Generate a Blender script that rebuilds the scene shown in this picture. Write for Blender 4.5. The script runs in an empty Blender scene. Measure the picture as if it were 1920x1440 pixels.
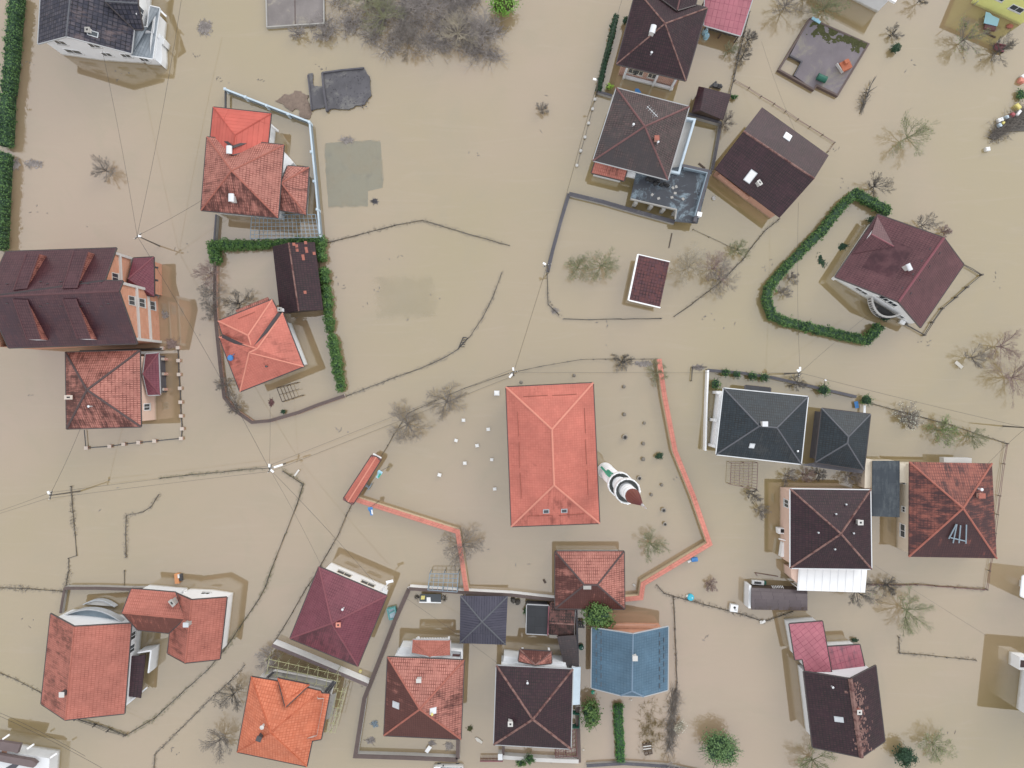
import bpy, math, random
import numpy as np
from mathutils import Vector, noise as mnoise
R = math.radians
C = bpy.context.scene.collection
SC = bpy.context.scene
# ------------------------------------------------------------------ camera, sky, sun, exposure
H = 94.0           # height of the drone above the flood water, metres
S = 14.0           # photo pixels per metre on the water
cam = bpy.data.cameras.new('camera'); cam.sensor_width = 36.0; cam.lens = 36.0*S*H/1920.0
cam.clip_start = 1.0; cam.clip_end = 6000.0
camo = bpy.data.objects.new('camera', cam); C.objects.link(camo)
camo.location = (0, 0, H); camo.rotation_euler = (0, 0, 0); SC.camera = camo

CL = (7.0, 7.1, 7.3)
SUN_EL, SUN_AZ = R(29), R(40)        # azimuth clockwise from +Y (up in the photo)
w = bpy.data.worlds.new('World'); SC.world = w; w.use_nodes = True
nt = w.node_tree; nt.nodes.clear()
sky = nt.nodes.new('ShaderNodeTexSky'); sky.sky_type = 'NISHITA'; sky.sun_disc = False
sky.sun_elevation = SUN_EL; sky.sun_rotation = SUN_AZ
sky.air_density = 1.0; sky.dust_density = 6.0; sky.ozone_density = 1.0
hs = nt.nodes.new('ShaderNodeHueSaturation'); hs.inputs['Saturation'].default_value = 0.22
bg = nt.nodes.new('ShaderNodeBackground'); bg.inputs['Strength'].default_value = 0.15
ow = nt.nodes.new('ShaderNodeOutputWorld')
cloud = nt.nodes.new('ShaderNodeMix'); cloud.data_type = 'RGBA'      # even cloud layer over the clear sky
cloud.inputs[0].default_value = 0.85; cloud.inputs[7].default_value = (CL[0], CL[1], CL[2], 1)
nt.links.new(sky.outputs[0], hs.inputs['Color']); nt.links.new(hs.outputs[0], cloud.inputs[6]); nt.links.new(cloud.outputs[2], bg.inputs['Color'])
nt.links.new(bg.outputs[0], ow.inputs['Surface'])
sl = bpy.data.lights.new('sun', 'SUN'); sl.energy = 0.55; sl.angle = R(26); sl.color = (1.0, 0.97, 0.93)
so = bpy.data.objects.new('sun', sl); C.objects.link(so)
d = Vector((math.sin(SUN_AZ)*math.cos(SUN_EL), math.cos(SUN_AZ)*math.cos(SUN_EL), math.sin(SUN_EL)))
so.rotation_euler = d.to_track_quat('Z', 'Y').to_euler(); so.location = d*200
vs = SC.view_settings; vs.view_transform = 'Standard'; vs.look = 'None'; vs.gamma = 1.0; vs.use_curve_mapping = False
vs.exposure = 0.35
SC.cycles.max_bounces = 8; SC.cycles.transparent_max_bounces = 12; SC.cycles.diffuse_bounces = 3; SC.cycles.glossy_bounces = 3
SC.cycles.use_denoising = True

# ------------------------------------------------------------------ helpers
def P(px, py, z=0.0):
    k = (H-z)/H/S
    return Vector(((px-960.0)*k, (720.0-py)*k, z))

class MB:
    def __init__(s): s.v = []; s.f = []; s.uv = []; s.at = []
    def face(s, pts, uv=None, at=0.0):
        n = len(s.v); s.v += [tuple(p) for p in pts]; s.f.append(list(range(n, n+len(pts)))); s.uv.append(uv); s.at.append(at)
    def prism(s, poly, z0, z1, cap=True):
        """vertical prism over an xy polygon"""
        a = sum(poly[i-1][0]*poly[i][1]-poly[i][0]*poly[i-1][1] for i in range(len(poly)))
        if a < 0: poly = list(reversed(poly))
        n = len(poly)
        s.face([(p[0], p[1], z1) for p in poly])
        s.face([(p[0], p[1], z0) for p in reversed(poly)])
        for i in range(n):
            p, q = poly[i], poly[(i+1) % n]
            L = math.hypot(q[0]-p[0], q[1]-p[1])
            s.face([(p[0], p[1], z0), (q[0], q[1], z0), (q[0], q[1], z1), (p[0], p[1], z1)], [(0, z0), (L, z0), (L, z1), (0, z1)])
    def box(s, c, sx, sy, z0, z1, ang=0.0):
        ca, sa = math.cos(ang), math.sin(ang)
        poly = [(c[0]+x*ca-y*sa, c[1]+x*sa+y*ca) for x, y in ((-sx/2, -sy/2), (sx/2, -sy/2), (sx/2, sy/2), (-sx/2, sy/2))]
        s.prism(poly, z0, z1)
    def tube(s, p, q, r0, r1=None, n=6, cap=True):
        if r1 is None: r1 = r0
        p, q = Vector(p), Vector(q); d = q-p
        if d.length < 1e-6: return
        d.normalize(); a = d.orthogonal().normalized(); b = d.cross(a)
        A = [p+(a*math.cos(2*math.pi*i/n)+b*math.sin(2*math.pi*i/n))*r0 for i in range(n)]
        B = [q+(a*math.cos(2*math.pi*i/n)+b*math.sin(2*math.pi*i/n))*r1 for i in range(n)]
        k = len(s.v); s.v += [tuple(x) for x in A+B]
        for i in range(n):
            j = (i+1) % n
            s.f.append([k+i, k+j, k+n+j, k+n+i]); s.uv.append(None); s.at.append(0.0)
        if cap:
            s.f.append([k+i for i in reversed(range(n))]); s.uv.append(None); s.at.append(0.0)
            s.f.append([k+n+i for i in range(n)]); s.uv.append(None); s.at.append(0.0)
    def bar(s, p, q, wd, ht):
        """box beam from p to q, wd wide (horizontal) and ht high, centred on the line"""
        p, q = Vector(p), Vector(q); d = (q-p).normalized()
        sd = Vector((-d.y, d.x, 0))
        sd = sd.normalized()*wd/2 if sd.length > 1e-5 else Vector((wd/2, 0, 0))
        up = d.cross(sd).normalized()*ht/2
        if up.z < 0: up = -up
        a = [p-sd-up, p+sd-up, p+sd+up, p-sd+up]; b = [q-sd-up, q+sd-up, q+sd+up, q-sd+up]
        k = len(s.v); s.v += [tuple(x) for x in a+b]
        for f in ([0, 1, 2, 3], [7, 6, 5, 4], [0, 4, 5, 1], [1, 5, 6, 2], [2, 6, 7, 3], [3, 7, 4, 0]):
            s.f.append([k+i for i in f]); s.uv.append(None); s.at.append(0.0)
    def lathe(s, c, prof, n=20):
        k = len(s.v)
        for r, z in prof:
            for i in range(n):
                a = 2*math.pi*i/n; s.v.append((c[0]+r*math.cos(a), c[1]+r*math.sin(a), z))
        for j in range(len(prof)-1):
            for i in range(n):
                i2 = (i+1) % n
                s.f.append([k+j*n+i, k+j*n+i2, k+(j+1)*n+i2, k+(j+1)*n+i]); s.uv.append(None); s.at.append(0.0)
        s.f.append([k+(len(prof)-1)*n+i for i in range(n)]); s.uv.append(None); s.at.append(0.0)
    def ball(s, c, rx, ry, rz, n=10, m=6, jit=0.0, rng=random):
        k = len(s.v)
        for j in range(m+1):
            t = math.pi*j/m
            for i in range(n):
                a = 2*math.pi*i/n; q = 1+rng.uniform(-jit, jit)
                s.v.append((c[0]+rx*q*math.sin(t)*math.cos(a), c[1]+ry*q*math.sin(t)*math.sin(a), c[2]+rz*q*math.cos(t)))
        for j in range(m):
            for i in range(n):
                i2 = (i+1) % n
                s.f.append([k+j*n+i, k+(j+1)*n+i, k+(j+1)*n+i2, k+j*n+i2]); s.uv.append(None); s.at.append(0.0)
    def build(s, name, mat, parent=None, origin=None, smooth=False):
        if parent is not None: o0 = ORIG[parent.name]
        elif origin is not None: o0 = Vector(origin)
        else:
            xs = [p[0] for p in s.v]; ys = [p[1] for p in s.v]
            o0 = Vector(((min(xs)+max(xs))/2, (min(ys)+max(ys))/2, 0))
        me = bpy.data.meshes.new(name)
        V = np.array(s.v, dtype=np.float64)-np.array(o0)
        me.from_pydata(V.tolist(), [], s.f); me.validate(clean_customdata=False)
        if any(u is not None for u in s.uv) and len(me.polygons) == len(s.f):
            ul = me.uv_layers.new(name='UVMap'); li = 0
            for f, u in zip(s.f, s.uv):
                for i in range(len(f)):
                    ul.data[li].uv = u[i] if u else (0, 0)
                    li += 1
        if any(s.at) and len(me.polygons) == len(s.f):
            a = me.attributes.new('dirt_tone', 'FLOAT', 'FACE'); a.data.foreach_set('value', [float(x) for x in s.at])
        if smooth: me.polygons.foreach_set('use_smooth', [True]*len(me.polygons))
        me.materials.append(mat)
        o = bpy.data.objects.new(name, me); C.objects.link(o)
        if parent is not None: o.parent = parent
        else: o.location = o0
        ORIG[o.name] = o0
        return o
ORIG = {}

def tag(o, label, cat, group=None, kind=None):
    if label: o['label'] = label
    if cat: o['category'] = cat
    if group: o['group'] = group
    if kind: o['kind'] = kind
    return o
def thing(name, label, cat, loc, group=None):
    o = bpy.data.objects.new(name, None); C.objects.link(o); o.empty_display_size = 0.3
    o.location = loc; ORIG[o.name] = Vector(loc)
    return tag(o, label, cat, group)
def dup(root, loc, rz=0.0, label=None, sc=1.0):
    r = root.copy(); C.objects.link(r); r.location = loc; r.rotation_euler = (0, 0, rz); r.scale = (sc, sc, sc)
    ORIG[r.name] = Vector(loc)
    if label: r['label'] = label
    for ch in list(root.children):
        c = ch.copy(); C.objects.link(c); c.parent = r
        for g in list(ch.children):
            e = g.copy(); C.objects.link(e); e.parent = c
    return r

# ------------------------------------------------------------------ materials
def _mat(name):
    m = bpy.data.materials.new(name); m.use_nodes = True
    t = m.node_tree; b = t.nodes['Principled BSDF']
    return m, t, b
def N(t, typ, **kw):
    n = t.nodes.new(typ)
    for k, v in kw.items():
        if k in n.inputs: n.inputs[k].default_value = v
        else: setattr(n, k, v)
    return n
def col4(c): return (c[0], c[1], c[2], 1.0)
def sh(c, k): return tuple(min(1.0, x*k) for x in c)
def mixc(t, fac, a, b):
    n = t.nodes.new('ShaderNodeMix'); n.data_type = 'RGBA'
    for sock, v in ((n.inputs[0], fac), (n.inputs[6], a), (n.inputs[7], b)):
        if hasattr(v, 'is_output'): t.links.new(v, sock)
        elif isinstance(v, (int, float)): sock.default_value = v
        else: sock.default_value = col4(v)
    return n.outputs[2]
def maprange(t, v, a, b, c=0.0, d2=1.0):
    n = N(t, 'ShaderNodeMapRange'); n.interpolation_type = 'SMOOTHSTEP'
    t.links.new(v, n.inputs[0]); n.inputs[1].default_value = a; n.inputs[2].default_value = b
    n.inputs[3].default_value = c; n.inputs[4].default_value = d2
    return n.outputs[0]
def tide(t, tc, o, c):
    """damp, silt stained band that the flood left just above the water line"""
    sx = N(t, 'ShaderNodeSeparateXYZ'); t.links.new(tc.outputs['Object'], sx.inputs[0])
    nz = N(t, 'ShaderNodeTexNoise', Scale=1.3, Detail=5.0, Roughness=0.7); t.links.new(tc.outputs['Object'], nz.inputs['Vector'])
    ad = N(t, 'ShaderNodeMath', operation='MULTIPLY_ADD'); t.links.new(nz.outputs[0], ad.inputs[0]); ad.inputs[1].default_value = -0.7; t.links.new(sx.outputs[2], ad.inputs[2])
    return mixc(t, maprange(t, ad.outputs[0], -0.25, 0.25, 0.75, 0.0), o, c)
def plain(name, c, rough=0.7, var=0.18, scale=1.2, ior=1.45, dirt_tone=None, dirt_amt=0.0, metal=0.0, wet=None):
    m, t, b = _mat(name)
    tc = N(t, 'ShaderNodeTexCoord')
    n1 = N(t, 'ShaderNodeTexNoise', Scale=scale, Detail=6.0, Roughness=0.65); t.links.new(tc.outputs['Object'], n1.inputs['Vector'])
    o = mixc(t, n1.outputs[0], sh(c, 1-var*1.4), sh(c, 1+var*1.4))
    if dirt_tone:
        n2 = N(t, 'ShaderNodeTexNoise', Scale=scale*0.6, Detail=8.0, Roughness=0.75, Distortion=0.6); t.links.new(tc.outputs['Object'], n2.inputs['Vector'])
        f = maprange(t, n2.outputs[0], 0.62-dirt_amt*0.4, 0.78-dirt_amt*0.4, 0, 0.85)
        o = mixc(t, f, o, dirt_tone)
    if wet: o = tide(t, tc, o, wet)
    t.links.new(o, b.inputs['Base Color']); b.inputs['Roughness'].default_value = rough
    b.inputs['IOR'].default_value = ior; b.inputs['Metallic'].default_value = metal
    return m
def tile(name, c1, c2, gap, dirtc=(0.035, 0.03, 0.03), tw=0.32, th=0.42, gw=0.05, rough=0.6, ior=1.45, base_dirt=0.0, bump=0.35, patch=None, off=0.0):
    """roof covering laid in courses along each slope (UV in metres), weathered by noise and by the 'dirt' attribute of the slope, which also holds lit and shaded tone on some roofs"""
    m, t, b = _mat(name)
    uv = N(t, 'ShaderNodeUVMap'); tc = N(t, 'ShaderNodeTexCoord'); at = N(t, 'ShaderNodeAttribute', attribute_name='dirt_tone')
    br = N(t, 'ShaderNodeTexBrick', Scale=1.0); br.offset = off
    br.inputs['Color1'].default_value = col4(c1); br.inputs['Color2'].default_value = col4(c2); br.inputs['Mortar'].default_value = col4(c1)
    br.inputs['Mortar Size'].default_value = gw; br.inputs['Mortar Smooth'].default_value = 0.4
    br.inputs['Brick Width'].default_value = tw; br.inputs['Row Height'].default_value = th
    t.links.new(uv.outputs[0], br.inputs['Vector'])
    n1 = N(t, 'ShaderNodeTexNoise', Scale=0.28, Detail=5.0, Roughness=0.6); t.links.new(tc.outputs['Object'], n1.inputs['Vector'])
    k = N(t, 'ShaderNodeMapRange'); t.links.new(n1.outputs[0], k.inputs[0])
    for i, v in ((1, 0.25), (2, 0.75), (3, 0.78), (4, 1.22)): k.inputs[i].default_value = v
    mul = t.nodes.new('ShaderNodeVectorMath'); mul.operation = 'SCALE'
    ng = N(t, 'ShaderNodeTexNoise', Scale=0.9, Detail=6.0, Roughness=0.7); t.links.new(tc.outputs['Object'], ng.inputs['Vector'])
    gf = N(t, 'ShaderNodeMath', operation='MULTIPLY'); t.links.new(br.outputs['Fac'], gf.inputs[0]); t.links.new(maprange(t, ng.outputs[0], 0.36, 0.62, 0.12, 1.0), gf.inputs[1])
    t.links.new(mixc(t, gf.outputs[0], br.outputs[0], gap), mul.inputs[0]); t.links.new(k.outputs[0], mul.inputs['Scale'])
    # individual tiles that differ, blotches a few tiles wide
    n4 = N(t, 'ShaderNodeTexNoise', Scale=2.6, Detail=4.0, Roughness=0.8); t.links.new(tc.outputs['Object'], n4.inputs['Vector'])
    o = mixc(t, maprange(t, n4.outputs[0], 0.5, 0.8, 0, 0.35), mul.outputs[0], sh(gap, 1.3))
    if patch: o = mixc(t, maprange(t, n4.outputs[0], 0.69, 0.73), o, patch)
    mp = N(t, 'ShaderNodeMapping'); mp.inputs['Scale'].default_value = (1.6, 0.28, 1); t.links.new(uv.outputs[0], mp.inputs[0])
    n2 = N(t, 'ShaderNodeTexNoise', Scale=1.3, Detail=7.0, Roughness=0.72); t.links.new(mp.outputs[0], n2.inputs['Vector'])
    n3 = N(t, 'ShaderNodeTexNoise', Scale=0.42, Detail=8.0, Roughness=0.7); t.links.new(tc.outputs['Object'], n3.inputs['Vector'])
    av = N(t, 'ShaderNodeMath', operation='ADD'); t.links.new(n2.outputs[0], av.inputs[0]); t.links.new(n3.outputs[0], av.inputs[1])
    a2 = N(t, 'ShaderNodeMath', operation='ADD'); t.links.new(av.outputs[0], a2.inputs[0]); t.links.new(at.outputs['Fac'], a2.inputs[1])
    f = maprange(t, a2.outputs[0], 1.04-base_dirt, 1.34-base_dirt, 0, 0.88)
    o = mixc(t, f, o, dirtc)
    t.links.new(o, b.inputs['Base Color']); b.inputs['Roughness'].default_value = rough; b.inputs['IOR'].default_value = ior
    if bump:
        bp = N(t, 'ShaderNodeBump', Strength=bump, Distance=0.04); bp.invert = True
        t.links.new(br.outputs['Fac'], bp.inputs['Height']); t.links.new(bp.outputs[0], b.inputs['Normal'])
    return m
def leafmat(name, c1, c2, c3=None):
    m, t, b = _mat(name)
    tc = N(t, 'ShaderNodeTexCoord'); at = N(t, 'ShaderNodeAttribute', attribute_name='dirt_tone')
    n1 = N(t, 'ShaderNodeTexNoise', Scale=0.9, Detail=5.0, Roughness=0.7); t.links.new(tc.outputs['Object'], n1.inputs['Vector'])
    o = mixc(t, maprange(t, n1.outputs[0], 0.35, 0.65), c1, c2)
    o = mixc(t, maprange(t, at.outputs['Fac'], 0.55, 1.0, 0, 0.8), o, c3 or sh(c2, 1.5))
    t.links.new(o, b.inputs['Base Color']); b.inputs['Roughness'].default_value = 0.6; b.inputs['IOR'].default_value = 1.35
    return m
def veiled(name, c1, c2, amt=0.9, edge=0.1):
    m, t, b = _mat(name)
    tc = N(t, 'ShaderNodeTexCoord'); sx = N(t, 'ShaderNodeSeparateXYZ'); t.links.new(tc.outputs['Generated'], sx.inputs[0])
    def mm(op, x, y):
        n = N(t, 'ShaderNodeMath', operation=op)
        for s, v in zip(n.inputs, (x, y)):
            if hasattr(v, 'is_output'): t.links.new(v, s)
            else: s.default_value = v
        return n.outputs[0]
    e = mm('MINIMUM', mm('MINIMUM', sx.outputs[0], mm('SUBTRACT', 1.0, sx.outputs[0])), mm('MINIMUM', sx.outputs[1], mm('SUBTRACT', 1.0, sx.outputs[1])))
    n1 = N(t, 'ShaderNodeTexNoise', Scale=0.7, Detail=7.0, Roughness=0.7); t.links.new(tc.outputs['Object'], n1.inputs['Vector'])
    n2 = N(t, 'ShaderNodeTexNoise', Scale=0.25, Detail=5.0, Roughness=0.65); t.links.new(tc.outputs['Object'], n2.inputs['Vector'])
    f = mm('MULTIPLY', maprange(t, mm('ADD', e, mm('MULTIPLY', mm('SUBTRACT', n1.outputs[0], 0.5), edge*2.5)), 0.0, edge, 0.0, amt), maprange(t, n2.outputs[0], 0.25, 0.6, 0.55, 1.0))
    t.links.new(mixc(t, maprange(t, n1.outputs[0], 0.52, 0.72), c1, c2), b.inputs['Base Color']); b.inputs['Roughness'].default_value = 0.1; b.inputs['IOR'].default_value = 2.2
    tr = N(t, 'ShaderNodeBsdfTransparent'); mx = N(t, 'ShaderNodeMixShader'); out = t.nodes['Material Output']
    t.links.new(f, mx.inputs[0]); t.links.new(tr.outputs[0], mx.inputs[1]); t.links.new(b.outputs[0], mx.inputs[2]); t.links.new(mx.outputs[0], out.inputs['Surface'])
    return m
def glassmat():
    m, t, b = _mat('window_glass'); b.inputs['Base Color'].default_value = (0.035, 0.045, 0.055, 1)
    b.inputs['Roughness'].default_value = 0.08; b.inputs['IOR'].default_value = 1.6
    return m
def watermat():
    m, t, b = _mat('flood_water')
    tc = N(t, 'ShaderNodeTexCoord')
    n1 = N(t, 'ShaderNodeTexNoise', Scale=0.014, Detail=4.0, Roughness=0.5, Distortion=0.8); t.links.new(tc.outputs['Object'], n1.inputs['Vector'])
    n2 = N(t, 'ShaderNodeTexNoise', Scale=0.09, Detail=6.0, Roughness=0.6, Distortion=1.5); t.links.new(tc.outputs['Object'], n2.inputs['Vector'])
    o = mixc(t, maprange(t, n1.outputs[0], 0.3, 0.7), WA, WB)
    o = mixc(t, maprange(t, n2.outputs[0], 0.45, 0.75, 0, 0.45), o, WC)
    ms = N(t, 'ShaderNodeMapping'); ms.inputs['Rotation'].default_value = (0, 0, 0.5); ms.inputs['Scale'].default_value = (0.05, 0.35, 1); t.links.new(tc.outputs['Object'], ms.inputs[0])
    n4 = N(t, 'ShaderNodeTexNoise', Scale=1.0, Detail=6.0, Roughness=0.65, Distortion=2.5); t.links.new(ms.outputs[0], n4.inputs['Vector'])
    o = mixc(t, maprange(t, n4.outputs[0], 0.5, 0.78, 0, 0.35), o, (0.315, 0.25, 0.16))            # drifting silt streaks
    t.links.new(o, b.inputs['Base Color']); b.inputs['Roughness'].default_value = 0.025; b.inputs['IOR'].default_value = 2.25
    mp = N(t, 'ShaderNodeMapping'); mp.inputs['Scale'].default_value = (1.0, 1.6, 1); t.links.new(tc.outputs['Object'], mp.inputs[0])
    n3 = N(t, 'ShaderNodeTexNoise', Scale=1.6, Detail=3.0, Roughness=0.5); t.links.new(mp.outputs[0], n3.inputs['Vector'])
    bp = N(t, 'ShaderNodeBump', Strength=0.05, Distance=0.02); t.links.new(n3.outputs[0], bp.inputs['Height']); t.links.new(bp.outputs[0], b.inputs['Normal'])
    return m
WA = (0.270, 0.213, 0.102); WB = (0.310, 0.225, 0.150); WC = (0.254, 0.205, 0.118)
def brickmat(name, c1, c2, mort, bw=0.5, bh=0.25, ms=0.03, dirt_tone=(0.3, 0.25, 0.22)):
    m, t, b = _mat(name)
    uv = N(t, 'ShaderNodeUVMap'); tc = N(t, 'ShaderNodeTexCoord')
    br = N(t, 'ShaderNodeTexBrick', Scale=1.0)
    br.inputs['Color1'].default_value = col4(c1); br.inputs['Color2'].default_value = col4(c2); br.inputs['Mortar'].default_value = col4(mort)
    br.inputs['Mortar Size'].default_value = ms; br.inputs['Brick Width'].default_value = bw; br.inputs['Row Height'].default_value = bh
    t.links.new(uv.outputs[0], br.inputs['Vector'])
    n1 = N(t, 'ShaderNodeTexNoise', Scale=1.5, Detail=6.0, Roughness=0.7); t.links.new(tc.outputs['Object'], n1.inputs['Vector'])
    o = mixc(t, maprange(t, n1.outputs[0], 0.55, 0.75, 0, 0.6), br.outputs[0], dirt_tone)
    t.links.new(o, b.inputs['Base Color']); b.inputs['Roughness'].default_value = 0.85
    return m

M = {}
def tc(r, g, b, k=1.05):
    """albedo of a surface that overcast light and its wet sheen bring to this sRGB colour"""
    f = lambda c: ((c/255+.055)/1.055)**2.4 if c > 10 else c/255/12.92
    if r > b*1.0: r, g, b = (r*.975, g*.935, b*.90) if r > 150 else (r*.95, g*.90, b*.88)
    else: r, g, b = r*.95, g*.93, b*.87
    return tuple(max(.004, (f(c)*k-.042)/1.15) for c in (r, g, b))
M['water'] = watermat()
M['mud'] = plain('mud', (0.16, 0.12, 0.07), 0.9)
M['glass'] = glassmat()
M['white'] = plain('white_plaster', (0.72, 0.74, 0.76), 0.8, 0.05, 0.8, dirt_tone=(0.48, 0.47, 0.44), dirt_amt=0.05, wet=(0.34, 0.30, 0.22))
M['bright'] = plain('bright_white_paint', (0.82, 0.83, 0.84), 0.6, 0.04, wet=(0.46, 0.42, 0.34))
M['lime_wash'] = plain('white_limewash', (0.86, 0.87, 0.88), 0.7, 0.04)
M['cream'] = plain('cream_plaster', (0.68, 0.61, 0.50), 0.8, 0.06, wet=(0.36, 0.31, 0.22))
M['peach'] = plain('peach_plaster', (0.70, 0.51, 0.42), 0.8, 0.06, wet=(0.38, 0.30, 0.21))
M['orange_wall'] = plain('orange_plaster', (0.52, 0.30, 0.22), 0.8, 0.12, wet=(0.26, 0.2, 0.13))
M['yellow'] = plain('lime_yellow_plaster', (0.72, 0.73, 0.27), 0.8, 0.06, wet=(0.40, 0.36, 0.17))
M['pink'] = tile('salmon_coping', tc(206,144,136), tc(214,152,142), tc(176,116,110), tc(160,112,104), 0.62, 0.32, 0.03, base_dirt=0.0, bump=0.2)
M['pinkside'] = plain('cream_wall_side', (0.62, 0.49, 0.34), 0.8, 0.08, wet=(0.30, 0.24, 0.16))
M['brick'] = brickmat('hollow_brick', (0.52, 0.24, 0.15), (0.60, 0.30, 0.20), (0.46, 0.30, 0.22), 0.6, 0.28, 0.02, dirt_tone=(0.62, 0.36, 0.24))
M['redbrick'] = brickmat('red_brick', (0.42, 0.17, 0.12), (0.52, 0.25, 0.18), (0.55, 0.48, 0.42), 0.45, 0.22, 0.03, dirt_tone=(0.6, 0.5, 0.42))
M['concrete'] = plain('concrete', (0.36, 0.35, 0.33), 0.85, 0.18, 1.0, dirt_tone=(0.16, 0.15, 0.14), dirt_amt=0.15)
M['lconcrete'] = plain('pale_concrete', (0.55, 0.54, 0.52), 0.85, 0.1, 1.0)
M['dconcrete'] = plain('dark_wet_concrete', (0.085, 0.082, 0.095), 0.6, 0.35, 0.9, dirt_tone=(0.22, 0.21, 0.2), dirt_amt=0.12)
M['brownwall'] = plain('brown_coping', (0.115, 0.085, 0.078), 0.75, 0.2, 1.2, dirt_tone=(0.07, 0.05, 0.05), dirt_amt=0.1)
M['purplecap'] = plain('dusky_purple_coping', (0.15, 0.115, 0.115), 0.7, 0.15)
M['wood'] = plain('wet_wood', (0.09, 0.065, 0.05), 0.8, 0.25, 2.0)
M['pole'] = plain('weathered_pole', (0.13, 0.115, 0.10), 0.8, 0.2, 2.0)
M['steel'] = plain('galvanised_steel', (0.52, 0.55, 0.58), 0.4, 0.1, 2.0, metal=0.3)
M['darksteel'] = plain('dark_steel', (0.06, 0.06, 0.065), 0.5, 0.2)
M['bluesteel'] = plain('blue_grey_steel', (0.22, 0.28, 0.33), 0.5, 0.15)
M['wire'] = plain('wire', (0.05, 0.045, 0.04), 0.6, 0.1)
M['gutter_w'] = plain('white_gutter', (0.66, 0.68, 0.70), 0.5, 0.05)
M['gutter_g'] = plain('grey_gutter', (0.36, 0.37, 0.38), 0.5, 0.08)
M['gutter_d'] = plain('dark_gutter', (0.055, 0.045, 0.045), 0.5, 0.15)
M['silver'] = plain('silver_sheet_metal', (0.70, 0.72, 0.75), 0.3, 0.08, metal=0.4)
M['bluewhite'] = plain('pale_blue_painted_metal', (0.52, 0.62, 0.70), 0.45, 0.12)
M['teal'] = plain('teal_plastic', (0.12, 0.34, 0.34), 0.5, 0.2)
M['aqua'] = plain('aqua_plastic', (0.05, 0.42, 0.56), 0.4, 0.1)
M['blueplastic'] = plain('blue_plastic', (0.05, 0.20, 0.48), 0.45, 0.1)
M['paleblue'] = plain('pale_blue_plastic', (0.32, 0.55, 0.66), 0.45, 0.12)
M['mint'] = plain('mint_green_cloth', (0.05, 0.40, 0.26), 0.7, 0.12)
M['green'] = plain('green_plastic', (0.015, 0.11, 0.075), 0.5, 0.15)
M['redplastic'] = plain('red_plastic', (0.36, 0.09, 0.10), 0.5, 0.1)
M['yellowp'] = plain('yellow_plastic', (0.66, 0.58, 0.20), 0.5, 0.08)
M['orangep'] = plain('orange_wood', (0.60, 0.27, 0.12), 0.7, 0.15)
M['stone'] = plain('old_stone', (0.20, 0.18, 0.155), 0.9, 0.25, 3.0)
M['black'] = plain('black_rubber', (0.02, 0.02, 0.022), 0.6, 0.2)
M['silt'] = plain('brown_silt', (0.205, 0.155, 0.125), 0.9, 0.35, 2.5, dirt_tone=(0.10, 0.075, 0.065), dirt_amt=0.2)
M['wetslab'] = veiled('drowned_concrete', (0.225, 0.215, 0.145), (0.14, 0.15, 0.12), .66, .05)
M['scaffold'] = plain('yellow_green_scaffold_pole', (0.42, 0.42, 0.24), 0.6, 0.15)
# roofs
M['t_pink'] = tile('salmon_tile', tc(200,130,122), tc(206,136,127), tc(186,118,110), tc(150,100,94), 0.3, 0.36, 0.025, base_dirt=-0.06, bump=0.2)
M['t_red'] = tile('red_tile', tc(180,124,116), tc(190,132,124), tc(152,102,96), tc(112,84,80), 0.25, 0.40, 0.04, base_dirt=0.0)
M['t_redmetal'] = tile('red_sheet_metal', tc(202,116,110), tc(207,121,114), tc(182,102,96), tc(156,96,90), 5.0, 0.62, 0.05, base_dirt=-0.12, bump=0.3)
M['t_rust'] = tile('weathered_red_tile', tc(184,134,128), tc(196,146,138), tc(132,92,88), tc(90,72,72), 0.27, 0.40, 0.055, base_dirt=0.08)
M['t_orange'] = tile('new_orange_tile', tc(208,132,108), tc(220,146,122), tc(182,108,88), tc(176,106,90), 0.34, 0.42, 0.04, base_dirt=-0.04)
M['t_brown'] = tile('dark_brown_tile', tc(77,69,76), tc(84,75,81), tc(58,53,59), tc(80,75,83), 0.27, 0.38, 0.04, base_dirt=0.0, bump=0.3)
M['t_brownred'] = tile('brown_tile_with_red_losses', tc(77,68,75), tc(86,75,80), tc(58,53,59), tc(79,73,81), 0.27, 0.38, 0.04, base_dirt=0.0, bump=0.3, patch=tc(150,90,84))
M['t_greybrown'] = tile('grey_brown_tile', tc(100,95,100), tc(116,106,108), tc(72,68,74), tc(90,88,96), 0.27, 0.38, 0.04, base_dirt=0.02, bump=0.35)
M['t_maroon'] = tile('maroon_sheet_tile', tc(132,90,102), tc(138,96,107), tc(108,72,84), tc(92,72,80), 0.27, 0.38, 0.04, rough=0.42, base_dirt=-0.1, bump=0.3)
M['t_wine'] = tile('wine_red_tile', tc(82,71,78), tc(90,77,83), tc(64,56,62), tc(74,70,80), 0.27, 0.38, 0.04, rough=0.45, base_dirt=-0.08, bump=0.3)
M['t_plum'] = tile('plum_brown_tile', tc(100,82,88), tc(107,88,93), tc(78,66,72), tc(88,78,86), 0.27, 0.38, 0.04, rough=0.45, base_dirt=-0.02, bump=0.3)
M['t_villa'] = tile('brown_maroon_tile', tc(112,88,94), tc(119,94,99), tc(88,70,77), tc(92,80,90), 0.27, 0.38, 0.04, rough=0.45, base_dirt=-0.08, bump=0.3)
M['t_slate'] = tile('slate_blue_tile', tc(67,75,86), tc(74,82,93), tc(50,57,66), tc(86,90,98), 0.27, 0.38, 0.04, rough=0.45, base_dirt=-0.15, bump=0.3)
M['t_grey'] = tile('dark_grey_tile', tc(76,79,96), tc(100,100,115), tc(54,56,72), tc(128,122,126), 0.5, 0.55, 0.07, rough=0.7, base_dirt=-0.05, bump=0.4)
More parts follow.
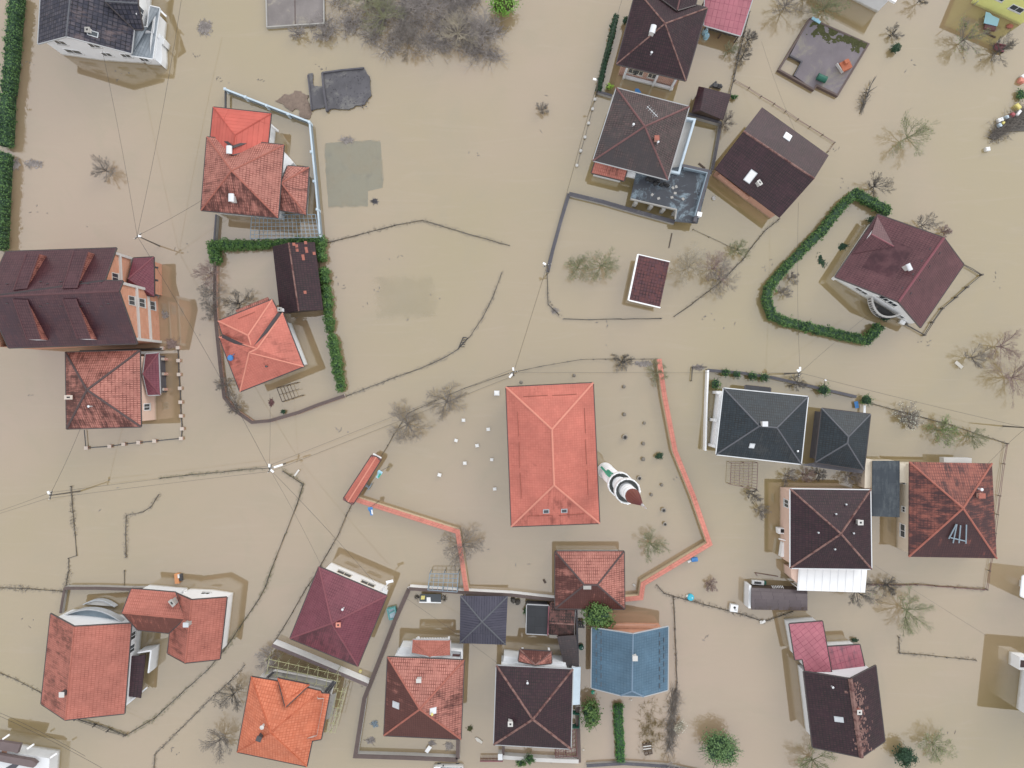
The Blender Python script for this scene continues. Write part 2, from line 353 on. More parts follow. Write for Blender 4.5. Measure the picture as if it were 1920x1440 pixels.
M['t_blue'] = tile('blue_grey_sheet_tile', tc(100,128,158), tc(105,133,163), tc(86,112,140), tc(108,124,136), 0.34, 0.40, 0.04, rough=0.45, base_dirt=-0.25, bump=0.2)
M['t_carport'] = tile('grey_ribbed_sheet', tc(92,93,112), tc(98,99,118), tc(72,73,90), tc(86,88,100), 0.33, 9.0, 0.05, rough=0.45, base_dirt=-0.25, bump=0.5)
M['t_pinkmetal'] = tile('rose_red_sheet', tc(178,122,138), tc(184,128,143), tc(150,98,114), tc(138,114,126), 0.6, 0.9, 0.05, rough=0.45, base_dirt=-0.15, bump=0.2)
M['t_old'] = tile('crumbling_moss_tile', tc(128,100,98), tc(104,86,86), tc(62,54,56), tc(76,72,72), 0.3, 0.36, 0.09, base_dirt=0.10, bump=0.4)
M['t_rusty'] = tile('rust_stained_tile', tc(152,104,98), tc(164,114,106), tc(110,80,80), tc(78,70,78), 0.3, 0.4, 0.05, base_dirt=0.17, bump=0.3)
M['t_small'] = tile('mottled_red_tile', tc(118,88,90), tc(102,84,92), tc(72,64,70), tc(86,78,90), 0.42, 0.40, 0.06, base_dirt=0.0, bump=0.4)
M['t_black'] = tile('black_roofing_felt', (0.024, 0.026, 0.031), (0.03, 0.032, 0.038), (0.016, 0.017, 0.02), (0.06, 0.062, 0.07), 1.2, 3.0, 0.03, rough=0.6, base_dirt=-0.08, bump=0.1)
M['t_felt'] = tile('blue_black_felt', (0.030, 0.040, 0.052), (0.04, 0.05, 0.062), (0.02, 0.028, 0.036), (0.075, 0.09, 0.10), 1.0, 1.6, 0.04, rough=0.55, base_dirt=0.02, bump=0.1)
M['t_lead'] = tile('pale_grey_sheet_metal', (0.20, 0.23, 0.26), (0.24, 0.27, 0.30), (0.12, 0.14, 0.16), (0.32, 0.35, 0.38), 3.0, 0.34, 0.04, rough=0.4, base_dirt=0.0, bump=0.3)
M['t_barrel'] = tile('grey_purple_sheet', tc(112,106,116), tc(118,112,122), tc(94,90,100), tc(100,92,84), 1.5, 6.0, 0.04, rough=0.5, base_dirt=-0.1, bump=0.15)
M['r_pink'] = plain('salmon_ridge_tile', tc(224,160,148), 0.6, 0.1)
M['r_red'] = plain('red_ridge_tile', tc(176,122,114), 0.7, 0.25, 2.0, dirt_tone=tc(116,88,86), dirt_amt=0.2)
M['r_dark'] = plain('dark_ridge_tile', (0.08, 0.055, 0.055), 0.7, 0.3, 2.0)
M['r_orange'] = plain('rust_flaked_ridge_tile', tc(150,128,124), 0.7, 0.4, 1.6, dirt_tone=tc(100,78,80), dirt_amt=0.42)
M['r_brown'] = plain('brown_ridge_tile', tc(132,108,110), 0.7, 0.3, 2.0)
M['r_plum'] = plain('plum_ridge_tile', tc(112,92,97), 0.7, 0.25, 2.0)
M['r_slate'] = plain('slate_ridge_tile', (0.10, 0.105, 0.12), 0.6, 0.2, 2.0)
M['r_maroon'] = plain('maroon_ridge_cap', tc(146,102,112), 0.5, 0.15)
M['r_blue'] = plain('blue_grey_ridge_cap', (0.15, 0.22, 0.30), 0.5, 0.1)
M['valley'] = plain('lead_valley', (0.045, 0.035, 0.038), 0.5, 0.2)
# plants
M['faintslab'] = veiled('faint_drowned_concrete', (0.235, 0.212, 0.115), (0.215, 0.205, 0.115), .13, .2)
M['bark'] = plain('bare_bark', (0.20, 0.178, 0.158), 0.9, 0.3, 3.0)
M['bark_g'] = plain('greenish_bark', (0.22, 0.225, 0.135), 0.9, 0.3, 3.0)
M['bark_r'] = plain('reddish_twigs', (0.27, 0.20, 0.18), 0.9, 0.3, 3.0)
M['bark_p'] = plain('pale_twigs', (0.36, 0.32, 0.25), 0.9, 0.25, 3.0)
M['bark_b'] = plain('dark_bark', (0.105, 0.096, 0.086), 0.9, 0.3, 3.0)
M['bark_y'] = plain('yellow_brown_stalks', (0.24, 0.185, 0.09), 0.9, 0.3, 2.0)
M['bark_v'] = plain('violet_grey_twigs', (0.29, 0.262, 0.248), 0.9, 0.35, 1.0)
M['thuja'] = leafmat('thuja_leaves', (0.042, 0.10, 0.028), (0.085, 0.165, 0.042), (0.13, 0.24, 0.06))
M['hedge'] = leafmat('hedge_leaves', (0.045, 0.105, 0.035), (0.085, 0.17, 0.05), (0.13, 0.24, 0.075))
M['lawnhedge'] = leafmat('bright_hedge_leaves', (0.045, 0.15, 0.025), (0.06, 0.19, 0.03), (0.09, 0.26, 0.045))
M['bush'] = leafmat('broad_leaves', (0.055, 0.115, 0.03), (0.09, 0.165, 0.045), (0.17, 0.26, 0.08))
M['cedar'] = leafmat('pale_conifer_needles', (0.07, 0.14, 0.055), (0.115, 0.20, 0.075), (0.17, 0.27, 0.10))
M['willow'] = leafmat('spring_leaves', (0.12, 0.26, 0.035), (0.16, 0.33, 0.05), (0.22, 0.42, 0.08))
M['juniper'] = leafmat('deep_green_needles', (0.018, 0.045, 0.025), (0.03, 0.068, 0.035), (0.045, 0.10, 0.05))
M['sprig'] = leafmat('young_leaves', (0.13, 0.19, 0.06), (0.17, 0.23, 0.08), (0.24, 0.30, 0.12))
M['lime'] = leafmat('lime_leaves', (0.22, 0.36, 0.05), (0.28, 0.42, 0.07))
M['blossom'] = leafmat('white_blossom', (0.55, 0.56, 0.45), (0.65, 0.66, 0.55))
M['moss'] = plain('moss', (0.07, 0.075, 0.03), 0.95, 0.35, 2.0)
# ------------------------------------------------------------------ roofs and houses
def poly_inset(poly, ov):
    n = len(poly)
    a = sum(poly[i-1][0]*poly[i][1]-poly[i][0]*poly[i-1][1] for i in range(n))
    sg = 1 if a > 0 else -1
    out = []
    for i in range(n):
        p0, p1, p2 = Vector(poly[i-1][:2]), Vector(poly[i][:2]), Vector(poly[(i+1) % n][:2])
        d1 = (p1-p0).normalized(); d2 = (p2-p1).normalized()
        n1 = Vector((-d1.y, d1.x))*sg; n2 = Vector((-d2.y, d2.x))*sg
        b = n1+n2
        if b.length < 0.2: b = n1
        b.normalize(); k = ov/max(0.35, b.dot(n1))
        out.append(p1+b*k)
    return out
class Roof:
    def __init__(s, verts, faces):
        s.V = [P(*v) for v in verts]
        s.F = []
        for f in faces:
            n = Vector((0, 0, 0)); q = [s.V[i] for i in f]
            for i in range(len(q)): n += q[i-1].cross(q[i])
            s.F.append(list(f) if n.z > 0 else list(reversed(f)))
        ed = {}
        for fi, f in enumerate(s.F):
            for i in range(len(f)):
                ed.setdefault(frozenset((f[i-1], f[i])), []).append((f[i-1], f[i], fi))
        s.bound = [e[0][:2] for e in ed.values() if len(e) == 1]
        s.inner = [e for e in ed.values() if len(e) == 2]
        nx = {a: b for a, b in s.bound}; st = s.bound[0][0]; s.loop = [st]; cur = nx[st]
        while cur != st and len(s.loop) < 60: s.loop.append(cur); cur = nx[cur]
    def normal(s, f):
        n = Vector((0, 0, 0)); q = [s.V[i] for i in f]
        for i in range(len(q)): n += q[i-1].cross(q[i])
        return n.normalized()
    def z(s, x, y):
        best = None
        for f in s.F:
            for k in range(1, len(f)-1):
                a, b, c = s.V[f[0]], s.V[f[k]], s.V[f[k+1]]
                den = (b.y-c.y)*(a.x-c.x)+(c.x-b.x)*(a.y-c.y)
                if abs(den) < 1e-9: continue
                l1 = ((b.y-c.y)*(x-c.x)+(c.x-b.x)*(y-c.y))/den; l2 = ((c.y-a.y)*(x-c.x)+(a.x-c.x)*(y-c.y))/den; l3 = 1-l1-l2
                m = min(l1, l2, l3)
                if best is None or m > best[0]: best = (m, l1*a.z+l2*b.z+l3*c.z, f)
        return best[1], best[2]
def at_roof(rf, px, py, up=0.0):
    """point on the roof (plus up metres) that the photo shows at px,py"""
    z = 5.0
    for _ in range(6):
        p = P(px, py, z); zz, f = rf.z(p.x, p.y); z = zz+up
    return P(px, py, z), f
def add_roof(T, verts, faces, mat, dirt_tone=None, ridge=None, gutter=None, walls='white', ov=0.5, wz0=-1.0, thick=0.14, wname='wall', rcap=0.10, foot=None, wall_top=None, rlabel=None):
    rf = Roof(verts, faces); mb = MB()
    for fi, f in enumerate(rf.F):
        n = rf.normal(f); u = Vector((0, 0, 1)).cross(n)
        u = u.normalized() if u.length > 0.03 else Vector((1, 0, 0)); v = n.cross(u)
        pts = [rf.V[i] for i in f]
        mb.face(pts, [(p.dot(u)+200, p.dot(v)+200) for p in pts], dirt_tone[fi] if dirt_tone else 0.0)
        mb.face([p-Vector((0, 0, thick)) for p in reversed(pts)])
    dn = Vector((0, 0, thick))
    for a, b in rf.bound: mb.face([rf.V[b], rf.V[a], rf.V[a]-dn, rf.V[b]-dn])
    ro = mb.build('roof', mat, T)
    if rlabel: ro['label'] = rlabel
    rc, vl = MB(), MB()
    for e in rf.inner:
        a, b = rf.V[e[0][0]], rf.V[e[0][1]]
        f1, f2 = rf.F[e[0][2]], rf.F[e[1][2]]
        c2 = sum((rf.V[i] for i in f2), Vector())/len(f2)
        n1 = rf.normal(f1); side = (c2-a).dot(n1)
        if side < -0.02: rc.tube(a-Vector((0, 0, 0.02)), b-Vector((0, 0, 0.02)), rcap, n=6)
        elif side > 0.02: vl.bar(a+Vector((0, 0, 0.03)), b+Vector((0, 0, 0.03)), 0.22, 0.03)
    if rc.v and ridge: rc.build('ridge_cap', ridge, ro)
    if vl.v: vl.build('valley', M['valley'], ro)
    if gutter:
        g = MB()
        loop = [rf.V[i] for i in rf.loop]; cx = sum(loop, Vector())/len(loop)
        for a, b in rf.bound:
            p, q = rf.V[a], rf.V[b]; m_ = (p+q)/2; dd = (q-p).normalized(); out = Vector((dd.y, -dd.x, 0)).normalized()
            g.bar(p+out*0.05-Vector((0, 0, 0.06)), q+out*0.05-Vector((0, 0, 0.06)), 0.13, 0.12)
        g.build('gutter', gutter, ro)
    if walls:
        wm = M[walls] if isinstance(walls, str) else walls
        ft = foot or poly_inset([rf.V[i] for i in rf.loop], ov)
        mb = MB(); n = len(ft)
        for i in range(n):
            p, q = Vector(ft[i][:2]), Vector(ft[(i+1) % n][:2]); L = (q-p).length
            k = max(1, int(L/0.35)); pts = [p+(q-p)*j/k for j in range(k+1)]
            zs = [(rf.z(c.x, c.y)[0]-thick-0.01) if wall_top is None else wall_top for c in pts]
            for j in range(k):
                a, b = pts[j], pts[j+1]
                mb.face([(a.x, a.y, wz0), (b.x, b.y, wz0), (b.x, b.y, zs[j+1]), (a.x, a.y, zs[j])],
                        [(L*j/k, wz0), (L*(j+1)/k, wz0), (L*(j+1)/k, zs[j+1]), (L*j/k, zs[j])])
        mb.build(wname, wm, T); rf.foot = ft
    rf.obj = ro; rf.T = T
    return rf
def hip(a, b, c, d, z, apex, za):
    return [(*a, z), (*b, z), (*c, z), (*d, z), (*apex, za)], [[0, 1, 4], [1, 2, 4], [2, 3, 4], [3, 0, 4]]
def hip2(a, b, c, d, z, r1, r2, zr):
    """r1 is the ridge end nearest edge a-b, r2 the one nearest c-d"""
    return [(*a, z), (*b, z), (*c, z), (*d, z), (*r1, zr), (*r2, zr)], [[0, 1, 4], [1, 2, 5, 4], [2, 3, 5], [3, 0, 4, 5]]
def gable(a, b, c, d, z, r1, r2, zr, z2=None):
    """eaves a-d and b-c, gable ends a-b (ridge end r1) and c-d (ridge end r2)"""
    z2 = z if z2 is None else z2
    return [(*a, z), (*b, z2), (*c, z2), (*d, z), (*r1, zr), (*r2, zr)], [[1, 2, 5, 4], [3, 0, 4, 5]]
def shed(a, b, c, d, z1, z2):
    return [(*a, z1), (*b, z1), (*c, z2), (*d, z2)], [[0, 1, 2, 3]]
def chimney(rf, px, py, h=1.1, sx=0.5, sy=0.5, mat='redbrick', cap='concrete', ang=0.0, flue=True):
    p, f = at_roof(rf, px, py, h); z = p.z
    m = MB(); m.box(p, sx, sy, z-h-0.6, z-0.08, ang); c = m.build('chimney', M[mat], rf.obj)
    m = MB(); m.box(p, sx+0.14, sy+0.14, z-0.08, z, ang); m.build('chimney_cap', M[cap], c) if False else m.build('chimney_cap', M[cap], rf.obj)
    if flue:
        m = MB(); m.box(p, sx*0.45, sy*0.45, z+0.003, z+0.02, ang); m.build('flue', M['black'], rf.obj)
def hood(rf, px, py, h=1.3, ang=0.0, L=1.0, wd=0.75):
    """brick chimney with a bent silver sheet-metal hood"""
    p, f = at_roof(rf, px, py, h); z = p.z
    m = MB(); m.box(p, wd*0.75, L*0.7, z-h-0.6, z-0.28, ang); m.build('chimney', M['lconcrete'], rf.obj)
    m = MB(); ca, sa = math.cos(ang), math.sin(ang); n = 8; rows = []
    for i in range(n+1):
        t = math.pi*i/n; x = -wd/2*math.cos(t); zz = z-0.30+0.30*math.sin(t)
        rows.append([(p.x+x*ca-y*sa, p.y+x*sa+y*ca, zz) for y in (-L/2, L/2)])
    for i in range(n): m.face([rows[i][0], rows[i+1][0], rows[i+1][1], rows[i][1]])
    m.build('chimney_hood', M['silver'], rf.obj)
def pipe(rf, px, py, h=0.7, r=0.09, mat='silver'):
    p, f = at_roof(rf, px, py, h)
    m = MB(); m.tube((p.x, p.y, p.z-h-0.2), p, r, n=8); m.lathe(p, [(r*1.7, p.z-0.02), (r*1.7, p.z+0.05), (0.01, p.z+0.12)], 8)
    m.build('vent_pipe', M[mat], rf.obj)
def skylight(rf, px, py, w_=0.8, l_=1.1, ang=None, mat='glass', frame='steel'):
    p, f = at_roof(rf, px, py, 0.08); n = rf.normal(f); u = Vector((0, 0, 1)).cross(n).normalized(); v = n.cross(u)
    def slab(a, b, h0, h1):
        m = MB(); q = [p+u*x+v*y for x, y in ((-a, -b), (a, -b), (a, b), (-a, b))]
        m.face([c+n*h1 for c in q]); m.face([c+n*h0 for c in reversed(q)])
        for i in range(4): m.face([q[i]+n*h0, q[(i+1) % 4]+n*h0, q[(i+1) % 4]+n*h1, q[i]+n*h1])
        return m
    s = slab(w_/2+0.09, l_/2+0.09, -0.2, 0.02).build('skylight', M[frame], rf.obj)
    slab(w_/2, l_/2, 0.0, 0.045).build('skylight_pane', M[mat], rf.obj)
def guards(rf, pts, mat='darksteel', L=0.5, line=False):
    """snow guards on the slope, short bars along the course: one part each, or one part for a continuous line"""
    m = MB()
    for px, py in pts:
        p, f = at_roof(rf, px, py, 0.05); n = rf.normal(f); u = Vector((0, 0, 1)).cross(n).normalized()
        m.bar(p-u*L/2, p+u*L/2, 0.07, 0.08)
        if not line: m.build('snow_guard', M[mat], rf.obj); m = MB()
    if line: m.build('snow_guard', M[mat], rf.obj)
def window(rf, px, py, z, ww=1.0, wh=1.2, frame='bright', name='window'):
    """window on the wall that the photo shows at px,py, at height z"""
    p = P(px, py, z).xy; best = None; ft = rf.foot
    c0 = sum((Vector(q[:2]) for q in ft), Vector((0, 0)))/len(ft)
    for i in range(len(ft)):
        a, b = Vector(ft[i][:2]), Vector(ft[(i+1) % len(ft)][:2]); d = b-a; L = d.length
        if L < 0.4: continue
        t = max(0.02, min(0.98, (p-a).dot(d)/L/L)); q = a+d*t; e = (q-p).length
        if best is None or e < best[0]: best = (e, q, d/L)
    q, d = best[1], best[2]; o = Vector((d.y, -d.x))
    if o.dot(q-c0) < 0: o = -o
    def bx(w_, h_, o0, o1, mat, nm, par):
        m = MB(); poly = [q-d*w_/2+o*o0, q+d*w_/2+o*o0, q+d*w_/2+o*o1, q-d*w_/2+o*o1]
        m.prism([tuple(x) for x in poly], z-h_/2, z+h_/2); return m.build(nm, mat, par)
    fr = bx(ww+0.18, wh+0.18, -0.05, 0.05, M[frame], name, rf.T)
    bx(ww, wh, -0.02, 0.06, M['glass'], 'pane', fr)
    m = MB(); m.prism([tuple(x) for x in (q-d*0.03+o*0.061, q+d*0.03+o*0.061, q+d*0.03+o*0.075, q-d*0.03+o*0.075)], z-wh/2, z+wh/2); m.build('mullion', M[frame], fr)
    bx_ = MB(); bx_.prism([tuple(x) for x in (q-d*(ww/2+0.15)+o*0.0, q+d*(ww/2+0.15), q+d*(ww/2+0.15)+o*0.16, q-d*(ww/2+0.15)+o*0.16)], z-wh/2-0.17, z-wh/2-0.10)
    bx_.build('sill', M['lconcrete'], fr)
def slabpx(T, name, poly, z, thick, mat, parent=None, at=0.0):
    """horizontal slab whose top the photo shows as poly"""
    m = MB(); q = [P(x, y, z) for x, y in poly]
    a = sum(q[i-1].x*q[i].y-q[i].x*q[i-1].y for i in range(len(q)))
    if a < 0: q.reverse()
    m.face(q, [(p.x, p.y) for p in q], at); m.face([(p.x, p.y, z-thick) for p in reversed(q)])
    for i in range(len(q)):
        p, r_ = q[i-1], q[i]; L = (r_-p).length
        m.face([(p.x, p.y, z-thick), (r_.x, r_.y, z-thick), r_, p], [(0, -thick), (L, -thick), (L, 0), (0, 0)])
    return m.build(name, mat, T)
def centre(pts, z=0.0):
    q = [P(x, y, z) for x, y in pts]; c = sum(q, Vector())/len(q); c.z = 0; return c

# ------------------------------------------------------------------ walls, fences, plants
def offset_line(pts, wd):
    out = []
    for i, p in enumerate(pts):
        d1 = (pts[i]-pts[i-1]).normalized() if i > 0 else (pts[1]-pts[0]).normalized()
        d2 = (pts[i+1]-pts[i]).normalized() if i < len(pts)-1 else d1
        b = (Vector((-d1.y, d1.x))+Vector((-d2.y, d2.x)))
        b = b.normalized() if b.length > 0.2 else Vector((-d1.y, d1.x))
        k = wd/2/max(0.4, b.dot(Vector((-d1.y, d1.x)))); out.append((p+b*k, p-b*k))
    return out
def strip(m, pts, wd, z0, z1):
    o = offset_line(pts, wd); n = len(o); acc = 0
    for i in range(n-1):
        (a, b), (c, d) = o[i], o[i+1]; L = (c-a).length
        m.face([(b.x, b.y, z1), (d.x, d.y, z1), (c.x, c.y, z1), (a.x, a.y, z1)], [(acc, 0), (acc+L, 0), (acc+L, wd), (acc, wd)])
        m.face([(a.x, a.y, z1), (c.x, c.y, z1), (c.x, c.y, z0), (a.x, a.y, z0)], [(acc, z1), (acc+L, z1), (acc+L, z0), (acc, z0)])
        m.face([(d.x, d.y, z1), (b.x, b.y, z1), (b.x, b.y, z0), (d.x, d.y, z0)], [(acc+L, z1), (acc, z1), (acc, z0), (acc+L, z0)])
        acc += L
    for (a, b), s_ in ((o[0], 1), (o[-1], -1)):
        q = [(a.x, a.y, z1), (a.x, a.y, z0), (b.x, b.y, z0), (b.x, b.y, z1)]
        m.face(q if s_ > 0 else q[::-1])
def wall(label, poly, wd, h, side, cap=None, name='garden_wall', cat='wall', capw=0.01, capt=0.07, group=None):
    pts = [P(x, y, h).xy for x, y in poly]
    c = sum(pts, Vector((0, 0)))/len(pts)
    T = thing(name, label, cat, (c.x, c.y, 0), group); T['kind'] = 'thing'
    m = MB(); strip(m, pts, wd, -0.8, h-(capt if cap else 0)); m.build('masonry', M[side], T)
    if cap: m = MB(); strip(m, pts, wd+capw, h-capt, h); m.build('coping', M[cap], T)
    return T
def along(pts, step):
    out = []
    for i in range(len(pts)-1):
        L = (pts[i+1]-pts[i]).length; k = max(1, round(L/step))
        for j in range(k): out.append(pts[i]+(pts[i+1]-pts[i])*j/k)
    out.append(pts[-1]); return out
def twig_clump(m, c, r, h, n, rng, rad=0.02):
    for _ in range(n):
        a = rng.uniform(0, 6.283); q = r*math.sqrt(rng.random())
        p = Vector((c[0]+q*math.cos(a), c[1]+q*math.sin(a), rng.uniform(0, 0.1)))
        b = rng.uniform(0, 6.283); L = rng.uniform(0.15, 0.4)*r+0.08
        e = p+Vector((L*math.cos(b), L*math.sin(b), rng.uniform(0.0, h)))
        m.tube(p, e, rad, rad*0.5, n=3, cap=False)
def fence(label, poly, h=0.35, step=3.2, post='pole', rail='wire', pr=0.06, rr=0.03, debris=0.0, name='wire_fence', rk=0.72, seed=1, mesh=True, dm='bark', group=None, posts=None):
    rng = random.Random(seed)
    pts = [P(x, y, h).xy for x, y in poly]; c = sum(pts, Vector((0, 0)))/len(pts)
    T = thing(name, label, 'fence', (c.x, c.y, 0), group)
    pp = along(pts, step) if posts is None else [P(x, y, h).xy for x, y in posts]
    pm = MB(); pm.tube((c.x, c.y, -0.9), (c.x, c.y, h+0.12), pr, n=6); p0 = None
    for q in pp:
        if p0 is None: p0 = pm.build('post', M[post], T); o = p0
        else: o = p0.copy(); C.objects.link(o); o.parent = T
        o.location = (q.x-c.x+rng.uniform(-0.03, 0.03), q.y-c.y, rng.uniform(-0.05, 0.08))
    m = MB()
    for i in range(len(pts)-1):
        for zz in (h, h*0.45):
            a, b = pts[i], pts[i+1]; n = max(1, int((b-a).length/1.5))
            pr_ = None
            for j in range(n+1):
                q = a+(b-a)*j/n; v = Vector((q.x+rng.uniform(-0.05, 0.05), q.y+rng.uniform(-0.05, 0.05), zz+rng.uniform(-0.06, 0.04)))
                if pr_ is not None: m.tube(pr_, v, rr*rk, n=4, cap=False)
                pr_ = v
    m.build('rail', M[rail], T)
    if debris > 0:
        m = MB()
        for q in along(pts, 0.45):
            dens = mnoise.noise(Vector((q.x*0.25, q.y*0.25, seed)))+0.35
            if dens > 0:
                twig_clump(m, (q.x+rng.uniform(-0.12, 0.12), q.y+rng.uniform(-0.12, 0.12)), 0.2+0.5*debris*max(0, dens), 0.22, int(5+26*debris*dens), rng, 0.019)
        if m.v: o = m.build('caught_debris', M[dm], T); o['kind'] = 'stuff'
    return T
def bare_tree(m, base, h, r, rng, n_limb=6, depth=4, lean=(0, 0), tr=0.14, fork=0.25, tips=None, minr=0.017, spread=1.0, trunk_mb=None):
    base = Vector(base); top = base+Vector((lean[0], lean[1], h*fork))
    tm = trunk_mb or m
    tm.tube(base-Vector((0, 0, 0.8)), top, tr, tr*0.8, n=6)
    def grow(p, d, L, rad, lv):
        """a limb (lv 2) carries branches (lv 1), which carry twigs (lv 0)"""
        if lv == 0:
            e = p+d*L; m.tube(p, e, minr*.9, minr*.6, n=3, cap=False)
            if rng.random() < .5: m.tube(p+d*L*.45, p+d*L*.45+(d+Vector((rng.gauss(0, .5), rng.gauss(0, .5), rng.gauss(0, .3)))).normalized()*L*.5, minr*.7, minr*.5, n=3, cap=False)
            return
        k = 6 if lv == 2 else 4; q = p; tgt = tm if lv == 2 else m
        for i in range(k):
            d = (d+Vector((rng.gauss(0, .11), rng.gauss(0, .11), rng.gauss(.04, .09)))).normalized(); e = q+d*L/k
            tgt.tube(q, e, max(minr, rad*(1-.8*i/k)), max(minr, rad*(1-.8*(i+1)/k)), n=5 if lv == 2 else 3, cap=False); q = e
            if i == 0 and lv == 2: continue
            for s_ in (-1, 1):
                if rng.random() < .22: continue
                t = d.cross(Vector((0, 0, 1)))
                t = (t.normalized() if t.length > .1 else Vector((1, 0, 0)))*s_+Vector((0, 0, rng.gauss(.15, .4)))
                grow(q, (d+t*rng.uniform(.45, .95)).normalized(), L*rng.uniform(.36, .60)*(1-.5*i/k)*(1.0 if lv == 2 else 1.15), rad*.5, lv-1)
        grow(q, d, L*.25, rad*.3, lv-1)
        if tips is not None and lv == 1: tips.append(q); tips.append((p+q)/2)
    n_limb = int(n_limb*1.3)+2
    for i in range(n_limb):
        a = 6.283*i/n_limb+rng.uniform(-0.3, 0.3); e = abs(rng.gauss(.55, .45))/spread
        d = Vector((math.cos(a), math.sin(a), e)).normalized()
        grow(top-Vector((0, 0, rng.uniform(0, h*fork*0.5))), d, r*rng.uniform(0.72, 1.0), tr*0.62, 2)
    for _ in range(2): grow(top, Vector((rng.uniform(-.3, .3), rng.uniform(-.3, .3), 1)).normalized(), (h-h*fork)*rng.uniform(.6, .85), tr*0.6, 2)
def leaves(m, c, n, size, rng, shell=(0.7, 1.05), rad=(1, 1, 1), up=0.35, lump=0.0, seed=0.0):
    """n leaf quads spread through an ellipsoidal shell"""
    for _ in range(n):
        v = Vector((rng.gauss(0, 1), rng.gauss(0, 1), rng.gauss(0, 1))).normalized()
        k = rng.uniform(*shell)
        if lump: k *= 1+lump*mnoise.noise(v*2.2+Vector((seed, c[0], c[1])))
        p = Vector((c[0]+v.x*rad[0]*k, c[1]+v.y*rad[1]*k, c[2]+v.z*rad[2]*k))
        if p.z < 0.02: continue
        nn = (v+Vector((rng.uniform(-.7, .7), rng.uniform(-.7, .7), rng.uniform(-.4, .9)+up))).normalized()
        a = nn.orthogonal().normalized(); b = nn.cross(a); t = rng.uniform(0, 6.283); a, b = a*math.cos(t)+b*math.sin(t), b*math.cos(t)-a*math.sin(t)
        s1 = size*rng.uniform(0.6, 1.2); s2 = s1*rng.uniform(0.45, 0.8)
        m.face([p-a*s1*0.5, p+b*s2*0.5, p+a*s1*0.5, p-b*s2*0.5], None, rng.random())
def tree(label, px, py, h, r, seed, bark='bark', n_limb=6, depth=4, lean=(0, 0), tr=0.13, fork=0.25, leaf=None, nleaf=0, lsize=0.16, name='bare_tree', group=None, minr=0.017, spread=1.0):
    rng = random.Random(seed); b = P(px, py, 0)
    T = thing(name, label, 'tree', b, group); tm, cm = MB(), MB(); tips = []
    minr = .0145
    bare_tree(cm, b, h, r*1.02, rng, n_limb, depth, lean, tr*.75, fork, tips, minr*.9, spread, tm)
    tm.build('trunk', M[bark], T); cr = cm.build('crown', M[bark], T)
    if leaf:
        lm = MB()
        for _ in range(nleaf):
            q = rng.choice(tips); leaves(lm, (q.x+rng.uniform(-.3, .3), q.y+rng.uniform(-.3, .3), q.z+rng.uniform(-.2, .2)), 1, lsize, rng, (0, 0.3))
        lm.build('leaves', M[leaf], cr)
    return T
def bush_mesh(m, core, c, rx, ry, rz, rng, n=None, size=0.2, lump=0.25, clumps=7):
    """crown of several leaf clumps round a twiggy core, its dark colour standing in for inner shade"""
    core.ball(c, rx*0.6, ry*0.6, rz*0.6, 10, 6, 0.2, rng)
    n = n or int(70*(rx+ry)*(rz+rx)*0.5/size*0.2)
    leaves(m, c, int(n*.4), size, rng, (0.62, 0.95), (rx, ry, rz), lump=lump, seed=rng.random()*9)
    k = int(clumps*1.6); 
    for _ in range(k):
        v = Vector((rng.gauss(0, 1), rng.gauss(0, 1), abs(rng.gauss(0, .9)))).normalized(); o = rng.uniform(.55, .9)
        cc = (c[0]+v.x*rx*o, c[1]+v.y*ry*o, c[2]+v.z*rz*o); q = rng.uniform(0.16, 0.36)
        leaves(m, cc, int(n*.6/k*(q/.27)**2), size*rng.uniform(.8, 1.1), rng, (0.45, 1.08), (rx*q, ry*q, rz*q))
    for _ in range(int(6*clumps/4)):
        a = rng.uniform(0, 6.283); s_ = Vector((c[0], c[1], c[2])); e = s_+Vector((math.cos(a)*rx, math.sin(a)*ry, rng.uniform(-.2, .6)*rz))*rng.uniform(.95, 1.12); core.tube(s_, e, .04, .012, n=3, cap=False)
def bush(label, px, py, z, rx, ry, rz, seed, mat='bush', size=0.2, name='evergreen_bush', cat='bush', n=None, lump=0.25, clumps=8, group=None, core='juniper'):
    rng = random.Random(seed); b = P(px, py, z); b0 = (b.x, b.y, 0)
    T = thing(name, label, cat, b0, group); lm, cm = MB(), MB()
    bush_mesh(lm, cm, (b.x, b.y, z), rx, ry, rz, rng, n, size, lump, clumps)
    lm.build('foliage', M[mat], T); cm.tube((b.x, b.y, -0.8), (b.x, b.y, z), 0.1, n=6); cm.build('stem_dark_core', M[core], T)
    return T
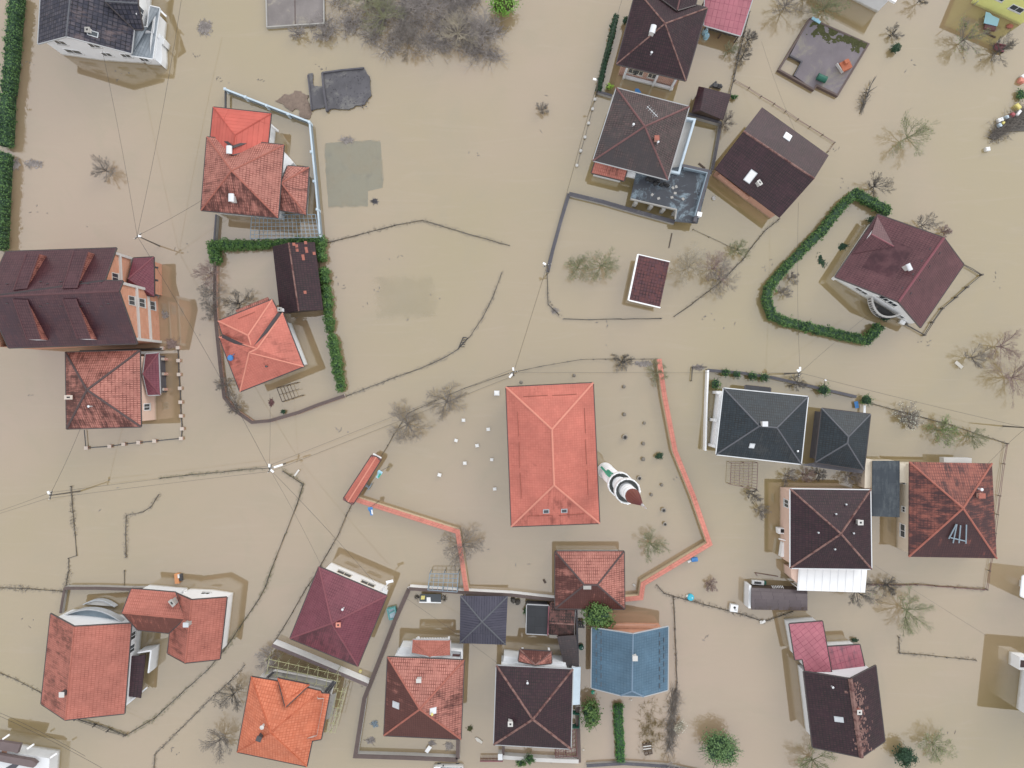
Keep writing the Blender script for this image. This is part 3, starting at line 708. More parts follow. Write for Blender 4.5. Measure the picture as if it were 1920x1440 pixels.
def hedge(label, poly, wd, h, seed, mat='hedge', size=0.2, step=0.7, name='clipped_hedge', dens=1.0, group=None):
    rng = random.Random(seed)
    pts = [P(x, y, h*0.8).xy for x, y in poly]; c = sum(pts, Vector((0, 0)))/len(pts)
    T = thing(name, label, 'hedge', (c.x, c.y, 0), group); lm, cm = MB(), MB()
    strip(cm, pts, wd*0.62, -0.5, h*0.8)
    al = along(pts, step)
    for i, q in enumerate(al):
        d = (al[min(i+1, len(al)-1)]-al[max(i-1, 0)]).normalized(); s_ = Vector((-d.y, d.x)); hh = h*rng.uniform(.88, 1.12)
        for o in (-.24, .24):
            c_ = q+s_*wd*(o+rng.uniform(-.05, .05))+d*rng.uniform(-.06, .06); ra = wd*.34*rng.uniform(.85, 1.18)
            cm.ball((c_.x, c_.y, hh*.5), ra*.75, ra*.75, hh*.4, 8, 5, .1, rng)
            leaves(lm, (c_.x, c_.y, hh*.5), int(dens*170*ra*0.2/size), size, rng, (.72, 1.05), (ra, ra, hh*.55), up=.5, lump=.2, seed=rng.random()*9)
        if rng.random() < .45: c_ = q+s_*wd*rng.uniform(-.72, .72); leaves(lm, (c_.x, c_.y, h*rng.uniform(.4, .9)), rng.randint(8, 24), size*rng.uniform(.8, 1.3), rng, (.2, 1), (.26, .26, .32), up=.4)
        if rng.random() < .3: e = q+s_*wd*rng.uniform(-.9, .9); cm.tube((q.x, q.y, h*.5), (e.x, e.y, h*rng.uniform(.6, 1.15)), .03, .012, n=3, cap=False)
    lm.build('foliage', M[mat], T); cm.build('branches', M['juniper'], T)  # includes the solid core, coloured dark in place of shade inside the hedge
    return T
# ------------------------------------------------------------------ setting: water and the ground under it
m = MB(); m.face([(-2500, -2500, 0), (2500, -2500, 0), (2500, 2500, 0), (-2500, 2500, 0)])
tag(m.build('flood_water', M['water'], None, (0, 0, 0)), 'brown flood water covering the whole village', 'water', kind='structure')
m = MB(); m.face([(-2500, -2500, -1.4), (2500, -2500, -1.4), (2500, 2500, -1.4), (-2500, 2500, -1.4)])
tag(m.build('ground', M['mud'], None, (0, 0, 0)), 'drowned village ground under the water', 'ground', kind='structure')

def house(name, label, pts, cat='house', group=None):
    return thing(name, label, cat, centre(pts, 4), group)

# ---- dark grey gable house, top left
q = [(71, 82), (246, 100), (266, -70), (80, -75)]
T = house('grey_roof_house', 'white house with steep dark grey roof and metal porch roof in the upper left corner', q)
rf = add_roof(T, *gable(q[0], q[1], q[2], q[3], 4.2, (124, 68), (138, -72), 7.8), M['t_grey'], dirt_tone=[0.1, 0.0], ridge=M['r_slate'], gutter=M['gutter_g'], ov=0.55)
for x, y, z, a, b in ((112, 86, 4.3, 1.3, 0.9), (137, 99, 1.9, 2.0, 0.9), (176, 90, 4.6, 1.2, 0.9), (200, 104, 2.2, 1.1, 0.8), (236, 108, 2.2, 1.1, 0.8)): window(rf, x, y, z, a, b)
chimney(rf, 163, 55, 0.5, 0.5, 0.5, 'lconcrete'); skylight(rf, 174, 63, 0.5, 1.0)
# dormer on the east slope
rd = add_roof(T, [(197, 2, 6.5), (258, 6, 6.4), (268, 55, 4.2), (252, 55, 4.2), (262, -40, 4.4), (240, -38, 4.6)], [[0, 1, 2, 3], [0, 5, 4, 1]], M['t_grey'], ridge=M['r_slate'], gutter=M['gutter_d'], ov=0.4, wz0=2.8, wname='dormer_wall')
window(rd, 268, 24, 4.9, 1.1, 1.2)
rp = add_roof(T, [(281, 11, 3.9), (299, 15, 2.9), (286, 110, 2.9), (246, 104, 3.3), (251, 53, 3.9), (276, 50, 4.0)], [[0, 1, 2, 3, 4, 5]], M['t_lead'], gutter=M['gutter_w'], ov=0.35)
window(rp, 270, 116, 1.6, 1.0, 0.8)
slabpx(T, 'balcony', [(295, 58), (309, 74), (306, 84), (303, 81), (304, 111), (302, 121), (289, 110)], 1.6, 2.2, M['white'])
m = MB(); m.bar(P(300, 19, 2.6), P(312, 31, 2.4), 0.22, 0.22); m.build('awning_arm', M['bright'], T)

# ---- red house with three hipped roofs inside the pale blue fence
q = [(388, 257), (532, 272), (521, 408), (377, 394)]
T = house('red_tile_house', 'red roofed white house with two silver chimney hoods beside the pale blue fence', q)
ext = [(400, 201, 4.0), (508, 213, 4.0), (502, 275, 4.0), (394, 262, 4.0), (440, 253, 6.3), (436, 290, 6.3)]
add_roof(T, ext, [[0, 1, 4], [1, 2, 5, 4], [3, 0, 4, 5]], M['t_redmetal'], ridge=M['t_redmetal'], gutter=M['gutter_d'], ov=0.6, rlabel='plain red northern hipped roof')
rf = add_roof(T, *hip(q[0], q[1], q[2], q[3], 4.5, (434, 320), 7.7), M['t_rust'], dirt_tone=[-0.3, -0.2, 0.14, -0.02], ridge=M['r_red'], gutter=M['gutter_d'], ov=0.6)  # low values also paint the lit north and east slopes lighter
m = MB(); m.bar(P(418, 260, 5.0), P(436, 276, 6.6), 0.35, 0.06); m.bar(P(436, 276, 6.6), P(470, 264, 5.0), 0.35, 0.06); m.build('valley', M['valley'], T)
hood(rf, 428, 280, 1.1, R(0)); hood(rf, 432, 370, 1.2, R(0))
add_roof(T, [(539, 311, 3.3), (579, 314, 2.6), (573, 402, 2.6), (525, 394, 3.0), (527, 343, 4.4)], [[0, 1, 4], [1, 2, 4], [2, 3, 4]], M['t_rust'], dirt_tone=[-0.1, 0.05, 0.1], ridge=M['r_red'], gutter=M['gutter_d'], ov=0.5, rlabel='low porch roof on the east side')
slabpx(T, 'terrace', [(531, 283), (550, 305), (538, 316), (526, 330), (528, 300)], 2.3, 3.0, M['bright'])
m = MB(); a = P(507, 236, 3.6); b = P(520, 266, 2.6)
m.bar(P(506, 234, 3.8), P(521, 246, 0.6), 0.25, 0.25); m.bar(P(506, 234, 3.8), P(504, 268, 3.8), 0.25, 0.25); m.build('porch_frame', M['bright'], T)
window(rf, 420, 402, 1.8, 1.4, 0.9); window(rf, 455, 406, 1.8, 1.0, 0.9); window(rf, 500, 411, 1.8, 1.0, 0.9)

# ---- dark long shed in the thuja corner
q = [(511, 462), (590, 454), (606, 581), (525, 589)]
T = house('dark_tile_shed', 'long dark brown tiled shed with a few red replacement tiles, inside the thuja row corner', q, 'shed')
rf = add_roof(T, *gable(q[0], q[1], q[2], q[3], 2.3, (541, 455), (560, 583), 3.9), M['t_brownred'], ridge=M['r_orange'], ov=0.3, walls='wood')
m = MB()
for x, y in ((551, 458), (556, 461), (573, 455), (557, 469), (574, 466), (575, 471), (568, 480), (569, 485), (572, 548), (589, 475)):
    p, f = at_roof(rf, x, y, 0.03); n = rf.normal(f); u = Vector((0, 0, 1)).cross(n).normalized(); v = n.cross(u)
    m = MB(); m.face([p-u*.2-v*.18, p+u*.2-v*.18, p+u*.2+v*.18, p-u*.2+v*.18]); m.build('replacement_tile', M['r_red'], rf.obj)

# ---- salmon house with stepped hipped roof
q = [(411, 632), (530, 587), (569, 687), (450, 734)]
T = house('salmon_roof_house', 'house with stepped salmon red hipped roofs inside the curved brown garden wall', q)
rf0 = add_roof(T, [(409, 602, 5.0), (510, 562, 5.0), (523, 587, 5.0), (418, 629, 5.0), (465, 629, 7.3), (473, 655, 7.3)], [[0, 1, 4], [1, 2, 5, 4], [3, 0, 4, 5]], M['t_pink'], dirt_tone=[0, 0.08, 0.22], ridge=M['r_pink'], gutter=M['gutter_d'], ov=0.7, rlabel='northern hipped roof')
guards(rf0, [(450+i*4, 596-i*1.6) for i in range(7)], 'r_red', 0.5, True)
rf = add_roof(T, *hip2(q[0], q[1], q[2], q[3], 5.1, (482, 654), (467, 661), 8.0), M['t_pink'], dirt_tone=[0.1, 0.1, 0.08, 0.2], ridge=M['r_pink'], gutter=M['gutter_d'], ov=0.7)
m = MB(); m.bar(P(417, 630, 5.5), P(474, 657, 7.75), 0.45, 0.05); m.bar(P(474, 657, 7.75), P(524, 587, 5.5), 0.45, 0.05); m.build('valley', M['valley'], T)
add_roof(T, *shed((441, 582), (502, 557), (505, 562), (445, 587), 3.2, 3.6), M['t_rust'], walls=None, rlabel='small porch roof on the north side')
chimney(rf0, 524, 580, 0.6, 0.4, 0.4, 'white'); pipe(rf, 499, 687, 0.5, 0.08, 'darksteel')
m = MB(); p, f = at_roof(rf, 432, 671, 0.4); m.tube(p, p+Vector((.6, .5, .3)), .03); m.lathe(p, [(0.4, p.z), (0.3, p.z+.12), (0.05, p.z+.18)], 10); m.build('satellite_dish', M['blueplastic'], rf.obj)

# ---- big unfinished house with plum roof at the left edge
q = [(11, 472), (218, 465), (257, 644), (16, 652)]
T = house('plum_roof_house', 'unfinished brick house with big plum brown roof and four dormers at the left edge', q)
V = [(11, 472, 7.0), (218, 465, 7.0), (196, 526, 9.9), (223, 546, 10.4), (257, 644, 7.0), (16, 652, 7.0), (-27, 557, 10.4), (230, 527, 9.95)]
_pl = Roof([(11, 472, 7.0), (218, 465, 7.0), (223, 546, 10.4), (-27, 557, 10.4)], [[0, 1, 2, 3]])
for _i in (2, 7): V[_i] = (V[_i][0], V[_i][1], at_roof(_pl, V[_i][0], V[_i][1])[0].z)
rf = add_roof(T, V, [[0, 1, 2, 6], [6, 2, 7, 3], [6, 3, 4, 5]], M['t_plum'], dirt_tone=[0.02, 0.02, 0.18], ridge=M['r_plum'], gutter=M['gutter_d'], walls=None, rcap=0.13)
ft = [Vector((-63.0, 16.2)), Vector((-49.6, 16.4)), Vector((-49.4, 12.4)), Vector((-47.5, 12.4)), Vector((-47.1, 5.5)), Vector((-63.5, 4.6))]
mb = MB()
for i in range(6):
    a, b = ft[i], ft[(i+1) % 6]; L = (b-a).length; k = int(L/0.3)
    for j in range(k):
        c, e = a+(b-a)*j/k, a+(b-a)*(j+1)/k; z1, z2 = rf.z(c.x, c.y)[0]-0.16, rf.z(e.x, e.y)[0]-0.16
        mb.face([(c.x, c.y, -1), (e.x, e.y, -1), (e.x, e.y, z2), (c.x, c.y, z1)], [(L*j/k, -1), (L*(j+1)/k, -1), (L*(j+1)/k, z2), (L*j/k, z1)])
mb.build('brick_wall', M['brick'], T); rf.foot = ft; rf.T = T
for a, b in ((ft[1], ft[2]), (ft[3], ft[4])):
    d = (b-a).normalized(); o = Vector((-d.y, d.x)); o = o if o.x > 0 else -o
    for z in (2.6, 5.4):
        m = MB(); m.bar((*(a+o*.06), z), (*(b+o*.06), z), 0.3, 0.32); m.build('concrete_beam', M['lconcrete'], T)
    for t in (0.02, 0.98):
        m = MB(); p = a+(b-a)*t; m.bar((*(p+o*.05), -1), (*(p+o*.05), rf.z(p.x, p.y)[0]-0.3), 0.3, 0.32); m.build('concrete_column', M['lconcrete'], T)
window(rf, 241, 564, 6.6, 1.0, 1.2, 'lconcrete'); window(rf, 264, 568, 4.2, 1.0, 1.2, 'lconcrete'); window(rf, 206, 521, 6.6, 1.0, 1.2, 'lconcrete')
window(rf, 288, 573, 1.6, 1.0, 1.2, 'steel')
for (b0, b1, f0, f1, tip) in (((26, 544), (51, 541), (36, 477), (65, 475), (89, 480)), ((118, 541), (145, 540), (129, 473), (155, 473), (179, 476)),
                         ((25, 561), (52, 562), (38, 637), (68, 637), (92, 638)), ((118, 561), (143, 560), (130, 637), (159, 637), (184, 637))):
    B0, _ = at_roof(rf, *b0, 0.05); B1, _ = at_roof(rf, *b1, 0.05); G1, _ = at_roof(rf, *tip, 0.02)
    dx = B0.x-B1.x; G0 = G1+Vector((dx, 0, 0)); up = 1.55
    F0, F1 = G0+Vector((0, 0, up)), G1+Vector((0, 0, up))
    B0.z += 0.08; B1.z += 0.08
    m = MB(); L = (F1-B1).length
    for qd in ([B1, F1, F0, B0],):
        m.face(qd, [(0, 0), (0, L), (-dx, L), (-dx, 0)]); m.face([p-Vector((0, 0, .12)) for p in reversed(qd)])
    for i in range(4): p, r_ = [B1, F1, F0, B0][i-1], [B1, F1, F0, B0][i]; m.face([p, r_, r_-Vector((0, 0, .12)), p-Vector((0, 0, .12))])
    D = m.build('dormer', M['t_plum'], T)
    m = MB(); e = Vector((0.12, 0, 0.13))
    m.face([B1-e, G1-Vector((.12, 0, .3)), F1-e], [(0, 0), (L, 0), (L, up)]); m.face([B0+Vector((.12, 0, -.13)), F0+Vector((.12, 0, -.13)), G0+Vector((.12, 0, -.3))], [(0, 0), (L, up), (L, 0)])
    m.build('dormer_cheek', M['t_rust'], D)
    m = MB(); m.face([G0+Vector((.12, 0, -.3)), G1-Vector((.12, 0, .3)), F1-e, F0+Vector((.12, 0, -.13))]); m.build('dormer_front', M['white'], D)
    m = MB(); m.tube(B1, F1, 0.06); m.tube(B0, F0, 0.06); m.build('ridge_cap', M['r_plum'], D)
guards(rf, [(13+i*19+(i % 2)*6, 532-(i % 2)*4) for i in range(10)]+[(13+i*19+(i % 2)*6, 569+(i % 2)*5) for i in range(11)], 'darksteel', 0.3)
rp = add_roof(T, [(250, 484, 2.9), (288, 482, 2.9), (289, 556, 2.9), (238, 546, 2.9), (240, 523, 4.6)], [[0, 1, 4], [1, 2, 3, 4]], M['t_maroon'], ridge=M['r_maroon'], gutter=M['gutter_d'], ov=0.4, walls='brick', rlabel='maroon porch roof on the east side')
for y in (501, 525, 553):
    m = MB(); m.bar(P(288, y, 2.5), P(296, y+1, 2.5), 0.25, 0.25); m.build('bracket', M['darksteel'], T)

# ---- weathered red pyramid house under it
q = [(123, 661), (262, 657), (264, 800), (125, 804)]
T = house('pyramid_roof_house', 'peach house with weathered red pyramid roof and small maroon porch below the plum roof', q)
rf = add_roof(T, *hip(q[0], q[1], q[2], q[3], 5.2, (163, 731), 8.4), M['t_rust'], dirt_tone=[0.02, -0.06, 0.12, 0.16], ridge=M['r_dark'], gutter=M['gutter_d'], walls='peach', ov=0.65, rcap=0.14)
window(rf, 281, 763, 2.5, 0.75, 1.3); pipe(rf, 166, 762, 0.7); chimney(rf, 128, 745, 0.6, 0.9, 0.4, 'redbrick', 'redbrick')
rp = add_roof(T, [(273, 664, 3.0), (297, 662, 2.6), (300, 740, 2.6), (277, 741, 3.0), (268, 701, 4.0)], [[0, 1, 4], [1, 2, 4], [2, 3, 4]], M['t_maroon'], ridge=M['r_maroon'], gutter=M['gutter_g'], walls=None, rlabel='maroon porch roof')
m = MB()
slabpx(T, 'porch_wall', [(272, 668), (296, 666), (299, 736), (277, 737)], 1.9, 2.6, M['dconcrete'])
for y in (673, 701, 730):
    m = MB(); p = P(303, y, 1.1); m.box(p, 0.65, 0.36, -1, 1.1); m.build('porch_pillar', M['redbrick'], T)

# ---- mosque
q = [(949, 726), (1112, 718), (1124, 981), (959, 987)]
T = house('mosque', 'large rectangular prayer house with smooth salmon hipped roof in the middle of the photo', q, 'mosque')
rf = add_roof(T, *hip2(q[0], q[1], q[2], q[3], 4.8, (1035, 805), (1039, 910), 8.2), M['t_pink'], dirt_tone=[0.02, -0.1, 0.14, 0.0], ridge=M['r_pink'], gutter=M['gutter_d'], ov=0.8, walls='bright', rcap=0.13)
skylight(rf, 1024, 959, 0.6, 0.45); skylight(rf, 1058, 958, 0.6, 0.45)
for a, b in (((984, 743), (1024, 741)), ((1039, 741), (1078, 739)), ((970, 775), (972, 815)), ((973, 833), (974, 874)), ((975, 890), (977, 931)), ((1096, 768), (1098, 809)), ((1098, 827), (1100, 867)), ((1101, 885), (1103, 925)), ((992, 968), (1032, 967)), ((1051, 967), (1092, 964))):
    guards(rf, [(a[0]+(b[0]-a[0])*i/7, a[1]+(b[1]-a[1])*i/7) for i in range(8)], 'r_red', 0.42, True)
for x in (970, 1000, 1030, 1060, 1090):
    window(rf, x, 728, 2.4, 0.9, 1.8); window(rf, x+8, 975, 2.4, 0.9, 1.8)
for y in (760, 810, 860, 910, 950): window(rf, 955, y, 2.4, 0.9, 1.8); window(rf, 1115, y, 2.4, 0.9, 1.8)

# ---- minaret
M['tower'] = plain('white_stone_courses', (0.84, 0.85, 0.86), .7, .05, 1.5, dirt_tone=(.62, .62, .6), dirt_amt=.08)
M['bfloor'] = plain('wet_grey_floor', (0.12, 0.13, 0.125), .6, .3, 2.0)
c = P(1134.5, 882, 0)
T = thing('minaret', 'slim white minaret with two balconies, red cone and pale finial beside the salmon prayer hall', 'minaret', c)
cx = (c.x, c.y)
m = MB(); m.lathe(cx, [(1.06, -1), (1.06, 0.9), (1.0, 1.0), (0.95, 12.4)], 28); m.build('shaft', M['tower'], T, smooth=True)
m = MB(); m.lathe(cx, [(0.86, 12.6), (0.84, 17.6)], 28); m.build('shaft', M['tower'], T, smooth=True)
m = MB(); m.lathe(cx, [(0.78, 17.8), (0.76, 21.4)], 28); m.build('shaft', M['tower'], T, smooth=True)
m = MB()
for z in (2.2, 3.4, 4.6, 5.8, 7.0, 8.2, 9.4, 10.6): r_ = 1.0-.05*(z-1)/11.4; m.lathe(cx, [(r_+.0, z), (r_+.018, z+.02), (r_+.018, z+.07), (r_, z+.09)], 28)
for z, r_ in ((14.0, .857), (15.4, .851), (16.6, .846), (19.0, .776), (20.2, .769)): m.lathe(cx, [(r_, z), (r_+.018, z+.02), (r_+.018, z+.07), (r_, z+.09)], 28)
m.build('stone_course', M['lconcrete'], T)
for z, r0 in ((12.4, 1.36), (17.5, 1.33)):
    m = MB(); m.lathe(cx, [(0.9, z-1.3), (1.05, z-0.9), (1.1, z-0.85), (1.25, z-0.4), (r0, z-0.35), (r0, z)], 28); bo = m.build('balcony', M['bright'], T)
    m = MB(); m.lathe(cx, [(0.75, z-0.02), (r0-0.05, z-0.02), (r0-0.05, z+0.02), (0.76, z+0.02)], 28); m.build('balcony_floor', M['bfloor'], bo)
    m = MB(); m.lathe(cx, [(r0-0.06, z+0.02), (r0-0.06, z+0.9), (r0+0.05, z+0.9), (r0+0.05, z-0.1)], 28); k = m
    m.v = m.v[:-0] if False else m.v; m.f.pop(); m.uv.pop(); m.at.pop()
    m.build('parapet', M['bright'], bo)
    for i in range(12):
        a = 6.283*i/12; m = MB(); p = (cx[0]+(r0+.0)*math.cos(a), cx[1]+(r0+.0)*math.sin(a)); m.box(p, 0.16, 0.16, z+0.4, z+1.0, a); m.build('parapet_post', M['bright'], bo)
m = MB(); m.lathe(cx, [(0.72, 21.3), (0.76, 21.4), (0.78, 21.48)], 16); n = 16
m.lathe(cx, [(0.78, 21.5), (0.52, 23.3), (0.27, 25.2), (0.09, 26.7)], 14); M['cone'] = plain('red_brown_cone_sheet', tc(150,108,102), .6, .16, 2.0, dirt_tone=tc(122,92,90), dirt_amt=.1); co = m.build('cone_roof', M['cone'], T)
m = MB()
for i in range(14):
    a = 6.283*i/14; m.tube((cx[0]+.78*math.cos(a), cx[1]+.78*math.sin(a), 21.52), (cx[0]+.09*math.cos(a), cx[1]+.09*math.sin(a), 26.7), 0.022, n=4)
m.build('seam', M['r_maroon'], co)
m = MB(); m.lathe(cx, [(0.09, 26.6), (0.14, 26.9), (0.07, 27.1), (0.12, 27.4), (0.06, 27.6), (0.07, 28.7), (0.01, 28.9)], 10); m.build('finial', M['silver'], T)
# two green cloths hung down the shaft on the side that faces the camera
aim = Vector((-c.x, -c.y)).normalized(); sd = Vector((-aim.y, aim.x))
for off, za, zb, wd in ((0.10, 12.9, 2.2, 0.30), (-0.30, 12.9, 7.0, 0.34)):
    m = MB(); n = 14; rows = []
    for i in range(n+1):
        t = i/n; z = za+(zb-za)*t; rr = 1.44-0.32*min(1, t*1.6)
        ww = wd*(1+0.22*math.sin(t*5+off*8)); p = Vector(cx)+aim*rr+sd*(off*(1-.6*t)+0.03*math.sin(t*5))
        rows.append((p-sd*ww/2, p+sd*ww/2, z))
    for i in range(n):
        a, b = rows[i], rows[i+1]
        m.face([(*a[0], a[2]), (*a[1], a[2]), (*b[1], b[2]), (*b[0], b[2])])
        m.face([(*(b[0]-aim*.02), b[2]), (*(b[1]-aim*.02), b[2]), (*(a[1]-aim*.02), a[2]), (*(a[0]-aim*.02), a[2])])
    o = m.build('hanging_flag', M['mint'], None, (c.x, c.y, 8))
    tag(o, 'longer green flag hanging from the lower balcony of the minaret' if off > 0 else 'shorter green flag hanging from the lower balcony of the minaret', 'flag', 'green flags on the minaret')

# ---- top house with dark brown roof
q = [(1193, -20), (1326, 15), (1286, 151), (1156, 120)]
T = house('brown_hip_house', 'brick house with dark brown hipped roof beside the rose red carport, at the top edge', q)
rf = add_roof(T, *hip(q[0], q[1], q[2], q[3], 4.4, (1247, 44), 7.4), M['t_brownred'], ridge=M['r_orange'], gutter=M['gutter_d'], walls='redbrick', ov=0.75)
add_roof(T, [(1233, -8, 4.9), (1248, -70, 4.6), (1320, -60, 4.6), (1304, 9, 4.6), (1270, 19, 6.0), (1288, -64, 6.6)], [[0, 4, 5, 1], [4, 3, 2, 5]], M['t_brown'], ridge=M['r_brown'], gutter=M['gutter_d'], walls='redbrick', ov=0.7, wall_top=4.3, rlabel='northern wing roof')
hood(rf, 1225, 53, 1.2, R(-15)); pipe(rf, 1222, 98, 0.6)
m = MB(); ft = rf.foot
a, b = P(1171, 143, 0.5).xy, P(1262, 166, 0.5).xy; m.bar((*a, .35), (*b, .35), 0.35, 0.5); m.build('balcony_rim', M['white'], T)
for x in (1172, 1228, 1261):
    m = MB(); p = P(x, 138+(x-1172)*0.25, 1.6); m.bar((p.x, p.y, -1), (p.x, p.y, 3.6), .25, .25); m.build('balcony_column', M['white'], T)
for x, y in ((1185, 138), (1197, 141), (1222, 146)): window(rf, x, y, 2.0, 1.0, 1.0, 'cream')
q = [(1320, -12), (1409, 3), (1389, 67), (1320, 47)]
T = house('rose_roof_carport', 'open carport with a rose red ribbed metal roof beside the dark brown hipped house', q, 'carport')
rf = add_roof(T, [(1322, -14, 2.9), (1411, -2, 2.9), (1389, 67, 2.3), (1320, 47, 2.3)], [[0, 1, 2, 3]], M['t_pinkmetal'], walls=None, gutter=M['gutter_g'])
for x, y in ((1325, 48), (1387, 64), (1356, 56), (1326, -8), (1405, 2)):
    p = P(x, y, 2.2); m = MB(); m.box(p, .15, .15, -1, 2.2); m.build('post', M['wood'], T)

# ---- grey brown pyramid with white gallery
q = [(1156, 165), (1292, 200), (1252, 337), (1112, 301)]
T = house('grey_brown_house', 'house with grey brown pyramid roof, white gallery on its east side and a roof aerial', q)
rf = add_roof(T, *hip(q[0], q[1], q[2], q[3], 4.5, (1209, 237), 7.4), M['t_greybrown'], dirt_tone=[-0.2, -0.15, 0.28, 0.12], ridge=M['r_brown'], gutter=M['gutter_g'], ov=0.7, rcap=0.13)  # north and east painted lighter for sky sheen, south and west darker as shaded
chimney(rf, 1232, 258, 0.9, 0.45, 0.45, 'redbrick', 'r_red', flue=False); pipe(rf, 1234, 266, 0.7); pipe(rf, 1188, 233, 0.6)
m = MB(); p, f = at_roof(rf, 1227, 213, 1.6); m.tube((p.x, p.y, p.z-1.9), p, .03); m.tube(p+Vector((-.9, .9, 0)), p+Vector((.4, -.4, 0)), .03)
for i in range(5): m.tube(p+Vector((-.8+i*.25, .8-i*.25, 0))+Vector((-.2, -.2, 0)), p+Vector((-.8+i*.25, .8-i*.25, 0))+Vector((.2, .2, 0)), .018, n=4)
m.build('aerial', M['steel'], rf.obj)
slabpx(T, 'gallery_floor', [(1284, 219), (1303, 223), (1273, 325), (1255, 322)], 1.9, 0.4, M['lconcrete'])
m = MB(); pts = [P(*z_, 2.8).xy for z_ in ((1287, 221), (1303, 224), (1273, 324), (1258, 321))]; strip(m, pts, 0.28, 1.2, 2.8); m.build('gallery_parapet', M['bluewhite'], T)
ra = add_roof(T, [(1116, 303, 3.2), (1176, 318, 3.2), (1170, 339, 2.4), (1109, 324, 2.4)], [[0, 1, 2, 3]], M['t_red'], gutter=M['gutter_d'], ov=0.35, rlabel='red tiled lean-to on the south side')
window(rf, 1184, 325, 1.9, 1.3, 1.0)
slabpx(T, 'window_box', [(1175, 319), (1193, 323), (1191, 333), (1173, 329)], 2.2, 0.5, M['bright'])
# terrace
T = thing('flat_roof_annex', 'flat dark wet roof terrace with bluish water stains south of the grey brown pyramid roof', 'annex', centre([(1191, 323), (1333, 321), (1302, 412), (1182, 371)], 2))
m = plain('stained_wet_felt', (0.045, 0.05, 0.062), 0.35, 0.3, 0.7, dirt_tone=(0.22, 0.29, 0.34), dirt_amt=0.36); M['terrace'] = m
tp = [(1193, 322), (1182, 373), (1270, 393), (1266, 415), (1308, 419), (1333, 322), (1280, 312)]
slabpx(T, 'roof_deck', tp, 2.3, 0.3, M['terrace'])
m = MB(); strip(m, [P(x, y, 2.6).xy for x, y in ((1183, 372), (1269, 392), (1267, 410))], 0.14, 2.0, 2.45); m.build('kerb', M['concrete'], T)
m = MB(); strip(m, [P(x, y, 3.0).xy for x, y in ((1280, 310), (1330, 321), (1303, 415))], 0.42, 1.8, 2.95); m.build('parapet', M['dconcrete'], T)
m = MB(); strip(m, [P(x, y, 2.95).xy for x, y in ((1282, 314), (1326, 324), (1303, 405))], 0.12, 2.3, 3.02); m.build('rail', M['bluesteel'], T)
for x, y in ((1193, 383), (1222, 389), (1245, 395), (1268, 400)):
    p = P(x, y-4, 2.0); m = MB(); m.box(p, .45, .4, -1, 2.0, R(-13)); m.build('pier', M['concrete'], T)
slabpx(T, 'back_wall', [(1200, 330), (1192, 362), (1262, 378), (1300, 395), (1318, 330)], 1.99, 3.0, M['concrete'])
for x, y in ((1223, 365), (1235, 372), (1262, 352), (1266, 362), (1260, 370), (1281, 373), (1268, 350)):
    p = P(x, y, 2.35); m = MB(); m.box(p, .36, .3, 2.3, 2.36, x); m.build('paving_slab', M['concrete'], T)
m = MB()
rng = random.Random(4)
for i in range(8): x = 1215+i*5+rng.uniform(-2, 2); y = 338+i*1.2+rng.uniform(-3, 4); p = P(x, y, 2.4); m.ball((p.x, p.y, 2.45), .3, .25, .25, 7, 5, .2, rng)
o = m.build('potted_shrub', M['black'], T)

# small two-tone shed
q = [(1310, 162), (1371, 177), (1356, 225), (1297, 211)]
T = house('plum_shed', 'small dark red shed with one lighter roof strip south of the rose carport', q, 'shed')
rf = add_roof(T, [(1310, 162, 2.0), (1371, 177, 1.9), (1356, 225, 1.9), (1297, 211, 2.0), (1321, 164, 2.6), (1313, 207, 2.6)], [[4, 1, 2, 5], [0, 4, 5, 3]], M['t_wine'], walls='wood', ov=0.25, dirt_tone=[0.12, -0.25])

# ---- dark maroon gable house (right of it)
q = [(1340, 317), (1429, 201), (1554, 291), (1462, 408)]
T = house('maroon_barn_house', 'wide dark maroon gabled house with two skylights and orange wall below its eave', q)
rf = add_roof(T, [(1429, 201, 3.5), (1554, 291, 3.5), (1462, 408, 3.3), (1340, 317, 3.3), (1394, 246, 5.9), (1527, 335, 5.9)], [[0, 1, 5, 4], [4, 5, 2, 3]], M['t_wine'], dirt_tone=[0.0, 0.05], ridge=M['r_orange'], walls='orange_wall', ov=0.45, rcap=0.13)
skylight(rf, 1477, 256, 0.8, 1.0, mat='silver'); skylight(rf, 1407, 331, 0.8, 1.4, mat='bright'); chimney(rf, 1425, 342, 0.9, 0.3, 0.6, 'lconcrete', 'lconcrete', R(35))
slabpx(T, 'wall_shelf', [(1346, 329), (1402, 373), (1406, 370), (1350, 326)], 2.2, 0.6, M['orange_wall'])

# ---- maroon villa within the trimmed hedge
q = [(1566, 519), (1646, 402), (1807, 496), (1726, 614)]
T = house('maroon_villa', 'white villa with maroon gable roof, corner dormer and stone balcony inside the trimmed hedge loop', q)
rf = add_roof(T, [(1646, 402, 2.8), (1807, 496, 2.8), (1726, 614, 2.8), (1566, 519, 2.4), (1770, 446, 6.2), (1685, 566, 6.2)], [[0, 4, 5, 3], [4, 1, 2, 5]], M['t_villa'], dirt_tone=[-.12, -.08], ridge=M['r_maroon'], gutter=M['gutter_d'], walls='bright', ov=0.5, rcap=0.16)
za = at_roof(rf, 1676, 462, 0.06)[0].z; z1 = at_roof(rf, 1645, 405, 0.1)[0].z; z2 = at_roof(rf, 1598, 476, 0.1)[0].z
rd = add_roof(T, [(1645, 405, z1), (1598, 476, z2), (1634, 439, za-.25), (1676, 462, za)], [[0, 2, 3], [2, 1, 3]], M['t_villa'], ridge=M['r_maroon'], gutter=None, walls=None, rlabel='corner dormer roof')
m = MB(); A, B, D = P(1645, 406, z1-.12), P(1600, 474, z2-.12), P(1636, 439, za-.45); e = Vector((.25, -.12, 0))
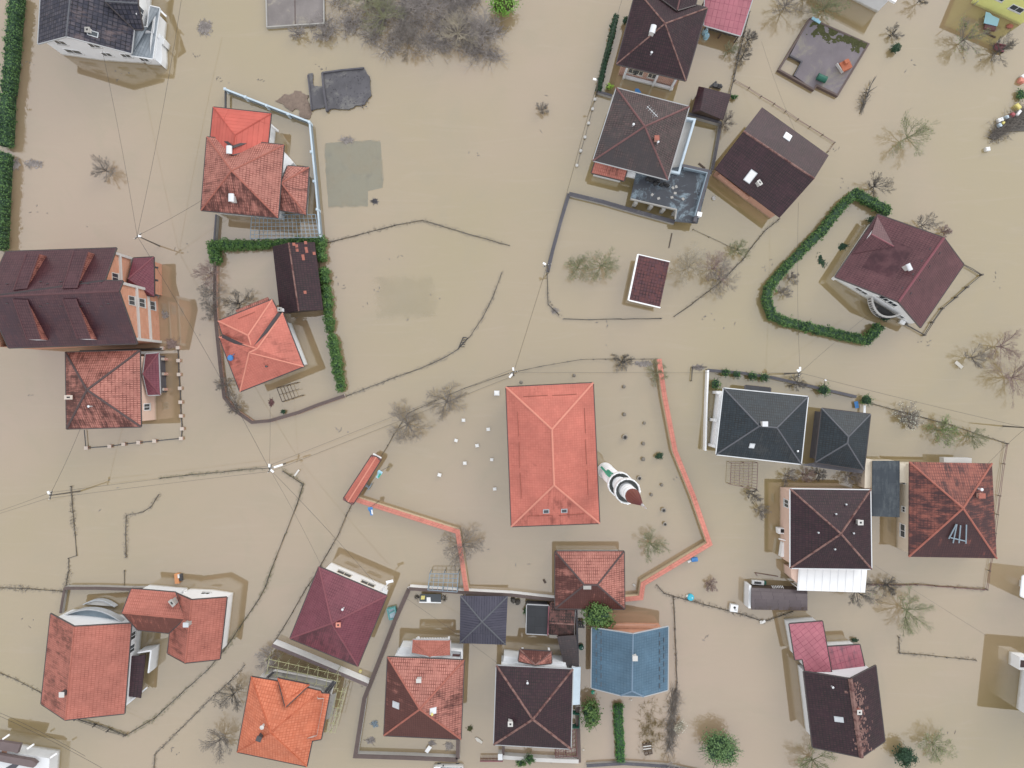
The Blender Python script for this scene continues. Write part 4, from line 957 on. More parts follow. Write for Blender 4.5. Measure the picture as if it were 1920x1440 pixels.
m.face([A+e, B+e, D+e]); m.face([B+e, A+e, Vector((A.x+e.x, A.y+e.y, 1)), Vector((B.x+e.x, B.y+e.y, 1))]); m.build('dormer_wall', M['bright'], T)
slabpx(T, 'dormer_balcony', [(1636, 420), (1620, 444), (1624, 448), (1640, 424)], 2.0, 1.2, M['bright'])
hood(rf, 1707, 500, 1.2, R(25), 0.9, .6); guards(rf, [(1744, 466), (1728, 489), (1712, 514), (1692, 540), (1762, 475), (1743, 500), (1725, 525), (1708, 550)], 'darksteel', .3)
window(rf, 1616, 545, 1.6, 1.6, 0.6); window(rf, 1657, 560, 3.4, 1.1, 0.9); window(rf, 1674, 568, 3.4, 1.1, 0.9); window(rf, 1690, 590, 1.2, 1.0, 0.6)
# curved balcony with stone clad parapet
M['cobble'] = brickmat('cobble_stone', (0.20, 0.20, 0.20), (0.42, 0.42, 0.42), (0.05, 0.05, 0.05), 0.35, 0.3, 0.05)
arc = []
A, B = P(1634, 558, 1.9), P(1686, 590, 1.9); dv = (B-A); nv = Vector((-dv.y, dv.x, 0)).normalized()*-1.0
if nv.y > 0: nv = -nv
for i in range(11): t = i/10; p = A+dv*t+nv*1.35*math.sin(math.pi*t)**0.8; arc.append(p.xy)
m = MB(); strip(m, arc, 0.22, 1.0, 2.1); m.build('balcony_parapet', M['lconcrete'], T)
m = MB(); m.prism([tuple(p) for p in arc], 0.9, 1.2); m.build('balcony_floor', M['cobble'], T)
m = MB()
for i in range(10):
    for t in (0.3, 0.75): p = arc[i]+(arc[i+1]-arc[i])*t; o = (p-(A+dv*.5).xy).normalized()*.13; m.box((p.x+o.x, p.y+o.y), .12, .12, 1.3, 1.9, 0.5)
m.build('baluster', M['darksteel'], T)
m = MB(); p = P(1567, 521, 2.0); m.box(p, .35, .3, 1.2, 2.3, R(-35)); m.build('rafter_end', M['bright'], T)
p = P(1693, 604, .6); m = MB(); m.box(p, .7, .5, -.5, .6, R(-30)); m.build('doorstep', M['bright'], T)

# ---- small mottled shed in the field
q = [(1196, 478), (1255, 492), (1237, 576), (1178, 562)]
T = house('field_shed', 'small mottled red lean-to shed with white verge boards, alone between the bare trees', q, 'shed')
rf = add_roof(T, [(1197, 478, 2.5), (1255, 492, 2.2), (1237, 576, 2.2), (1179, 563, 2.5)], [[0, 1, 2, 3]], M['t_small'], walls='white', ov=0.25)
m = MB(); m.bar(P(1179, 563, 2.42), P(1238, 577, 2.12), .16, .2); m.bar(P(1196, 477, 2.42), P(1178, 563, 2.42), .22, .2); m.bar(P(1196, 477, 2.42), P(1256, 491, 2.12), .12, .2); m.build('verge_board', M['bright'], rf.obj)

# ---- slate house and garage
q = [(1357, 728), (1515, 744), (1502, 870), (1343, 852)]
T = house('slate_hip_house', 'house with dark slate hipped roof, white balustrade on the west side and silver chimney', q)
rf = add_roof(T, *hip2(q[3], q[0], q[1], q[2], 4.3, (1424, 799), (1457, 802), 6.6), M['t_slate'], dirt_tone=[0.12, -0.05, 0.1, 0.22], ridge=M['r_slate'], gutter=M['gutter_w'], walls='bright', ov=0.6)
chimney(rf, 1435, 795, 0.9, .55, .5, 'lconcrete', 'silver', flue=False); skylight(rf, 1410, 836, .5, .5, mat='silver'); pipe(rf, 1496, 846, .3, .08)
add_roof(T, [(1398, 723, 3.0), (1445, 728, 3.0), (1444, 741, 3.4), (1396, 737, 3.4)], [[0, 1, 2, 3]], M['t_black'], walls=None, gutter=M['gutter_d'], rlabel='dark porch roof on the north side')
m = MB(); strip(m, [P(x, y, 2.0).xy for x, y in ((1352, 733), (1340, 838))], .35, -.5, 2.0); m.build('balcony_wall', M['bright'], T)
for x, y in ((1347, 736), (1341, 788), (1338, 836)): p = P(x, y, 2.2); m = MB(); m.box(p, .45, .35, -.5, 2.2, R(-7)); m.build('balcony_pillar', M['bright'], T)
q = [(1541, 766), (1632, 777), (1620, 881), (1529, 867)]
T = house('slate_garage', 'smaller dark slate pyramid roof garage just east of the slate hipped house', q, 'garage')
rf = add_roof(T, *hip2(q[0], q[1], q[2], q[3], 2.9, (1591, 819), (1589, 831), 4.8), M['t_slate'], dirt_tone=[0.05, 0.05, 0.18, 0.12], ridge=M['r_slate'], gutter=M['gutter_d'], walls='dconcrete', ov=0.4)
slabpx(T, 'pergola_roof', [(1529, 867), (1620, 881), (1617, 888), (1502, 872)], 2.2, .15, M['dconcrete'])

# ---- dark brown pyramid with white gutters
q = [(1482, 917), (1632, 919), (1634, 1067), (1482, 1065)]
T = house('white_gutter_house', 'peach house with dark brown pyramid roof edged in white gutters and a blinding white awning', q)
rf = add_roof(T, *hip(q[0], q[1], q[2], q[3], 4.5, (1577, 1001), 7.4), M['t_brownred'], dirt_tone=[0.05, 0.05, 0.0, 0.0], ridge=M['r_orange'], gutter=M['gutter_w'], walls='peach', ov=0.35, rcap=0.13)
chimney(rf, 1614, 980, .9, .55, .5, 'concrete', 'lconcrete'); window(rf, 1473, 944, 2.4, .9, 1.2)
for x, y in ((1587, 946), (1568, 964), (1535, 999), (1601, 1000), (1566, 1030)): pipe(rf, x, y, .3, .07, 'steel')
slabpx(T, 'awning', [(1498, 1065), (1626, 1068), (1622, 1111), (1495, 1107)], 2.9, .12, M['bright'])
m = MB()
for i in range(9): m.bar(P(1500+i*14.5, 1067, 2.93), P(1497+i*14.6, 1107+i*.4, 2.93), .03, .05)
m.build('awning_seam', M['white'], T)
for x, y in ((1498, 1103), (1558, 1105), (1618, 1107)): p = P(x, y, 2.7); m = MB(); m.box(p, .12, .12, -1, 2.75); m.build('awning_post', M['bright'], T)
slabpx(T, 'balcony', [(1459, 990), (1480, 991), (1480, 1002), (1460, 1001)], 1.5, .9, M['bright']); slabpx(T, 'balcony', [(1468, 1018), (1482, 1012), (1480, 1045), (1464, 1044)], 1.5, .9, M['bright'])
slabpx(T, 'balcony_recess_shade', [(1464, 992), (1480, 993), (1480, 999), (1464, 999)], 1.53, .2, M['black'])  # black slab laid on top, painting the shade of a recess
m = MB(); m.bar(P(1460, 1010, 1.7), P(1476, 1014, 1.9), .15, .2); m.build('balcony_rail', M['bright'], T)
slabpx(T, 'side_wing', [(1483, 1066), (1497, 1067), (1495, 1094), (1484, 1083)], 2.6, 3.4, M['peach'])

# ---- rust stained hip, flat annex beside it
q = [(1705, 866), (1860, 869), (1869, 1047), (1704, 1044)]
T = house('rust_stained_house', 'cream house with rust and black stained red pyramid roof carrying a rail ladder', q)
rf = add_roof(T, *hip(q[0], q[1], q[2], q[3], 3.6, (1806, 953), 6.1), M['t_rusty'], dirt_tone=[-0.05, 0.1, 0.22, 0.05], ridge=M['r_red'], gutter=None, walls='cream', ov=0.35, rcap=0.13)
chimney(rf, 1842, 930, .8, .7, .5, 'redbrick', 'r_red', flue=False); pipe(rf, 1841, 918, .8, .12)
window(rf, 1698, 900, 1.6, .9, 1.0); window(rf, 1692, 995, 1.6, 1.6, .9); window(rf, 1695, 955, 1.8, .6, .5)
m = MB()
for a, b in (((1779, 1010), (1793, 983)), ((1794, 983), (1787, 1018)), ((1812, 984), (1811, 1019)), ((1801, 985), (1798, 1018)), ((1782, 1008), (1812, 1015))):
    p, _ = at_roof(rf, *a, .25); q_, _ = at_roof(rf, *b, .25); m.bar(p, q_, .14, .1)
m.build('roof_ladder', M['bluesteel'], rf.obj)
slabpx(T, 'balcony', [(1770, 858), (1822, 859), (1822, 872), (1770, 870)], 2.4, 1.0, M['lconcrete'])
slabpx(T, 'wall_pier', [(1684, 868), (1706, 870), (1706, 905), (1684, 905)], 2.4, 3.4, M['cream'])
q = [(1636, 864), (1687, 864), (1687, 970), (1635, 968)]
T = house('flat_black_annex', 'flat blue black felt roofed annex between the white-guttered house and the rust stained roof', q, 'annex')
rf = add_roof(T, [(*q[0], 2.7), (*q[1], 2.75), (*q[2], 2.75), (*q[3], 2.7)], [[0, 1, 2, 3]], M['t_felt'], walls='cream', ov=0.1, dirt_tone=[0.1])
slabpx(T, 'cream_parapet', [(1623, 860), (1637, 862), (1637, 915), (1621, 915)], 2.2, 3.2, M['cream'])

# ---- barrel roofed shed
q = [(1409, 1102), (1514, 1107), (1514, 1145), (1409, 1143)]
T = house('curved_roof_shed', 'long narrow shed with curved grey purple sheet roof below the white awning', q, 'shed')
V, F = [], []
for i in range(7):
    t = i/6; z = 1.9+0.75*math.sin(math.pi*(0.12+0.88*t)) if True else 2; V += [(1409, 1102+41*t, z), (1514, 1107+38*t, z)]
for i in range(6): F.append([2*i, 2*i+1, 2*i+3, 2*i+2])
rf = add_roof(T, V, F, M['t_barrel'], walls='wood', ov=0.15, dirt_tone=[0, 0, 0, .05, .1, .25])
m = MB(); strip(m, [P(x, y, 2.2).xy for x, y in ((1407, 1098), (1406, 1141))], .3, -.5, 2.1); m.build('end_wall', M['white'], T)
m = MB()
for i in range(7): m.bar(P(1447+i*3.2, 1098, 1.7), P(1450+i*3.2, 1103, 1.9), .05, .1)
m.build('slat', M['bright'], T)

# ---- bottom right brown gable with rose annexes
q = [(1507, 1259), (1642, 1248), (1659, 1390), (1524, 1401)]
T = house('rust_ridge_house', 'house with dark brown gable roof, rusted ridge and two rose red annex roofs', q)
rf = add_roof(T, *gable(q[0], q[1], q[2], q[3], 3.6, (1594, 1273), (1615, 1420), 6.4), M['t_brownred'], ridge=M['r_orange'], gutter=M['gutter_d'], ov=0.55, rcap=0.30)
m = MB(); rng = random.Random(8)
for _ in range(230):
    t = rng.random(); x = 1600+15*t+rng.gauss(5, 7); y = 1280+130*t; p, f = at_roof(rf, x, y, .02); n = rf.normal(f); u = Vector((0, 0, 1)).cross(n).normalized(); v = n.cross(u); a, b = rng.uniform(.06, .2), rng.uniform(.05, .17)
    m.face([p-u*a-v*b, p+u*a-v*b, p+u*a+v*b, p-u*a+v*b])
o = m.build('rusted_tile', M['r_orange'], rf.obj); o['kind'] = 'stuff'
chimney(rf, 1612, 1336, .7, .45, .45, 'r_red', 'lconcrete'); skylight(rf, 1573, 1349, .5, .9, mat='steel'); pipe(rf, 1562, 1289, .4)
r2 = add_roof(T, [(1480, 1170, 2.9), (1542, 1165, 2.9), (1559, 1260, 2.9), (1510, 1260, 2.6), (1505, 1236, 2.6), (1491, 1237, 2.5)], [[0, 1, 2, 3, 4, 5]], M['t_pinkmetal'], gutter=M['gutter_d'], ov=0.3, dirt_tone=[-.1], rlabel='larger rose red annex roof')
r3 = add_roof(T, [(1549, 1213, 2.6), (1612, 1209, 2.5), (1622, 1253, 2.2), (1557, 1257, 2.3)], [[0, 1, 2, 3]], M['t_pinkmetal'], gutter=M['gutter_d'], ov=0.3, dirt_tone=[.25], rlabel='smaller faded rose annex roof')
slabpx(T, 'balcony', [(1535, 1260), (1622, 1252), (1612, 1262), (1598, 1268), (1590, 1262), (1573, 1264), (1580, 1272)], 2.4, .4, M['lconcrete'])

# ---- blue grey roof house
q = [(1110, 1177), (1253, 1175), (1252, 1294), (1109, 1290)]
T = house('blue_roof_house', 'brick house with blue grey gable roof half hipped at the south end', q)
rf = add_roof(T, [(1110, 1177, 3.1), (1253, 1175, 3.1), (1252, 1294, 3.1), (1109, 1290, 3.1), (1187, 1189, 6.0), (1185, 1296, 6.0), (1164, 1304, 5.2), (1207, 1306, 5.2)], [[1, 2, 7, 5, 4], [3, 0, 4, 5, 6], [5, 7, 6]], M['t_blue'], dirt_tone=[.1, .14, .3], ridge=M['r_blue'], gutter=M['gutter_g'], walls='brick', ov=0.6)
chimney(rf, 1191, 1235, .8, .5, .5, 'lconcrete', 'lconcrete', flue=False)
guards(rf, [(1118, 1195+i*16) for i in range(6)]+[(1127, 1187+i*16) for i in range(7)]+[(1237, 1190+i*16) for i in range(7)]+[(1245, 1200+i*15) for i in range(6)], 'r_slate', .6)
m = MB(); a = P(1146, 1170, 2.5); m.bar(P(1146, 1171, 2.6), P(1230, 1172, 2.6), .15, .3); m.build('concrete_beam', M['orange_wall'], T)

# ---- grey carport, street row
q = [(863, 1117), (952, 1118), (948, 1209), (862, 1206)]
T = house('grey_carport', 'open carport with ribbed grey pyramid roof behind the brown topped white wall', q, 'carport')
rf = add_roof(T, *hip(q[0], q[1], q[2], q[3], 2.6, (904, 1166), 3.9), M['t_carport'], ridge=M['r_slate'], walls=None)
for x, y in ((870, 1124), (945, 1125), (942, 1202), (869, 1200)): p = P(x, y, 2.5); m = MB(); m.box(p, .18, .18, -1, 2.55); m.build('post', M['steel'], T)

q = [(727, 1232), (870, 1238), (864, 1386), (720, 1379)]
T = house('streaked_red_house', 'house with red pyramid roof blackened on its west and south slopes', q)
rf = add_roof(T, *hip(q[0], q[1], q[2], q[3], 5.2, (787, 1330), 8.3), M['t_rust'], dirt_tone=[-.22, 0.02, 0.42, 0.30], ridge=M['r_red'], gutter=M['gutter_d'], ov=0.6, rcap=.12)
chimney(rf, 785, 1277, .7, .5, .35, 'lconcrete', 'lconcrete', flue=False); skylight(rf, 742, 1322, .6, .9, mat='steel'); skylight(rf, 812, 1333, .6, .7, mat='silver', frame='silver'); pipe(rf, 810, 1340, .4, .1, 'yellowp')
rp = add_roof(T, [(774, 1200, 3.9), (844, 1201, 3.9), (844, 1229, 4.2), (772, 1224, 4.2), (806, 1231, 5.4)], [[0, 1, 4], [1, 2, 4], [3, 0, 4]], M['t_red'], ridge=M['r_red'], gutter=M['gutter_g'], walls=None, rlabel='small red porch roof on the north side')
slabpx(T, 'terrace', [(751, 1213), (866, 1219), (866, 1240), (740, 1235)], 2.5, 3.3, M['white'])
m = MB(); p1, p2 = P(866, 1221, 3.0), P(866, 1236, 3.0); strip(m, [P(x, y, 3.1).xy for x, y in ((845, 1219), (866, 1221), (866, 1237))], .15, 2.4, 3.1); m.build('parapet', M['bright'], T)
m = MB()
for i in range(20): p = P(780+i*3.0, 1199, 2.5); m.box(p, .1, .1, 1.9, 2.8)
m.bar(P(778, 1199, 2.85), P(838, 1199, 2.85), .16, .1); m.build('baluster', M['bright'], T)
slabpx(T, 'terrace_rug', [(849, 1226), (863, 1227), (862, 1231), (848, 1231)], 2.53, .02, M['r_brown'])
for x in (782, 840): p = P(x, 1203, 3.5); m = MB(); m.box(p, .25, .25, 2, 3.9); m.build('porch_column', M['bright'], T)

q = [(931, 1248), (1074, 1255), (1070, 1404), (926, 1396)]
T = house('dark_maroon_house', 'house with dark maroon pyramid roof, flaked pale hips and rust red porch roof', q)
rf = add_roof(T, *hip(q[0], q[1], q[2], q[3], 5.2, (999, 1349), 8.2), M['t_brownred'], dirt_tone=[0, 0, 0.05, 0], ridge=M['r_orange'], gutter=M['gutter_g'], ov=0.6, rcap=.14)
chimney(rf, 957, 1358, .8, .5, .5, 'lconcrete', 'lconcrete'); pipe(rf, 989, 1281, .6)
rp = add_roof(T, [(975, 1218, 3.9), (1034, 1222, 3.9), (1034, 1244, 4.2), (972, 1240, 4.2), (1004, 1247, 5.4)], [[0, 1, 4], [1, 2, 4], [3, 0, 4]], M['t_rust'], dirt_tone=[.3, .1, .1], ridge=M['r_orange'], gutter=M['gutter_d'], walls=None, rlabel='rust red porch roof on the north side')
slabpx(T, 'terrace', [(945, 1230), (1061, 1243), (1061, 1256), (943, 1250)], 2.5, 3.3, M['white'])
m = MB()
for i in range(14): m.bar(P(1015+i*2.2, 1250, 2.56), P(1015+i*2.2, 1256, 2.56), .08, .06)
m.build('vent_grille', M['darksteel'], T)
rl = add_roof(T, [(1072, 1252, 3.4), (1089, 1251, 2.6), (1087, 1321, 2.6), (1074, 1322, 3.4)], [[0, 1, 2, 3]], M['bluewhite'], walls='white', ov=0.1, rlabel='white lean-to on the east side')
for x in (980, 1030): p = P(x, 1224, 3.5); m = MB(); m.box(p, .25, .25, 2, 3.9); m.build('porch_column', M['bright'], T)

q = [(1044, 1194), (1080, 1192), (1086, 1249), (1060, 1250)]
T = house('lean_to_shed', 'dark tiled lean-to shed against the dark maroon pyramid house', q, 'shed')
add_roof(T, [(1044, 1193, 2.3), (1080, 1191, 2.6), (1086, 1250, 2.6), (1058, 1250, 2.3)], [[0, 1, 2, 3]], M['t_greybrown'], walls='dconcrete', ov=0.2, dirt_tone=[.25])
q = [(988, 1134), (1029, 1136), (1027, 1190), (987, 1188)]
T = house('black_felt_shed', 'small shed with flat black felt roof next to the crumbling tiled outbuilding', q, 'shed')
add_roof(T, [(*q[0], 2.1), (*q[1], 2.3), (*q[2], 2.3), (*q[3], 2.1)], [[0, 1, 2, 3]], M['t_black'], walls='dconcrete', ov=0.12, gutter=M['gutter_g'])
q = [(1031, 1132), (1079, 1136), (1077, 1193), (1028, 1190)]
T = house('crumbling_outbuilding', 'outbuilding with crumbling mossy reddish tiles beside the black felt shed', q, 'shed')
rf = add_roof(T, [(1031, 1130, 2.2), (1079, 1134, 2.2), (1077, 1193, 2.2), (1028, 1190, 2.2), (1030, 1168, 3.0), (1077, 1171, 3.0)], [[0, 1, 5, 4], [4, 5, 2, 3]], M['t_old'], ridge=M['r_orange'], walls='redbrick', ov=0.2, dirt_tone=[0.0, .15])
m = MB(); m.bar(P(1029, 1137, 2.5), P(1027, 1191, 2.5), .14, .18); m.build('verge_board', M['r_maroon'], rf.obj)
m = MB(); m.bar(P(1079, 1144, 2.1), P(1075, 1192, 2.1), .1, .12); m.build('gutter', M['gutter_g'], rf.obj)

# ---- brick coloured hip by the gate of the prayer yard
q = [(1041, 1034), (1170, 1034), (1171, 1142), (1041, 1141)]
T = house('mottled_hip_house', 'building with mottled brick red hipped roof in the corner of the salmon yard wall', q)
rf = add_roof(T, *hip2(q[3], q[0], q[1], q[2], 2.7, (1096, 1097), (1120, 1097), 4.6), M['t_rust'], dirt_tone=[0.2, -.15, -.02, 0.32], ridge=M['r_dark'], gutter=M['gutter_d'], ov=0.4, rcap=.13)
p, _ = at_roof(rf, 1101, 1101, .1); m = MB(); m.box(p, 1.0, .5, p.z-.3, p.z+.12); m.build('ridge_cover', M['concrete'], rf.obj)

# ---- maroon pyramid
q = [(598, 1063), (725, 1117), (671, 1249), (544, 1197)]
T = house('maroon_pyramid_house', 'white house with clean maroon pyramid roof southwest of the salmon yard wall', q)
rf = add_roof(T, *hip(q[0], q[1], q[2], q[3], 5.2, (622, 1169), 8.2), M['t_maroon'], dirt_tone=[0, 0, .28, 0.02], ridge=M['r_maroon'], gutter=M['gutter_d'], walls='bright', ov=0.55)
chimney(rf, 634, 1172, .6, .45, .45, 'r_maroon', 'r_pink'); pipe(rf, 642, 1143, .7)
window(rf, 647, 1072, 2.4, 1.8, .9, 'cream'); window(rf, 691, 1091, 2.4, 1.8, .9, 'cream')
m = MB(); m.tube(P(713, 1109, 3.6), P(730, 1091, 4.4), .06); m.tube(P(713, 1109, 3.6), P(735, 1087, 4.6), .05); m.bar(P(724, 1092, 4.4), P(737, 1089, 4.5), .35, .06); m.build('flagpole_bracket', M['bright'], T)
slabpx(T, 'balcony', [(718, 1104), (726, 1110), (724, 1117), (716, 1113)], 2.8, .8, M['white'])

# ---- new orange house with scaffold
T = thing('orange_roof_house', 'unfinished grey block house with bright new orange tile roof wrapped in scaffolding', 'house', centre([(471, 1269), (618, 1301), (575, 1437), (445, 1410)], 4))
rf = add_roof(T, [(471, 1269, 4.5), (518, 1277, 4.5), (580, 1291, 4.5), (601, 1296, 4.5), (603, 1300, 4.5), (618, 1301, 4.5), (602, 1386, 4.5), (585, 1389, 4.5), (575, 1437, 4.5), (445, 1410, 4.5), (507, 1374, 7.8)],
              [[0, 1, 2, 3, 10], [3, 4, 5, 6, 7, 8, 10], [8, 9, 10], [9, 0, 10]], M['t_orange'], dirt_tone=[0, 0.02, 0, 0.05], ridge=M['r_orange'] if False else M['t_orange'], gutter=M['gutter_d'], walls='lconcrete', ov=0.6)
rd = add_roof(T, [(521, 1272, 4.8), (580, 1284, 4.8), (537, 1313, 6.5), (535, 1326, 6.5)], [[0, 1, 2], [0, 2, 3], [2, 1, 3]], M['t_orange'], ridge=M['t_orange'], gutter=M['gutter_d'], walls=None, rlabel='small hipped dormer roof on the north side')
pipe(rf, 491, 1364, .7, .16, 'lconcrete'); chimney(rf, 485, 1386, .9, .5, .5, 'darksteel', 'darksteel', R(-20), False)
slabpx(T, 'balcony', [(496, 1271), (513, 1257), (585, 1271), (628, 1280), (618, 1300), (575, 1300)], 2.5, .3, M['concrete'])
for z in (2.9,):
    m = MB(); strip(m, [P(x, y, z).xy for x, y in ((497, 1270), (514, 1258), (584, 1271), (627, 1281), (620, 1303))], .12, 2.4, 2.8); m.build('balcony_kerb', M['lconcrete'], T)
slabpx(T, 'ledge', [(619, 1303), (631, 1300), (623, 1343), (612, 1350)], 2.0, .3, M['concrete'])
T = thing('scaffolding', 'yellow green tube scaffolding on the north and east sides of the new orange roof', 'scaffolding', centre([(570, 1260), (640, 1300)], 3))
m = MB(); a0, a1 = (497, 1262), (638, 1290); 
for z in (1.0, 2.8):
    for o in (0, 14, 26):
        m.tube(P(498+o*.25, 1262-o, z), P(634+o*.2, 1292-o, z), .035, n=5); m.tube(P(634+o*.6, 1290, z), P(612+o*.6, 1375, z), .035, n=5)
m.build('ledger', M['scaffold'], T)
m = MB()
for i in range(8):
    x, y = 500+i*18.5, 1260+i*4
    m.tube(P(x, y+3, 2.8), P(x+5, y-27, 2.8), .035, n=5); m.tube(P(x, y+3, 1.0), P(x+5, y-27, 1.0), .03, n=5)
for i in range(6): x, y = 640-i*4.5, 1296+i*15; m.tube(P(x-8, y-1, 2.8), P(x+8, y+2, 2.8), .03, n=5)
m.build('transom', M['scaffold'], T)
for i in range(8):
    for o in (0, -26):
        x, y = 500+i*18.5, 1262+i*4+o; m = MB(); p = P(x, y, 2.9); m.tube((p.x, p.y, -1), (p.x, p.y, 3.6), .035, n=5); m.build('standard', M['scaffold'], T)
for i in range(5):
    x, y = 641-i*5.5, 1300+i*18; m = MB(); p = P(x, y, 2.9); m.tube((p.x, p.y, -1), (p.x, p.y, 3.4), .035, n=5); m.build('standard', M['scaffold'], T)
m = MB(); m.bar(P(502, 1270, 2.9), P(513, 1260, 2.9), .3, .06); m.bar(P(610, 1298, 2.9), P(626, 1277, 2.9), .3, .06); m.bar(P(615, 1299, 2.9), P(630, 1279, 2.9), .2, .06); m.build('plank', M['darksteel'], T)

# ---- bottom left red gable
q = [(95, 1151), (246, 1169), (233, 1338), (77, 1320)]
T = house('red_gable_house', 'white house with broad red ribbed gable roof and rounded grey north balcony, lower left', q)
rf = add_roof(T, *gable(q[0], q[1], q[2], q[3], 4.0, (139, 1175), (122, 1350), 7.2), M['t_red'], dirt_tone=[-.15, 0.12], ridge=M['r_red'], gutter=M['gutter_d'], walls='white', ov=0.55)
window(rf, 252, 1192, 2.3, .9, 1.1); window(rf, 250, 1216, 2.3, .9, 1.1); chimney(rf, 115, 1303, .9, .5, .5, 'darksteel', 'lconcrete', flue=False)
A, B = P(112, 1159, 2.3), P(233, 1168, 2.3); arc = []; dv = B-A; nv = Vector((-dv.y, dv.x, 0)).normalized(); nv = nv if nv.y > 0 else -nv
for i in range(13): t = i/12; arc.append((A+dv*t+nv*1.5*math.sin(math.pi*t)**.9).xy)
m = MB(); m.prism([tuple(p) for p in arc]+[tuple((B-nv*.8).xy), tuple((A-nv*.8).xy)], 1.7, 2.0); m.build('balcony_floor', M['bluesteel'], T)
m = MB(); strip(m, arc, .14, 1.6, 2.6); m.build('balcony_parapet', M['steel'], T)
arc2 = [(A+dv*(.25+.5*i/8)+nv*(1.5+.75*math.sin(math.pi*i/8))).xy for i in range(9)]
m = MB(); m.prism([tuple(p) for p in arc2], .6, .75); m.build('stair', M['lconcrete'], T); m = MB(); strip(m, arc2, .12, .2, 1.0); m.build('stair_parapet', M['steel'], T)
slabpx(T, 'gable_shelf', [(132, 1168), (163, 1172), (163, 1176), (141, 1176)], 3.4, .4, M['bright'])
add_roof(T, [(243, 1231, 2.3), (273, 1228, 1.6), (264, 1309, 1.6), (236, 1305, 2.3)], [[0, 1, 2, 3]], M['t_wine'], walls=None, dirt_tone=[.1], rlabel='low dark wine lean-to roof')
m = MB(); strip(m, [P(x, y, 2.2).xy for x, y in ((258, 1224), (283, 1220), (278, 1262))], .2, -.5, 2.2); m.build('stair_wall', M['white'], T)
m = MB(); m.bar(P(236, 1322, .8), P(276, 1289, .8), .18, .3); m.build('ramp_edge', M['white'], T)

# ---- red L-shaped house
T = thing('red_ell_house', 'white house with L shaped red tiled roof, two grey chimneys and blackened inner slope', 'house', centre([(229, 1149), (425, 1120), (412, 1235)], 4))
rb = add_roof(T, [(327, 1111, 3.6), (425, 1120, 3.6), (412, 1236, 3.6), (314, 1225, 3.6), (359, 1125, 6.3), (347, 1243, 6.3)], [[1, 2, 5, 4], [3, 0, 4, 5]], M['t_red'], dirt_tone=[-.05, .1], ridge=M['r_red'], gutter=M['gutter_d'], walls='bright', ov=0.5)
ra = add_roof(T, [(246, 1104, 3.9), (329, 1111, 3.9), (346, 1160, 5.5), (316, 1187, 3.7), (258, 1181, 3.7), (229, 1149, 5.5)], [[0, 1, 2, 5], [5, 2, 3, 4]], M['t_red'], dirt_tone=[-.05, .34], ridge=M['r_red'], gutter=M['gutter_d'], walls='white', ov=0.5, rlabel='western wing roof')
chimney(ra, 322, 1131, 1.0, .4, .8, 'concrete', 'concrete', R(40)); chimney(rb, 348, 1172, .9, .55, .45, 'concrete', 'steel', flue=False)
slabpx(T, 'white_plinth', [(285, 1103), (330, 1106), (435, 1116), (432, 1122), (380, 1126), (330, 1116)], .5, 1.4, M['bright'])
window(rb, 385, 1116, 2.0, 1.0, .6); window(rb, 338, 1112, 1.6, .8, .6)

# ---- bottom left corner terrace house
T = thing('terrace_house', 'flat roofed white terrace house with dusky purple tiled ledges in the lower left corner', 'house', centre([(0, 1420), (60, 1440)], 3))
slabpx(T, 'terrace', [(-60, 1394), (34, 1413), (93, 1422), (88, 1500), (-80, 1490)], 2.2, 3.2, M['white'])
slabpx(T, 'tiled_ledge', [(-40, 1385), (38, 1396), (32, 1413), (24, 1410), (-40, 1402)], 2.9, .5, M['purplecap'])
slabpx(T, 'tiled_ledge', [(-40, 1409), (60, 1426), (68, 1432), (62, 1440), (-40, 1420)], 3.2, .6, M['purplecap'])
slabpx(T, 'doorway', [(4, 1404), (14, 1406), (12, 1413), (3, 1411)], 2.23, .02, M['orange_wall'])
for x, y in ((5, 1386), (51, 1404), (94, 1421)):
    m = MB(); m.bar(P(x, y, 2.4), P(x+13, y-9, 2.0), .22, .3); m.build('post', M['bright'], T)
slabpx(T, 'flagstone', [(10, 1440), (28, 1430), (38, 1432), (24, 1446)], 2.24, .02, M['dconcrete'])

# ---- houses cut by the frame
q = [(1886, -45), (2010, 20), (1965, 110), (1840, 40)]
T = thing('yellow_house', 'lime yellow house wall with two dark windows at the upper right corner', 'house', centre([(1900, 0)], 3))
ft = [P(1820, 6, 0).xy, P(1912, 47, 0).xy, P(2010, -120, 0).xy, P(1900, -190, 0).xy]
mb = MB(); mb.prism([tuple(p) for p in ft], -1, 5.8); mb.build('wall', M['yellow'], T)
class _F: pass
fk = _F(); fk.foot = ft; fk.T = T
window(fk, 1868, 4, 2.9, 1.6, .8, 'white'); window(fk, 1905, 20, 2.4, 1.6, .8, 'white')
mb = MB(); fo = poly_inset(ft, -.5); c2 = sum(fo, Vector((0, 0)))/4
for i in range(4): mb.face([(*fo[i], 5.9), (*fo[(i+1) % 4], 5.9), (*c2, 9.0)], [(0, 0), (9, 0), (4, 5)])
mb.face([(*p, 5.8) for p in reversed(fo)]); mb.build('roof', M['t_red'], T)
m = MB(); m.tube(P(1834, 2, 4.5), P(1826, 9, 0), .06); m.build('drainpipe', M['gutter_g'], T)
T = thing('north_house', 'house showing only a white roof corner at the top edge near the lime yellow house', 'house', centre([(1640, -60)], 3))
mb = MB(); rc = [P(1677, 3, 4.0).xy, P(1560, -58, 4.0).xy, P(1600, -160, 4.0).xy, P(1730, -95, 4.0).xy]
mb.prism([tuple(p) for p in poly_inset(rc, .5)], -1, 3.9); mb.build('wall', M['white'], T)
mb = MB(); c2 = sum(rc, Vector((0, 0)))/4
for i in range(4): mb.face([(*rc[i], 4.05), (*rc[(i+1) % 4], 4.05), (*c2, 6.6)], [(0, 0), (9, 0), (4, 5)])
mb.build('roof', M['t_red'], T)
